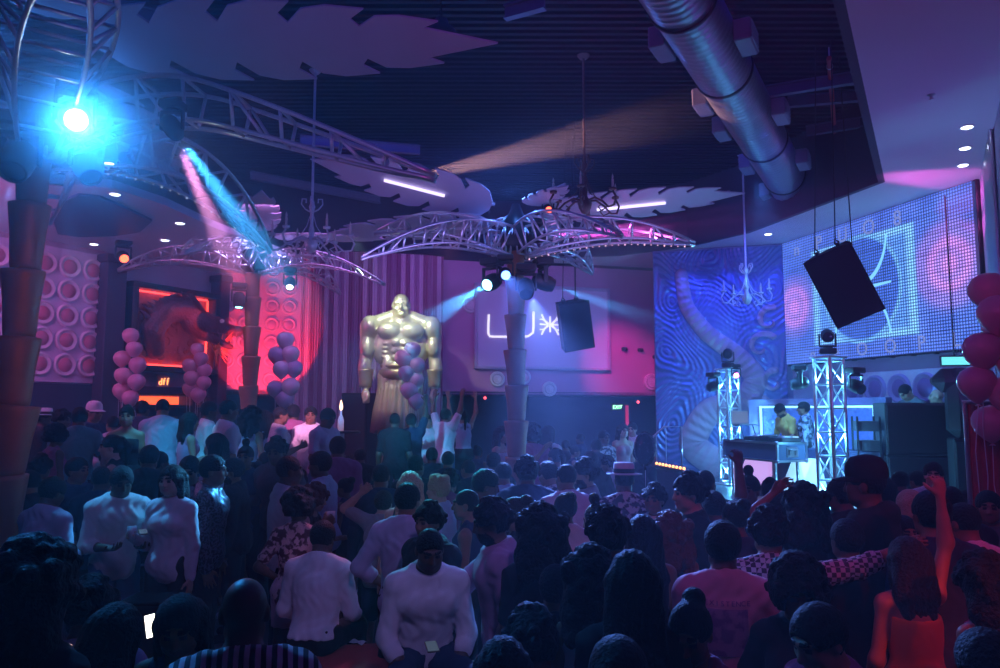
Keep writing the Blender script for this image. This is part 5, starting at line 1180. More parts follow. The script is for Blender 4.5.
def hair_mesh(kind):
    k = ('h', kind)
    if k in CACHE: return CACHE[k]
    F = Fld((-.24, -.24, -.62), (.24, .30, .34), .0085); rr = random.Random(hash(kind) % 99 if False else len(kind))
    # head axes: x right, -y forward, z up
    e = {'fade': .005, 'short': .016, 'flat': .018, 'curly': .024, 'afro': .060, 'long': .020, 'braids': .020, 'bun': .012, 'topknot': .010, 'pony': .012, 'bob': .024, 'bigcurl': .040, 'straight': .020}[kind]
    F.ell((0, .012, .030), (.077 + e, .096 + e, .092 + e), None, .02)
    if kind in ('afro', 'bigcurl', 'curly'):
        for i in range(60 if kind != 'curly' else 40):
            a, b = rr.random() * 6.28, rr.random() * 1.9; q = .078 + e; F.ell((q * math.sin(b) * math.cos(a), .015 + (q + .02) * math.sin(b) * math.sin(a), .03 + (q + .015) * math.cos(b)), .028 if kind != 'curly' else .02, None, .012)
    if kind == 'flat': F.cone((-.05, -.02, .115), (.05, -.02, .115), .042, .042, .02); F.cone((-.04, .06, .10), (.04, .06, .10), .045, .045, .02)
    if kind in ('long', 'straight', 'braids', 'bigcurl', 'bob'):
        dn = {'long': -.36, 'straight': -.48, 'braids': -.50, 'bigcurl': -.26, 'bob': -.15}[kind]; wd = .08 if kind != 'bigcurl' else .13
        for sx in (-1, 0, 1):
            F.cone((sx * .055, .06, .02), (sx * .07, .075, dn * .5), .058 if kind != 'bigcurl' else .085, .055 if kind != 'bigcurl' else .09, .03); F.cone((sx * .07, .075, dn * .5), (sx * .06, .085, dn + .03 * abs(sx)), .052 if kind != 'bigcurl' else .08, .028, .03)
        for sx in (-1, 1): F.cone((sx * .085, .0, .01), (sx * .088, .01, dn * .55), .030, .026, .02)
        if kind == 'bigcurl':
            for i in range(50): a = rr.random() * 6.28; z = dn + rr.random() * .36; F.ell((.13 * math.cos(a), .07 + .085 * math.sin(a), z), .035, None, .015)
    # face and lower sides stay clear
    F.ell((0, -.125, -.055), (.088, .105, .125), None, .012, True)
    if kind in ('fade', 'short', 'flat', 'curly', 'bun', 'topknot', 'pony', 'afro'):
        X, Y, Z = F.grid(); lim = np.where(Y < .02, .006, -.055 - .0 * Y); F.v = np.maximum(F.v, (lim - Z + 0 * X).astype(np.float32)) if kind != 'afro' else np.maximum(F.v, (-.06 - Z + 0 * X + 0 * Y).astype(np.float32))
    X, Y, Z = F.grid()
    if kind in ('braids',): F.v = F.v + (.006 * np.sin(X * 240) * np.ones_like(Y) * np.ones_like(Z)).astype(np.float32)
    if kind in ('long', 'straight'): F.v = F.v + (.003 * np.sin(X * 190 + 6 * np.sin(Z * 9)) * np.ones_like(Y)).astype(np.float32)
    if kind in ('curly', 'afro', 'bigcurl', 'short'): F.ripple(.006 if kind != 'short' else .003, 150, 2)
    if kind == 'bun': F.ell((0, .10, .10), (.05, .05, .048), None, .015)
    if kind == 'topknot': F.ell((0, .01, .165), (.042, .042, .045), None, .015); F.cone((0, .01, .11), (0, .01, .15), .022, .024, .01)
    if kind == 'pony': F.cone((0, .10, .08), (0, .155, .0), .032, .036, .02); F.cone((0, .155, .0), (0, .13, -.24), .036, .014, .02)
    pos, Q = F.nets(); CACHE[k] = mesh_np('hair', pos, Q, [DUM]); return CACHE[k]
def hat_mesh(kind):
    k = ('hat', kind)
    if k in CACHE: return CACHE[k]
    m = MB(); T = Matrix.Diagonal((.92, 1.12, 1, 1))
    if kind == 'cap':
        m.lathe([(.098, .02), (.102, .05), (.096, .10), (.07, .135), (.03, .148), (.001, .15)], 24, Matrix.Translation((0, .012, 0)) @ T); vs = []; n = 14
        for z in (.03, .022):
            for i in range(n + 1):
                t = PI + PI * i / n
                for r in (1.0, 1.75): vs.append((.088 * math.cos(t) * (1 if r == 1 else 1.02), .10 * math.sin(t) * r * 1.0, z - (.018 if r > 1 else 0)))
        fs = [(2 * i, 2 * i + 1, 2 * i + 3, 2 * i + 2) for i in range(n)] + [(2 * (n + 1) + 2 * i + 2, 2 * (n + 1) + 2 * i + 3, 2 * (n + 1) + 2 * i + 1, 2 * (n + 1) + 2 * i) for i in range(n)] + [(2 * i + 1, 2 * (n + 1) + 2 * i + 1, 2 * (n + 1) + 2 * i + 3, 2 * i + 3) for i in range(n)]
        m.add(vs, fs, False)
    else:
        m.lathe([(.098, .03), (.165, .032), (.168, .038), (.100, .044), (.099, .075)], 28, T); m.mi = 1; m.lathe([(.0995, .044), (.1005, .046), (.1005, .080), (.099, .082)], 28, T); m.mi = 0
        m.lathe([(.099, .08), (.095, .125), (.085, .135), (.001, .138)], 28, T)
    o = m.build('hat_tmp', [DUM, DUM] if kind != 'cap' else [DUM]); me = o.data; bpy.data.objects.remove(o); CACHE[k] = me; return me
def setm(o, i, m): o.material_slots[i].link = 'OBJECT'; o.material_slots[i].material = m
SKIN = {'d': mat('deep_brown_skin', (.13, .065, .040), .45, var=.06), 'b': mat('brown_skin', (.24, .125, .075), .45, var=.06), 'm': mat('tan_skin', (.42, .24, .155), .45, var=.05), 'l': mat('light_skin', (.60, .38, .28), .45, var=.05)}
HAIRC = {'k': mat('black_hair', (.012, .010, .010), .6, spec=.2, var=.3, scale=70, bump=.9), 'n': mat('dark_brown_hair', (.035, .02, .014), .6, spec=.2, var=.3, scale=70, bump=.9), 'r': mat('auburn_hair', (.14, .04, .025), .6, spec=.2, var=.3, scale=70, bump=.9), 'y': mat('blond_hair', (.55, .42, .24), .6, spec=.2, var=.2, scale=70, bump=.9), 'g': mat('grey_blond_hair', (.45, .40, .34), .4, var=.2, scale=40)}
EYE = mat('dark_eye', (.05, .045, .05), .15); LIP = {'d': mat('deep_lip', (.16, .055, .045), .4), 'b': mat('brown_lip', (.28, .10, .08), .4), 'm': mat('rose_lip', (.45, .17, .14), .4), 'l': mat('pink_lip', (.58, .25, .22), .4)}
CL = {'white': (.80, .80, .82), 'offwhite': (.68, .66, .64), 'ltblue': (.48, .56, .70), 'grey': (.30, .30, .33), 'dgrey': (.11, .11, .12), 'black': (.016, .016, .018), 'navy': (.03, .04, .09), 'mauve': (.42, .30, .36), 'rose': (.60, .34, .38), 'orange': (.80, .22, .05), 'ochre': (.62, .42, .10), 'teal': (.10, .30, .32), 'wine': (.22, .03, .06), 'denim': (.10, .15, .26), 'pink': (.70, .42, .50), 'tan': (.42, .32, .22), 'lilac': (.52, .46, .62)}
def cloth(c):
    if c == 'floral': return mat('floral_cloth', (.10, .02, .03), .8, col2=(.75, .45, .45), scale=22)
    if c == 'plaid': return mat('plaid_cloth', (.05, .05, .07), .8, col2=(.55, .55, .6), kind='check', scale=40)
    if c == 'sparkle': return mat('sparkle_cloth', (.02, .02, .03), .35, .3, col2=(.16, .16, .22), scale=60)
    if c == 'spotted': return mat('spotted_cloth', (.62, .62, .66), .8, col2=(.06, .06, .10), scale=20)
    if c == 'striped': return mat('striped_cloth', (.03, .03, .04), .8, col2=(.62, .62, .66), kind='wave', scale=9)
    if c == 'leafy': return mat('leafy_cloth', (.05, .06, .09), .8, col2=(.40, .42, .5), scale=14)
    return mat(c + '_cloth', CL[c], .85, var=.07, scale=12)
SPOTS = []
def person(px, py, face, pose, g, hair, hc, top, tc, bot, bc, skin, label, Y=None, gz=0.0, hat=None, beard=False, group=None, loc=None, h=None, hatc='white'):
    fem = g == 'f'; bm, s = body_mesh(pose, fem)
    hh = s['Hc'][2] + .125; e = {'afro': .055, 'bigcurl': .035, 'curly': .015, 'topknot': .09, 'flat': .035}.get(hair, 0.0); std = (1.64 if fem else 1.77) if h is None else h
    sc0 = std / ((1.725 if pose not in ('sit', 'sitb') else 1.725))
    zt = hh + e
    if Y is None:
        r = ray(px, py); t = (gz + zt * sc0 - CAM_Z) / r.z; Y = r.y * t; sc = sc0
    if pose not in ('sit', 'sitb'):
        best = None                      # keep neighbours from standing inside one another: step along the sight line
        for k in (0, .03, -.03, .06, -.06, .09, -.09, .12, -.12, .15, -.15, .18, -.18):
            y2 = Y * (1 + k); p = P(px, py, y2); s2 = (p.z - gz) / zt
            if not .88 <= s2 <= 1.15 and k: continue
            dm = min([(Vector((p.x, y2)) - q).length for q in SPOTS] or [9])
            if best is None or dm > best[0] + .01: best = (dm, y2)
            if dm >= .44: break
        Y = best[1]
    p = P(px, py, Y); SPOTS.append(Vector((p.x, Y)))
    sc = (p.z - gz) / zt if loc is None else sc0
    sc = max(.84, min(1.16, sc)) if pose not in ('sit', 'sitb') else sc
    if pose in ('sit', 'sitb'):
        sc = max(.92, min(1.08, sc0)); gz = p.z - zt * sc
    # head sits ahead of the feet when the figure leans: put the head on the sight line
    a = math.radians(face); hx, hy = s['Hc'][0] * sc, s['Hc'][1] * sc
    ox, oy = hx * math.cos(a) - hy * math.sin(a), hx * math.sin(a) + hy * math.cos(a)
    body = link('person', bm); body.location = (p.x - ox, p.y - oy, gz) if loc is None else loc; body.rotation_euler = (0, 0, a); body.scale = (sc, sc, sc)
    tag(body, label, 'person', group)
    for i, m_ in enumerate((SKIN[skin], EYE, LIP[skin], HAIRC[hc if hc in 'kn' else 'n'], HAIRC[hc] if beard else SKIN[skin])): setm(body, i, m_)
    def ch(name, me, m_):
        o = link(name, me, body); setm(o, 0, m_); return o
    HM = Matrix(s['HR']).to_4x4(); HM.translation = Vector(s['Hc'])
    if hair:
        o = ch('hair', hair_mesh(hair), HAIRC[hc]); o.matrix_local = HM
        if fem: o.matrix_local = HM @ Matrix.Scale(.97, 4)
    if hat: o = ch('cap' if hat == 'cap' else 'brimmed_hat', hat_mesh(hat), cloth(hatc)); o.matrix_local = HM @ Matrix.Translation((0, 0, .022)) @ (Matrix.Rotation(PI, 4, 'Z') if hat == 'capback' else Matrix()); 
    if hat and hat != 'cap': setm(o, 1, cloth('black'))
    nm = {'tee': 't_shirt', 'shirt': 'long_sleeve_shirt', 'rolled': 'rolled_sleeve_shirt', 'jacket': 'jacket', 'tank': 'tank_top', 'bare': 'strapless_top', 'dress': 'dress', 'hoodie': 'hooded_top', 'polo': 'polo_shirt'}[top]
    tobj = ch(nm, top_mesh(pose, fem, top), cloth(tc))
    if bot: ch({'pants': 'trousers', 'shorts': 'shorts', 'skirt': 'skirt'}[bot], bottom_mesh(pose, fem, bot), cloth(bc))
    for sm in shoes_mesh(pose, fem): ch('shoe', sm, cloth('white' if (int(px) % 3 == 0) else 'black'))
    return body, s, sc
# px, py, facing(0=toward camera, 90=right, 180=away, 270=left), pose, sex, hair, hair colour, top, colour, bottom, colour, skin, label, options
CROWD = [
 # raised lounge at left
 (95, 404, 70, 'idle', 'm', 'fade', 'k', 'hoodie', 'navy', 'pants', 'black', 'b', 'person in a pale cap facing right before the bar at far left', dict(Y=11.3, gz=.5, hat='cap')),
 (63, 410, 100, 'hip', 'f', 'curly', 'k', 'jacket', 'teal', 'pants', 'black', 'b', 'curly-haired woman in a teal jacket between left trunk and capped person', dict(Y=10.6, gz=.5)),
 (44, 410, 120, 'drink', 'm', 'fade', 'k', 'tee', 'black', 'pants', 'black', 'd', 'person in a pale brimmed hat beside the near palm trunk', dict(Y=11.6, gz=.5, hat='brim')),
 (80, 408, 200, 'dance', 'm', 'short', 'k', 'tee', 'teal', 'pants', 'black', 'd', 'dark-haired man in a teal tee just left of the capped person', dict(Y=9.9, gz=.5)),
 (113, 416, 230, 'idle', 'm', 'fade', 'k', 'tee', 'white', 'pants', 'navy', 'b', 'man in a white tee showing one bright shoulder left of the strapless woman', dict(Y=11.0, gz=.5)),
 (127, 406, 20, 'idle', 'f', 'bun', 'k', 'bare', 'black', 'skirt', 'black', 'm', 'bare-shouldered woman in a black strapless top, shoulders lit turquoise', dict(Y=9.6, gz=.5)),
 (143, 401, 170, 'idle', 'm', 'short', 'k', 'tee', 'navy', 'pants', 'black', 'd', 'dark-headed man in front of the left end of the glowing bar', dict(Y=12.4, gz=.5)),
 (163, 399, 200, 'phone', 'm', 'fade', 'k', 'shirt', 'ltblue', 'pants', 'black', 'b', 'tall man in a light blue shirt before the middle of the glowing bar', dict(Y=11.0, gz=.5)),
 (190, 413, 130, 'drink', 'f', 'long', 'k', 'tank', 'mauve', 'skirt', 'black', 'm', 'long-haired woman in a mauve top right of the glowing bar', dict(Y=10.2, gz=.5)),
 (210, 402, 120, 'idle', 'm', 'short', 'k', 'tee', 'white', 'pants', 'denim', 'd', 'man in a white tee behind the big man left of the distant palm', dict(Y=11.4, gz=.5)),
 (229, 400, 130, 'idle', 'm', 'fade', 'k', 'tee', 'white', 'pants', 'navy', 'b', 'big man in a cyan-lit white tee below the distant palm trunk', dict(Y=9.7, gz=.5)),
 (252, 407, 160, 'dance', 'f', 'bigcurl', 'k', 'tank', 'lilac', 'skirt', 'black', 'm', 'woman with big curls right of the big man in white', dict(Y=10.8, gz=.5)),
 (265, 411, 220, 'idle', 'f', 'braids', 'k', 'tank', 'ltblue', 'pants', 'black', 'b', 'braided woman in a light blue top left of the pale balloons', dict(Y=11.8, gz=.5)),
 (281, 407, 120, 'drink', 'm', 'fade', 'k', 'tee', 'white', 'pants', 'navy', 'b', 'man in a white tee right under the pale balloon bunch', dict(Y=11.6, gz=.5)),
 (294, 405, 180, 'idle', 'm', 'short', 'k', 'jacket', 'wine', 'pants', 'black', 'd', 'man in a wine jacket with back turned right of the pale balloons', dict(Y=11.9, gz=.5)),
 (311, 407, 10, 'idle', 'm', 'short', 'k', 'shirt', 'white', 'pants', 'black', 'b', 'man in an open white shirt facing the camera by the striped curtain', dict(Y=11.9, gz=.5)),
 (328, 409, 60, 'phone', 'm', 'short', 'k', 'tee', 'lilac', 'pants', 'denim', 'd', 'man in a lilac tee looking down in front of the striped curtain', dict(Y=10.6, gz=.5)),
 (338, 437, 190, 'idle', 'm', 'short', 'k', 'jacket', 'wine', 'pants', 'black', 'd', 'broad dark man in a wine jacket below the tray with the glowing bottle', dict(Y=9.6)),
 (395, 413, 180, 'idle', 'm', 'fade', 'k', 'tee', 'black', 'pants', 'black', 'd', 'broad guard in black standing before the kilt of the statue', dict(Y=12.2, gz=.5)),
 (411, 414, 200, 'up1', 'm', 'short', 'k', 'tee', 'navy', 'pants', 'black', 'd', 'man in navy with one fist raised at the right foot of the statue', dict(Y=12.8, gz=.5)),
 (428, 415, 20, 'drink', 'm', 'short', 'k', 'jacket', 'offwhite', 'pants', 'grey', 'm', 'man in a pale jacket facing the camera right of the statue', dict(Y=14.4, gz=.5)),
 (446, 409, 150, 'up2', 'm', 'short', 'k', 'tee', 'white', 'pants', 'denim', 'b', 'left one of the two people with raised arms right of the statue', dict(Y=14.0, gz=.5)),
 (463, 410, 200, 'up2', 'f', 'pony', 'k', 'tank', 'ltblue', 'pants', 'black', 'm', 'right one of the two people with raised arms right of the statue', dict(Y=14.6, gz=.5)),
 (502, 424, 60, 'drink', 'f', 'long', 'n', 'dress', 'white', None, None, 'l', 'woman in a pale dress left beside the centre palm trunk', dict(Y=13.2)),
 (532, 424, 175, 'idle', 'm', 'afro', 'k', 'jacket', 'wine', 'pants', 'black', 'd', 'tall man in a dark wine coat just right of the centre palm trunk', dict(Y=12.8, h=1.9)),
 (549, 424, 150, 'hip', 'f', 'straight', 'k', 'shirt', 'white', 'skirt', 'black', 'm', 'woman with long hair and one white sleeve right of the centre palm', dict(Y=13.8)),
 (604, 431, 30, 'idle', 'm', 'short', 'k', 'tee', 'spotted', 'pants', 'black', 'd', 'man in a spotted print tee below the exit sign', dict(Y=14.6)),
 (623, 424, 20, 'idle', 'f', 'long', 'n', 'dress', 'rose', None, None, 'l', 'woman in a rose dress in the doorway left of the foil balloon', dict(Y=15.8)),
 (632, 418, 330, 'drink', 'm', 'short', 'k', 'tee', 'white', 'pants', 'grey', 'l', 'man in a white tee in the doorway behind the foil balloon', dict(Y=16.8)),
 (555, 448, 220, 'head', 'f', 'pony', 'k', 'tank', 'lilac', 'pants', 'black', 'm', 'woman with one arm bent over her head right of the centre palm', dict(Y=10.4)),
 # middle left, floor
 (57, 424, 150, 'idle', 'f', 'afro', 'k', 'tank', 'wine', 'pants', 'black', 'd', 'woman with an afro close to the near palm trunk', dict(Y=9.4, gz=.3 - .3 + .5)),
 (112, 432, 290, 'idle', 'f', 'pony', 'k', 'tank', 'black', 'skirt', 'black', 'l', 'woman in profile with a cyan-lit face below the strapless woman', dict(Y=8.9, gz=0.0, h=1.75)),
 (99, 437, 120, 'dance', 'm', 'short', 'k', 'shirt', 'offwhite', 'pants', 'black', 'd', 'man in an off-white shirt left of the cyan-faced woman', dict(Y=8.8)),
 (78, 458, 80, 'idle', 'm', 'short', 'k', 'jacket', 'navy', 'pants', 'black', 'b', 'man in a navy jacket in profile behind the man with the phone', dict(Y=7.9)),
 (41, 455, 170, 'dance', 'f', 'curly', 'k', 'tee', 'dgrey', 'pants', 'black', 'd', 'curly-haired person in grey directly right of the near palm trunk', dict(Y=8.2)),
 (53, 478, 160, 'phone', 'm', 'short', 'k', 'rolled', 'ltblue', 'pants', 'black', 'd', 'man in a pale blue shirt with his back turned right of the near trunk', dict(Y=6.5)),
 (102, 466, 190, 'idle', 'm', 'fade', 'k', 'tee', 'navy', 'pants', 'black', 'd', 'man in navy standing behind the bending man in the pale shirt', dict(Y=7.7)),
 (122, 467, 40, 'phone', 'm', 'short', 'k', 'rolled', 'offwhite', 'pants', 'denim', 'd', 'man in a pale shirt and jeans looking down, edge lit bright cyan', dict(Y=6.8)),
 (150, 446, 180, 'dance', 'm', 'short', 'k', 'tee', 'black', 'pants', 'black', 'd', 'dark-shirted man behind the woman in the long white shirt', dict(Y=8.6)),
 (172, 466, 350, 'drink', 'f', 'straight', 'n', 'shirt', 'white', 'pants', 'black', 'l', 'woman in a long white shirt and black trousers facing the camera', dict(Y=6.9)),
 (190, 457, 10, 'phone', 'm', 'short', 'k', 'tee', 'leafy', 'pants', 'black', 'b', 'smiling man in a leafy print tee facing the camera', dict(Y=7.6)),
 (214, 456, 100, 'idle', 'm', 'short', 'k', 'jacket', 'sparkle', 'pants', 'black', 'b', 'man in a dark sparkly jacket in profile facing right', dict(Y=6.9)),
 (233, 459, 280, 'idle', 'm', 'short', 'k', 'jacket', 'black', 'pants', 'black', 'b', 'bearded man in a black suit turned to the man in the sparkly jacket', dict(Y=7.4, beard=True)),
 (216, 428, 260, 'drink', 'f', 'straight', 'k', 'tank', 'lilac', 'skirt', 'black', 'm', 'woman in profile below the big man in the white tee', dict(Y=9.2, h=1.8)),
 (246, 437, 0, 'idle', 'f', 'topknot', 'k', 'tee', 'navy', 'pants', 'black', 'b', 'woman with a top bun facing the camera below the distant palm', dict(Y=9.2)),
 (277, 438, 340, 'dance', 'm', 'curly', 'k', 'jacket', 'dgrey', 'pants', 'black', 'b', 'curly-haired man in a grey jacket behind the pink-lit shirt', dict(Y=9.0)),
 (290, 456, 120, 'drink', 'm', 'fade', 'k', 'rolled', 'white', 'pants', 'black', 'd', 'man in a pink-lit white shirt with his back half turned', dict(Y=6.9)),
 (299, 488, 190, 'hip', 'f', 'afro', 'k', 'tee', 'floral', 'skirt', 'pink', 'd', 'person with a round afro in a red floral top behind the seated man', dict(Y=6.75)),
 (316, 484, 80, 'dance', 'f', 'bigcurl', 'r', 'tank', 'black', 'pants', 'black', 'l', 'auburn-haired woman with a bare pink-lit shoulder and arm', dict(Y=7.0)),
 (320, 452, 260, 'idle', 'm', 'short', 'k', 'tee', 'ltblue', 'pants', 'black', 'd', 'man in light blue behind the man in the pink-lit shirt', dict(Y=8.0)),
 # centre
 (410, 472, 190, 'idle', 'f', 'straight', 'y', 'tank', 'black', 'pants', 'black', 'l', 'long-haired blonde woman from behind, hair lit turquoise', dict(Y=6.6)),
 (408, 484, 175, 'hip', 'm', 'short', 'k', 'rolled', 'lilac', 'pants', 'black', 'b', 'tall man in a lilac button shirt with his back to the camera', dict(Y=5.8)),
 (438, 473, 250, 'idle', 'm', 'flat', 'y', 'tee', 'ltblue', 'pants', 'black', 'l', 'man with a blond flat top cut in strong turquoise light', dict(Y=6.7)),
 (466, 489, 260, 'idle', 'f', 'fade', 'k', 'tank', 'navy', 'pants', 'black', 'b', 'short-haired woman with an earring, cheek and shoulder lit cyan', dict(Y=5.8)),
 (429, 503, 320, 'idle', 'm', 'curly', 'k', 'jacket', 'black', 'pants', 'black', 'b', 'man in a black jacket peering between the lilac shirt and the seated man', dict(Y=5.35)),
 (384, 491, 170, 'head', 'm', 'short', 'n', 'tee', 'grey', 'shorts', 'navy', 'l', 'man in grey with a hand raised beside his head', dict(Y=6.9)),
 (381, 464, 185, 'idle', 'm', 'fade', 'k', 'jacket', 'navy', 'pants', 'black', 'b', 'broad man in a navy jacket seen from behind beside the white chair', dict(Y=7.6)),
 (491, 500, 275, 'reach', 'm', 'curly', 'k', 'jacket', 'mauve', 'pants', 'black', 'd', 'bearded man in a mauve jacket leaning toward the seated man', dict(Y=4.75, beard=True)),
 (514, 497, 250, 'idle', 'f', 'bun', 'n', 'tank', 'black', 'pants', 'black', 'b', 'woman with a braided bun, hair and shoulder glinting cyan', dict(Y=5.5)),
 (540, 505, 190, 'idle', 'f', 'bigcurl', 'k', 'tee', 'black', 'pants', 'black', 'd', 'woman with a big dark mass of hair seen from behind, right of the mauve jacket', dict(Y=4.5)),
 (527, 457, 180, 'idle', 'm', 'curly', 'k', 'jacket', 'navy', 'pants', 'black', 'd', 'broad man in a dark jacket from behind below the centre palm trunk', dict(Y=7.3)),
 (503, 462, 210, 'idle', 'm', 'fade', 'k', 'tee', 'ltblue', 'pants', 'black', 'b', 'man in a pale shirt left of the broad dark jacket below the palm', dict(Y=8.1)),
 (494, 452, 160, 'drink', 'm', 'fade', 'k', 'jacket', 'black', 'pants', 'black', 'd', 'man in black just left of the centre palm trunk', dict(Y=9.2)),
 (548, 462, 215, 'phone', 'm', 'short', 'k', 'tee', 'spotted', 'pants', 'black', 'b', 'man in a speckled top holding something bright, right of the dark jacket', dict(Y=7.8)),
 (566, 464, 190, 'dance', 'm', 'fade', 'k', 'tee', 'white', 'pants', 'black', 'b', 'stooping man whose broad white back glows blue', dict(Y=7.0, h=1.66)),
 (584, 459, 280, 'idle', 'm', 'curly', 'k', 'shirt', 'grey', 'pants', 'black', 'b', 'bearded curly-haired man in a grey shirt turned to the left', dict(Y=7.0, beard=True)),
 (565, 493, 200, 'idle', 'f', 'bun', 'k', 'tee', 'rose', 'pants', 'black', 'd', 'woman with pinned hair and a rose top from behind', dict(Y=5.5)),
 (597, 491, 230, 'dance', 'f', 'topknot', 'k', 'tank', 'striped', 'pants', 'black', 'l', 'woman with a top bun whose bare arm is lit pale yellow', dict(Y=5.6)),
 (608, 509, 170, 'idle', 'm', 'curly', 'k', 'jacket', 'black', 'pants', 'black', 'd', 'big black silhouette of a man from behind in the lower middle', dict(Y=4.2)),
 (624, 466, 180, 'idle', 'm', 'fade', 'k', 'shirt', 'spotted', 'pants', 'offwhite', 'd', 'man in a straw boater and pale patterned shirt under the foil balloon', dict(Y=7.0, hat='brim')),
 (654, 484, 330, 'drink', 'f', 'curly', 'k', 'tee', 'offwhite', 'pants', 'black', 'b', 'curly-haired woman in an off-white top right of the boater', dict(Y=6.5)),
 (642, 516, 185, 'idle', 'f', 'straight', 'k', 'tank', 'black', 'pants', 'black', 'b', 'woman with sleek dark hair from behind in front of the patterned shirt', dict(Y=4.7)),
 (669, 513, 195, 'idle', 'f', 'bigcurl', 'r', 'tank', 'black', 'pants', 'black', 'b', 'woman with long auburn curls from behind', dict(Y=4.6)),
 (688, 474, 275, 'idle', 'm', 'curly', 'k', 'tee', 'black', 'pants', 'black', 'm', 'man with thick dark hair in profile and a thin necklace', dict(Y=5.7)),
 (713, 492, 190, 'up1', 'm', 'short', 'k', 'tee', 'navy', 'pants', 'black', 'd', 'man raising one fist high left of the booth front', dict(Y=6.1)),
 (748, 464, 320, 'idle', 'm', 'topknot', 'k', 'tee', 'navy', 'pants', 'black', 'd', 'big man in navy with a top knot in front of the booth', dict(Y=6.0)),
 (722, 522, 170, 'idle', 'm', 'short', 'k', 'tee', 'pink', 'pants', 'black', 'd', 'man in a pale pink tee with a square back print', dict(Y=4.0)),
 (768, 508, 175, 'point', 'm', 'curly', 'k', 'rolled', 'plaid', 'pants', 'black', 'b', 'dancer in a plaid shirt stretching an arm out to the right', dict(Y=4.35)),
 (802, 484, 190, 'head', 'f', 'bigcurl', 'k', 'tee', 'black', 'pants', 'black', 'b', 'woman with a dark mass of hair before the right end of the booth', dict(Y=5.3)),
 (864, 463, 230, 'idle', 'm', 'fade', 'k', 'hoodie', 'black', 'pants', 'black', 'd', 'man in a dark cap and hooded top before the glowing white booth end', dict(Y=4.9, hat='cap', hatc='black')),
 (796, 556, 340, 'dance', 'f', 'afro', 'k', 'tee', 'black', 'pants', 'black', 'b', 'woman with an afro facing the camera right of the pink tee', dict(Y=3.75)),
 (846, 520, 185, 'idle', 'm', 'short', 'k', 'jacket', 'black', 'pants', 'black', 'd', 'man in black from behind left of the orange dress', dict(Y=5.0)),
 (906, 538, 180, 'up1', 'f', 'long', 'n', 'dress', 'orange', None, None, 'm', 'woman in a bright orange-red dress with long dark hair and a raised arm', dict(Y=4.25)),
 (904, 517, 0, 'idle', 'm', 'short', 'k', 'tee', 'navy', 'pants', 'black', 'b', 'smiling man facing the camera behind the orange dress', dict(Y=5.3)),
 (909, 491, 190, 'idle', 'f', 'bob', 'y', 'tee', 'navy', 'pants', 'black', 'l', 'person with a smooth pale blond bob before the bass cabinets', dict(Y=6.0)),
 (933, 463, 330, 'idle', 'm', 'short', 'n', 'shirt', 'white', 'pants', 'black', 'l', 'man in a white shirt with dark braces before the bass cabinets', dict(Y=7.8)),
 (978, 465, 300, 'idle', 'm', 'short', 'k', 'jacket', 'black', 'pants', 'black', 'l', 'pale-faced man in black at the right beside the speaker column', dict(Y=7.4)),
 (997, 473, 290, 'idle', 'm', 'fade', 'k', 'tee', 'wine', 'pants', 'black', 'b', 'man in wine red cut by the right edge under the rosy balloons', dict(Y=7.6)),
 (988, 492, 330, 'drink', 'm', 'short', 'k', 'tee', 'dgrey', 'pants', 'black', 'b', 'reddish-lit man in grey at the right edge behind the white shirt', dict(Y=5.9)),
 (962, 503, 185, 'dance', 'm', 'fade', 'k', 'tee', 'white', 'pants', 'black', 'b', 'man in a violet-lit white tee from behind right of the orange dress', dict(Y=4.9)),
 (982, 553, 200, 'idle', 'f', 'bigcurl', 'k', 'tank', 'wine', 'pants', 'black', 'b', 'woman with dark curls in wine red at the right edge', dict(Y=3.9)),
 (884, 478, 190, 'idle', 'f', 'straight', 'k', 'tank', 'black', 'pants', 'black', 'b', 'leftmost of three dark heads in front of the bass cabinets', dict(Y=8.3)),
 (900, 472, 170, 'dance', 'm', 'short', 'k', 'tee', 'navy', 'pants', 'black', 'd', 'middle of three dark heads in front of the bass cabinets', dict(Y=8.7)),
 (917, 471, 200, 'idle', 'm', 'short', 'k', 'tee', 'dgrey', 'pants', 'black', 'b', 'rightmost of three dark heads in front of the bass cabinets', dict(Y=8.3)),
 # stage
 (780, 404, 285, 'djlean', 'm', 'short', 'k', 'tee', 'ochre', 'pants', 'black', 'b', 'bearded disc jockey in an ochre tee bending over the decks', dict(Y=13.75, gz=.8, beard=True)),
 (803, 402, 250, 'idle', 'm', 'short', 'k', 'shirt', 'leafy', 'pants', 'black', 'b', 'man in a leafy print shirt standing behind the disc jockey', dict(Y=13.3, gz=.8)),
 (905, 379, 285, 'djlean', 'm', 'fade', 'k', 'tee', 'dgrey', 'pants', 'black', 'm', 'man bending over the top of the bass cabinet stack', dict(Y=13.3, gz=.8)),
 (936, 389, 250, 'idle', 'm', None, 'k', 'tee', 'black', 'pants', 'black', 'm', 'bald man standing behind the right side of the bass cabinets', dict(Y=13.0, gz=.8)),
 # front rows, mostly in shadow
 (38, 541, 160, 'idle', 'f', 'bigcurl', 'k', 'jacket', 'black', 'pants', 'black', 'd', 'large dark figure with big hair in the lower left corner', dict(Y=2.55)),
 (91, 580, 190, 'sitb', 'm', 'curly', 'k', 'tee', 'lilac', 'pants', 'black', 'd', 'seated curly-haired person in a pale tee at lower left', dict(Y=3.5)),
 (117, 606, 170, 'sitb', 'f', 'straight', 'k', 'tank', 'black', 'pants', 'black', 'd', 'seated person with sleek black hair from behind beside the lit phone', dict(Y=3.1)),
 (181, 597, 10, 'sit', 'f', 'straight', 'k', 'tank', 'navy', 'pants', 'black', 'b', 'seated dark-haired woman facing the camera right of the lit phone', dict(Y=3.2)),
 (246, 576, 195, 'idle', 'm', None, 'k', 'jacket', 'striped', 'pants', 'black', 'd', 'bald man in a striped dark jacket in the near foreground', dict(Y=2.75)),
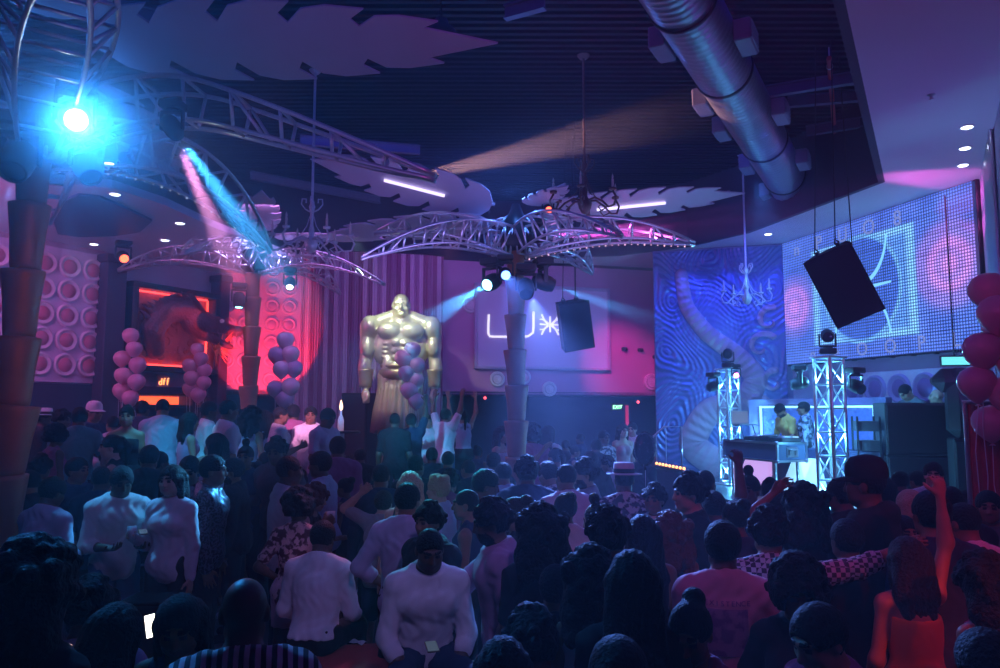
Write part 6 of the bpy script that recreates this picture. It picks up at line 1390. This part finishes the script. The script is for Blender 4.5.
 (323, 522, 172, 'sitb', 'm', 'short', 'k', 'rolled', 'white', 'pants', 'black', 'd', 'man in a white shirt seated on the red bench with his back turned', dict(Y=6.0)),
 (430, 529, 15, 'sit', 'm', 'fade', 'k', 'rolled', 'white', 'pants', 'navy', 'd', 'man in a white henley seated facing the camera with hands between his knees', dict(Y=4.75)),
 (591, 548, 185, 'idle', 'f', 'bigcurl', 'k', 'tank', 'white', 'pants', 'black', 'b', 'woman in a white strap top from behind in the dark lower middle', dict(Y=3.5)),
 (532, 610, 200, 'sitb', 'm', 'curly', 'k', 'tee', 'black', 'pants', 'black', 'd', 'seated dark head at the bottom left of the white strap top', dict(Y=3.15)),
 (632, 552, 175, 'idle', 'f', 'straight', 'k', 'tee', 'black', 'pants', 'black', 'd', 'woman with straight dark hair in black left of the pink tee', dict(Y=3.75)),
 (690, 602, 330, 'sit', 'f', 'bun', 'k', 'tank', 'wine', 'pants', 'black', 'b', 'seated woman with a reddish-lit face in front of the pink tee', dict(Y=3.05)),
 (618, 640, 190, 'sitb', 'm', 'short', 'k', 'tee', 'black', 'pants', 'black', 'd', 'seated dark head at the bottom edge left of the reddish face', dict(Y=2.6)),
 (818, 606, 290, 'sit', 'm', 'short', 'k', 'tee', 'wine', 'pants', 'black', 'm', 'seated man in profile at the bottom right of the pink tee', dict(Y=3.05)),
 (985, 632, 190, 'sitb', 'm', 'short', 'k', 'tee', 'black', 'pants', 'black', 'd', 'seated dark head in the lower right corner', dict(Y=2.9)),
 (503, 640, 180, 'sitb', 'f', 'straight', 'k', 'tee', 'black', 'pants', 'black', 'd', 'seated dark-clad person at the bottom edge right of the white henley', dict(Y=2.8)),
 (556, 566, 170, 'idle', 'm', 'short', 'k', 'tee', 'black', 'pants', 'black', 'd', 'man in black from behind left of the white strap top', dict(Y=3.7)),
]
BODY = {}
for r in CROWD:
    BODY[r[12]] = person(*r[:13], **r[13])
# dim dancers that nothing tells apart
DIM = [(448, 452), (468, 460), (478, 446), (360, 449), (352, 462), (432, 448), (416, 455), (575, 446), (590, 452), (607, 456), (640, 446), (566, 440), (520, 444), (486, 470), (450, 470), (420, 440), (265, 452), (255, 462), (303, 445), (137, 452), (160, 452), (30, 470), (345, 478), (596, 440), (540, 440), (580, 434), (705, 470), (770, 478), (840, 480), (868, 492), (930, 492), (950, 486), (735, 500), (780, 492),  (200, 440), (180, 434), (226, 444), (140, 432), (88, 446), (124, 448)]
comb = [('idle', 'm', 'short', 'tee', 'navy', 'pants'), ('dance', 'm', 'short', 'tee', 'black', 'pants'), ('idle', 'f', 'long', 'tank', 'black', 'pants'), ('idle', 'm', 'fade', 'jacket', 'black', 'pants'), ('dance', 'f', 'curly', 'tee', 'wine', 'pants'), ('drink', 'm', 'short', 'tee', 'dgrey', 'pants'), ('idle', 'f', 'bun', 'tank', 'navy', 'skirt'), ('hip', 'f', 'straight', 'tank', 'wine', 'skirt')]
rd = random.Random(4)
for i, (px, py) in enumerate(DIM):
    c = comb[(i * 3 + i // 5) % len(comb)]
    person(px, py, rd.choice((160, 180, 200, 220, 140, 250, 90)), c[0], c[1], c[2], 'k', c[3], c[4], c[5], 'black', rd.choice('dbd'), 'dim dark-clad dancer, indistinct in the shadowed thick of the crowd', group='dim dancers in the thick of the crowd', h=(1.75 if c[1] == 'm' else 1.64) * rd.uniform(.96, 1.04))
# print on the pink tee
def back_print():
    body, s, sc = BODY['man in a pale pink tee with a square back print']
    tee = [c for c in body.children if c.name.startswith('t_shirt')][0]; me = tee.data; n = len(me.vertices); co = np.zeros(n * 3, np.float32); me.vertices.foreach_get('co', co); co = co.reshape(-1, 3)
    m = MB(); P0, u = Vector(s['P0']), Vector(s['u'])
    def yb(x, z):
        k = (np.abs(co[:, 0] - x) < .014) & (np.abs(co[:, 2] - z) < .014); return float(co[k, 1].max()) + .004 if k.any() else .13
    nx, nz = 10, 12; vs = []; 
    for i in range(nx + 1):
        for j in range(nz + 1):
            x = -.095 + .19 * i / nx; z = P0.z + .18 + .22 * j / nz; vs.append((x, yb(x, z), z))
    fs = [(i * (nz + 1) + j, i * (nz + 1) + j + 1, (i + 1) * (nz + 1) + j + 1, (i + 1) * (nz + 1) + j) for i in range(nx) for j in range(nz)]; m.add(vs, fs, True); m.build('back_print', mat('violet_print', (.22, .12, .34), .8, col2=(.40, .24, .46), scale=16), tee)
    for k, chh in enumerate('EXISTENCE'):
        cu = bpy.data.curves.new('glyph', 'FONT'); cu.body = chh; cu.size = .034; cu.extrude = .001; cu.align_x = 'CENTER'; ob = bpy.data.objects.new('glyph', cu); COL.objects.link(ob)
        me2 = bpy.data.meshes.new_from_object(ob.evaluated_get(bpy.context.evaluated_depsgraph_get())); bpy.data.objects.remove(ob); me2.materials.clear(); me2.materials.append(mat('violet_print', (.22, .12, .34)))
        x = .10 - .025 * k; z = P0.z + .415; o = link('printed_letter', me2, tee); o.location = (x, yb(x, z) + .001, z); o.rotation_euler = (PI / 2, 0, PI)
back_print()
# ------------------------------------------------------------------ furniture and small things in the crowd
def bench(x, y, w, d, rz, label, h=.46):
    t = thing('lounge_bench', label, 'bench', (x, y, 0), rz)
    m = MB(); m.box((0, 0, (h - .17) / 2 + .015), (w - .08, d - .08, h - .20), bev=.02); m.build('plinth', mat('black_lacquer', (.03, .02, .03)), t)
    n = max(1, int(round(w / .62)))
    for k in range(n):
        q = -w / 2 + (k + .5) * w / n; m = MB(); m.box((q, 0, .36 + (h - .46)), (w / n - .012, d, .20), bev=.035); m.build('seat_cushion', mat('red_leather', (.55, .07, .06), .38, var=.15), t)
    m = MB()
    for sx in (-1, 1):
        for sy in (-1, 1): m.cyl((sx * (w / 2 - .1), sy * (d / 2 - .1), 0), (sx * (w / 2 - .1), sy * (d / 2 - .1), .05), .03, n=10)
    m.build('feet', STEEL, t); return t
s_ = P(323, 560, 6.0); bench(s_.x - .0, 5.55, 1.25, 1.0, rad(8), 'red leather lounge bench under the man in the white shirt', .53)
s_ = P(430, 560, 4.75); bench(s_.x + .05, 4.95, .80, .62, rad(10), 'red leather stool bench under the man in the white henley', .66)
def stool(lb, label):
    body, s, sc = BODY[lb]; q = Matrix.Rotation(body.rotation_euler.z, 3, 'Z') @ (Vector(s['P0']) * sc) + body.location; h = q.z - .095 * sc
    t = thing('lounge_stool', label, 'stool', (q.x, q.y + .0, 0), body.rotation_euler.z)
    m = MB(); m.lathe([(.001, h - .09), (.17, h - .09), (.19, h - .06), (.19, h - .03), (.16, h), (.001, h)], 20); m.build('seat', mat('red_leather', (.55, .07, .06), .38, var=.15), t)
    m = MB(); m.lathe([(.001, .03), (.03, .03), (.03, h - .08)], 12); m.lathe([(.19, 0), (.19, .015), (.05, .035), (.001, .035)], 20); m.build('pedestal', STEEL, t)
    m = MB(); m.tube([(.15 * math.cos(a), .15 * math.sin(a), body.location.z + .02) for a in [k * PI / 8 for k in range(16)]], .01, 6, closed=True)
    for a in (0, PI / 2): m.cyl((-.15 * math.cos(a), -.15 * math.sin(a), body.location.z + .02), (.15 * math.cos(a), .15 * math.sin(a), body.location.z + .02), .008, n=6)
    m.build('foot_ring', STEEL, t)
for lb in [r[12] for r in CROWD if r[3] in ('sit', 'sitb') and 'bench' not in r[12] and 'henley seated' not in r[12] and 'in a white henley' not in r[12]]:
    stool(lb, 'red-topped stool under the ' + ' '.join(lb.split()[:13]).replace('seated ', ''))
def small(name, label, cat, p, parts, rz=0.0, group=None):
    t = thing(name, label, cat, p, rz, group)
    for nm, mb, mm in parts: mb.build(nm, mm, t)
    return t
def paper(p, rz, label, sx=.14, sy=.07):
    m = MB(); vs = []
    for i in range(6):
        for j in range(4): vs.append(((i / 5 - .5) * sx, (j / 3 - .5) * sy, .008 + .014 * math.sin(i * 1.9 + j * 2.3) ** 2))
    m.add(vs, [(i * 4 + j, (i + 1) * 4 + j, (i + 1) * 4 + j + 1, i * 4 + j + 1) for i in range(5) for j in range(3)], True); v2 = [(a, b, c - .004) for a, b, c in vs]; m.add(v2, [(i * 4 + j + 1, (i + 1) * 4 + j + 1, (i + 1) * 4 + j, i * 4 + j) for i in range(5) for j in range(3)], True)
    o = m.build('paper_napkin', mat('white_paper', (.8, .8, .8), .8)); o.location = p; o.rotation_euler = (0, 0, rz); tag(o, label, 'napkin')
q = PZ(332, 634, .535); paper(q, .4, 'crumpled white napkin on the red bench close to the seated man', .09, .08)
q = PZ(354, 643, .535); paper(q, -.5, 'longer crumpled white napkin near the right end of the red bench', .2, .07)
def phone(p, rz, tilt, label, col=(1, .95, .85), s=2.6):
    t = thing('smartphone', label, 'phone', p, rz); R = Matrix.Rotation(tilt, 4, 'X')
    m = MB(); m.box((0, 0, 0), (.068, .009, .12), T=R, bev=.004); m.build('body', DK2, t); m = MB(); m.box((0, -.0055, 0), (.06, .002, .11), T=R); m.build('display', em('phone_glow_%d' % int(s * 100), col, s), t)
phone(P(150, 626, 4.1), rad(62), rad(-14), 'bright lit phone held up at the lower left', (1, .95, .8), 5.0)
phone(P(54, 652, 3.0), rad(-35), rad(-76), 'phone with a warm glowing screen in the bottom left corner', (1, .6, .4), 1.0)
phone(P(143, 532, 6.55), rad(30), rad(-80), 'phone in the hands of the bending man in the pale shirt', (.5, .7, 1), .12)
phone(P(432, 647, 4.35), rad(15), rad(-80), 'phone in the hands of the seated man in the henley', (.7, .7, 1), .12)
# tray with bottle and sparkler
p = P(342, 431, 11.4); t = thing('cocktail_table', 'tall round table carrying the sparkling bottle before the striped curtain', 'table', (p.x, p.y, .5))
zt = p.z - .5
m = MB(); m.lathe([(.001, zt - .03), (.26, zt - .03), (.27, zt - .015), (.26, zt), (.001, zt)], 24); m.build('tabletop', mat('black_lacquer', (.03, .02, .03)), t)
m = MB(); m.lathe([(.20, 0), (.20, .02), (.04, .05), (.035, zt - .03)], 18); m.build('pedestal', STEEL, t)
b = thing('bottle', 'bottle with a glowing top on the round table by the striped curtain', 'bottle', (p.x - .02, p.y, p.z))
m = MB(); m.lathe([(.001, 0), (.045, .002), (.047, .16), (.03, .21), (.016, .24), (.016, .30), (.001, .30)], 16); m.build('glass', mat('pale_bottle_glass', (.6, .5, .6), .15, spec=.7, emit=(1, .5, .8), es=.25), b)
m = MB(); m.lathe([(.001, .30), (.02, .31), (.028, .36), (.012, .43), (.001, .46)], 12); m.build('sparkler', em('sparkler_glow', (1, .55, .35), 4), b)
# white chair behind the lilac shirt
q = P(372, 475, 8.1); t = thing('side_chair', 'white slim side chair beside the broad man in the navy jacket', 'chair', (q.x, q.y, 0), rad(200))
WH = mat('white_lacquer', (.8, .8, .82), .35)
m = MB(); m.box((0, 0, .46), (.42, .42, .04), bev=.012); m.build('seat', WH, t); m = MB(); m.box((0, .20, .95), (.40, .03, .85), bev=.015); m.build('backrest', WH, t)
for sx in (-1, 1):
    for sy in (-1, 1): m = MB(); m.cyl((sx * .18, sy * .18, 0), (sx * .17, sy * .17, .45), .016, n=8); m.build('leg', STEEL, t)
# small table with bottle at lower left, black equipment
q = P(128, 548, 6.3); t = thing('service_stand', 'dark service stand with a red pilot light beside the man in the pale shirt', 'stand', (q.x + .18, q.y, 0), 0)
m = MB(); m.box((0, 0, .40), (.30, .30, .78), bev=.015); m.build('cabinet', mat('black_felt', (.01, .01, .012), .95, spec=.05), t); m = MB(); m.box((0, 0, .805), (.33, .33, .03), bev=.01); m.build('top', mat('black_felt', (.01, .01, .012)), t); m = MB(); m.ball((-.10, -.155, .72), .012, 8); m.build('pilot_lamp', em('pilot_red', (1, .08, .12), 5), t)
def cup(p, label):
    t = thing('drink_glass', label, 'glass', p); m = MB(); m.lathe([(.001, 0), (.03, 0), (.037, .11), (.034, .11), (.028, .012), (.001, .012)], 16); m.build('tumbler', mat('clear_tumbler', (.7, .7, .75), .1, spec=.8), t); m = MB(); m.lathe([(.001, .075), (.031, .075)], 14); m.build('drink', mat('pale_drink', (.6, .4, .3), .2), t)
def handpos(label, q='R'):
    body, s, sc = BODY[label]; v = Vector(s['wr' + q] + s['hd' + q] * .085 + nrm(s['pn' + q]) * .035) * sc; a = body.rotation_euler.z; return body.location + Matrix.Rotation(a, 3, 'Z') @ v
for lb, sh in (('woman in a long white shirt and black trousers facing the camera', 'drink held by the woman in the long white shirt'), ('long-haired woman in a mauve top right of the glowing bar', 'drink held by the woman in the mauve top by the bar'), ('man in a pink-lit white shirt with his back half turned', 'drink held by the man in the pink-lit white shirt'), ('curly-haired woman in an off-white top right of the boater', 'drink held by the curly-haired woman in off-white'), ('man in a pale jacket facing the camera right of the statue', 'drink held by the man in the pale jacket near the statue')):
    cup(handpos(lb) - Vector((0, 0, .05)), sh)
q = P(993, 440, 6.9); t = thing('red_drape', 'hanging red cloth drape under the rosy balloons at the right edge', 'drape', (q.x, q.y, 0), rad(-30))
m = MB(); n = 40; vs = [(-.18 + .5 * k / n, .025 * math.sin(k * 1.1), z) for z in (.02, 2.35) for k in range(n + 1)] ; m.add(vs, [(k, k + 1, n + 2 + k, n + 1 + k) for k in range(n)], True); m.add([(a, b + .012, c) for a, b, c in vs], [(k + 1, k, n + 1 + k, n + 2 + k) for k in range(n)], True); m.build('cloth', mat('red_drape_cloth', (.5, .06, .10), .85), t)
m = MB(); m.cyl((-.22, 0, 2.37), (.36, 0, 2.37), .018, n=8); m.cyl((-.2, 0, 0), (-.2, 0, 2.37), .02, n=8); m.build('pole', STEEL, t)
# ================================================================== haze and light
def haze(dens=.0135, g=.35):
    m = bpy.data.materials.new('thin_haze'); m.use_nodes = True; nt = m.node_tree; nt.nodes.remove(nt.nodes['Principled BSDF'])
    v = nt.nodes.new('ShaderNodeVolumeScatter'); v.inputs['Density'].default_value = dens; v.inputs['Anisotropy'].default_value = g; v.inputs['Color'].default_value = (.70, .74, 1, 1)  # tinted blue, though fog is white, to put blue light in
    nt.links.new(v.outputs[0], nt.nodes['Material Output'].inputs['Volume'])
    b = MB(); b.box((0, 10, 3.9), (34, 30, 8.2)); o = b.build('haze', m); tag(o, 'thin theatrical haze hanging through the whole room', 'haze', kind='stuff')
haze()
def plume(c, r, dens, rot=(0, 0, 0), label='', g=.1):  # denser smoke added locally so the beams and halo show
    m = bpy.data.materials.new('added_smoke_volume'); m.use_nodes = True; nt = m.node_tree; nt.nodes.remove(nt.nodes['Principled BSDF'])
    v = nt.nodes.new('ShaderNodeVolumeScatter'); v.inputs['Anisotropy'].default_value = g; v.inputs['Color'].default_value = (.9, .92, 1, 1)
    tc = nt.nodes.new('ShaderNodeTexCoord'); ln = nt.nodes.new('ShaderNodeVectorMath'); ln.operation = 'LENGTH'; nt.links.new(tc.outputs['Object'], ln.inputs[0])
    mr = nt.nodes.new('ShaderNodeMapRange'); mr.interpolation_type = 'SMOOTHSTEP'; mr.inputs[1].default_value = 1.0; mr.inputs[2].default_value = .1; mr.inputs[3].default_value = 0; mr.inputs[4].default_value = dens
    nt.links.new(ln.outputs['Value'], mr.inputs[0])
    nz = nt.nodes.new('ShaderNodeTexNoise'); nz.inputs['Scale'].default_value = 1.1; nt.links.new(tc.outputs['Object'], nz.inputs[0])
    ad = nt.nodes.new('ShaderNodeMath'); ad.operation = 'ADD'; ad.inputs[1].default_value = .45; nt.links.new(nz.outputs[0], ad.inputs[0])
    mu = nt.nodes.new('ShaderNodeMath'); mu.operation = 'MULTIPLY'; nt.links.new(mr.outputs[0], mu.inputs[0]); nt.links.new(ad.outputs[0], mu.inputs[1]); nt.links.new(mu.outputs[0], v.inputs['Density'])
    nt.links.new(v.outputs[0], nt.nodes['Material Output'].inputs['Volume'])
    b = MB(); b.ball((0, 0, 0), 1.0, 24); o = b.build('added_smoke', m); o.location = c; o.scale = r; o.rotation_euler = rot; tag(o, label, 'smoke', kind='stuff'); return o
def aim_rot(a, b): return (Vector(b) - Vector(a)).to_track_quat('X', 'Z').to_euler()
def plume_between(a, b, rad_, dens, label): a, b = Vector(a), Vector(b); return plume((a + b) / 2, ((b - a).length * .62, rad_, rad_), dens, aim_rot(a, b), label)
plume_between(P(150, 95, 5.7), P(300, 320, 8.9), 1.15, .24, 'added smoke showing up the cyan and pink beam left of the silvery chandelier')
plume(P(66, 112, 5.9), (2.1, 1.7, 1.6), .38, (0, 0, 0), 'added smoke for the halo around the dazzling light under the near palm crown', .4)
plume_between(P(386, 184, 12.5), P(700, 110, 10.6), .9, .16, 'added smoke showing up the warm beam under the ceiling')
plume_between(P(545, 260, 11.4), P(690, 280, 12.4), 1.0, .26, 'added smoke showing up the magenta and cyan beams right of the centre palm crown')
plume_between(P(492, 280, 11.3), P(420, 325, 10.0), .7, .16, 'added smoke showing up the cyan beam left of the centre palm trunk')
BLUE, CYAN, MAG, VIO, RED, WARM, PINK = (.06, .12, 1), (.10, .62, 1), (.95, .12, .8), (.34, .16, 1), (1, .06, .09), (1, .62, .42), (1, .3, .62)
w = bpy.data.worlds.new('world'); SC.world = w; w.use_nodes = True; bg = w.node_tree.nodes['Background']; bg.inputs[0].default_value = (.10, .06, .9, 1); bg.inputs[1].default_value = .012
SC.view_settings.view_transform = 'Standard'; SC.view_settings.look = 'None'; SC.view_settings.gamma = 1; SC.view_settings.exposure = -0.2
try: SC.view_settings.use_curve_mapping = False
except Exception: pass
SC.cycles.use_denoising = True
SC.cycles.volume_bounces = 0; SC.cycles.max_bounces = 5; SC.cycles.diffuse_bounces = 3; SC.cycles.glossy_bounces = 3
SC.cycles.sample_clamp_indirect = 4
def beam_spot(a, b, col, watts, ang, blend=.3, off=.24):
    a, b = Vector(a), Vector(b); d = (b - a).normalized(); return spot(a + d * off, b, col, watts, ang, blend, .03)
# --- unseen lamps added in place of the club rig's washes
area((-.5, 7.5, 7.3), (-.5, 8.0, 0), (.03, .03, 1), 70, 11, 9)                    # blue ambient fill added to lift the crowd
area((.5, 13.5, 7.2), (.5, 17, 0), (.06, .05, 1), 90, 9, 4)
area((-1.0, -1.5, 5.2), (-.5, 6, .8), (.42, .20, 1), 2, 5, 1.5)                  # lavender fill added behind the camera for the pale shirts
spot((2.75, 1.7, 2.9), (2.22, 4.2, .80), (1, .06, .02), 140, 26, .8, .06)  # added red lamp aimed at the orange dress
spot((4.9, 1.2, 4.2), (2.6, 4.6, 1.2), (1, .02, .10), 150, 30, .8, .1)
spot((5.2, 13.0, 5.95), P(747, 292, 15.5), (.10, .40, 1), 420, 22, .7, .05)  # added lamp to brighten the pale chandelier
spot((.6, .6, 5.6), (-.75, 5.6, 1.1), (.38, .30, 1), 300, 24, .8, .1)
spot((-1.5, 2.0, 5.4), (-3.3, 6.7, 1.1), (.40, .28, 1), 90, 24, .8, .1)
spot((1.5, 1.0, 5.0), (1.2, 4.0, 1.2), (.60, .16, .8), 40, 24, .9, .1)              # mauve accent added on the right foreground
area((3.5, 1.0, 5.0), (3, 5, 1), (.8, .10, .5), 6, 2, 1)
spot(P(470, 215, 9.5), P(300, 500, 6.2), (1, .30, .62), 420, 20, .7, .06)          # added pink accent on the couple at left of centre
beam_spot(P(405, 330, 8.6), P(440, 492, 6.2), (.05, .62, 1), 700, 30, .8)
beam_spot(P(60, 180, 7.4), P(122, 495, 6.8), (.04, .40, 1), 500, 24, .8)
beam_spot(P(150, 250, 8.6), P(180, 420, 10), (.04, .5, 1), 350, 44, .8)          # added turquoise accent on the left lounge
spot(P(500, 230, 8.2), P(596, 510, 5.5), (.75, .85, .8), 260, 8, .7, .05)
beam_spot(P(530, 292, 10.9), P(585, 492, 7.0), (.14, .28, 1), 4500, 34, .9)  # added blue lamp to brighten the shirts in the centre
spot((3.4, 9.5, 5.9), (2.0, 6.0, 1.4), (.08, .12, 1), 260, 50, .9, .1)
# rear walls
spot((2.0, 16.6, 5.7), P(622, 362, 19.6), (1, .05, .5), 720, 38, 1)
area((-.3, 16.2, 5.8), (0, 19.5, 4.0), (.55, .14, 1), 30, 5, .4)
area((-3.6, 13.0, 5.9), (-4, 18, 3.5), (.66, .24, .9), 60, 4, .5)
spot(P(258, 396, 15.7), P(262, 338, 17.75), (1, .04, .08), 600, 64, .12, .04)
area((-8.6, 9.5, 5.0), (-8.2, 14.2, 4), (.88, .20, .8), 120, 3, .5)
for x, y in ((4.2, 16.9), (5.1, 16.6), (6.0, 16.3)): spot((x, y, 5.9), (x + .15, y + 1.0, 3.4), (.04, .08, 1), 150, 90, .8, .1)
area((4.6, 14.9, 5.6), (5.0, 18, 3), (.08, .10, 1), 26, 2.5, .6)
area((6.6, 9.0, 2.6), (6.0, 9.5, 6.05), (.32, .12, 1), 95, 2, 2)
area((.5, 2.5, 4.6), (6.5, 7, 6.05), (.85, .08, .6), 40, 2, 2)
spot((6.6, 12.4, 6.0), (6.9, 13.6, 2.6), (.05, .16, 1), 320, 80, .8, .1)
# stage: unseen lamps added over the booth and inside the towers
spot((4.0, 11.6, 5.9), (5.0, 13.6, 1.8), (.08, .30, 1), 2400, 46, .6, .1)
for v in (tL, tR):
    for z in (1.0, 1.9, 2.8): point((v.x, v.y, z), (.10, .50, 1), 80, .05)
# crowns: unseen lamps added to brighten fronds and leaf panels
for c, z, col, w in ((cA, ZA, (.06, .28, 1), 8), (cB, ZB, (.08, .24, 1), 20), (cC, ZC, (.4, .3, 1), 14)):
    for k in range(3):
        a = k * 2.1 + .5; point((c.x + .55 * math.cos(a), c.y + .55 * math.sin(a), z + .55), col, w, .06)
area((cB.x + 1.4, cB.y - 1.0, 4.2), (cB.x + 1.6, cB.y, 5.6), (.36, .26, 1), 14, 2.4, .5)
area((cB.x - 1.4, cB.y - 1.2, 4.2), (cB.x - 1.4, cB.y, 5.6), (.36, .26, 1), 14, 2.4, .5)
area((-1.8, 5.0, 4.0), (-1.8, 6, 5.5), (.40, .22, 1), 5, 3, .6)
# statue key: an added lamp with no fixture
spot((-2.7, 13.9, 5.5), (-2.05, 16, 3.55), (.74, 1, .80), 520, 50, .7, .05)
# beams of the moving heads
beam_spot(P(172, 127, 6.0), P(298, 300, 8.6), (.05, .42, 1), 6500, 14, .9)
beam_spot(P(171, 128, 6.0), P(248, 300, 8.6), (1, .35, .8), 5200, 11, .9)
beam_spot(P(75, 118, 6.1), P(160, 260, 2.5), (.02, .30, 1), 1250, 60, 1.0)
beam_spot(P(20, 160, 6.4), P(-60, 420, 8.5), (.06, .35, 1), 1200, 22, .5)
beam_spot(P(386, 184, 12.5), P(790, 90, 10.0), (1, .50, .46), 4200, 10, .35)
beam_spot(P(537, 237, 11.35), P(850, 215, 12), (.95, .10, .75), 11000, 14, .5)
beam_spot(P(543, 282, 11.3), P(720, 345, 12), (.06, .42, 1), 4000, 12, .4)
beam_spot(P(492, 282, 11.3), P(380, 350, 9), (.06, .42, 1), 4500, 13, .4)
beam_spot(P(505, 274, 11.2), P(550, 340, 7), (.10, .25, 1), 3000, 16, .5)
beam_spot(P(239, 300, 14.3), P(236, 420, 14.0), (.2, .6, 1), 1500, 16, .5)
spot((-.6, 2.6, 3.6), (-3.95, 6.6, 3.0), (1, .25, .3), 110, 30, .8, .1)  # added reddish lamp on the left trunk, not a moving head
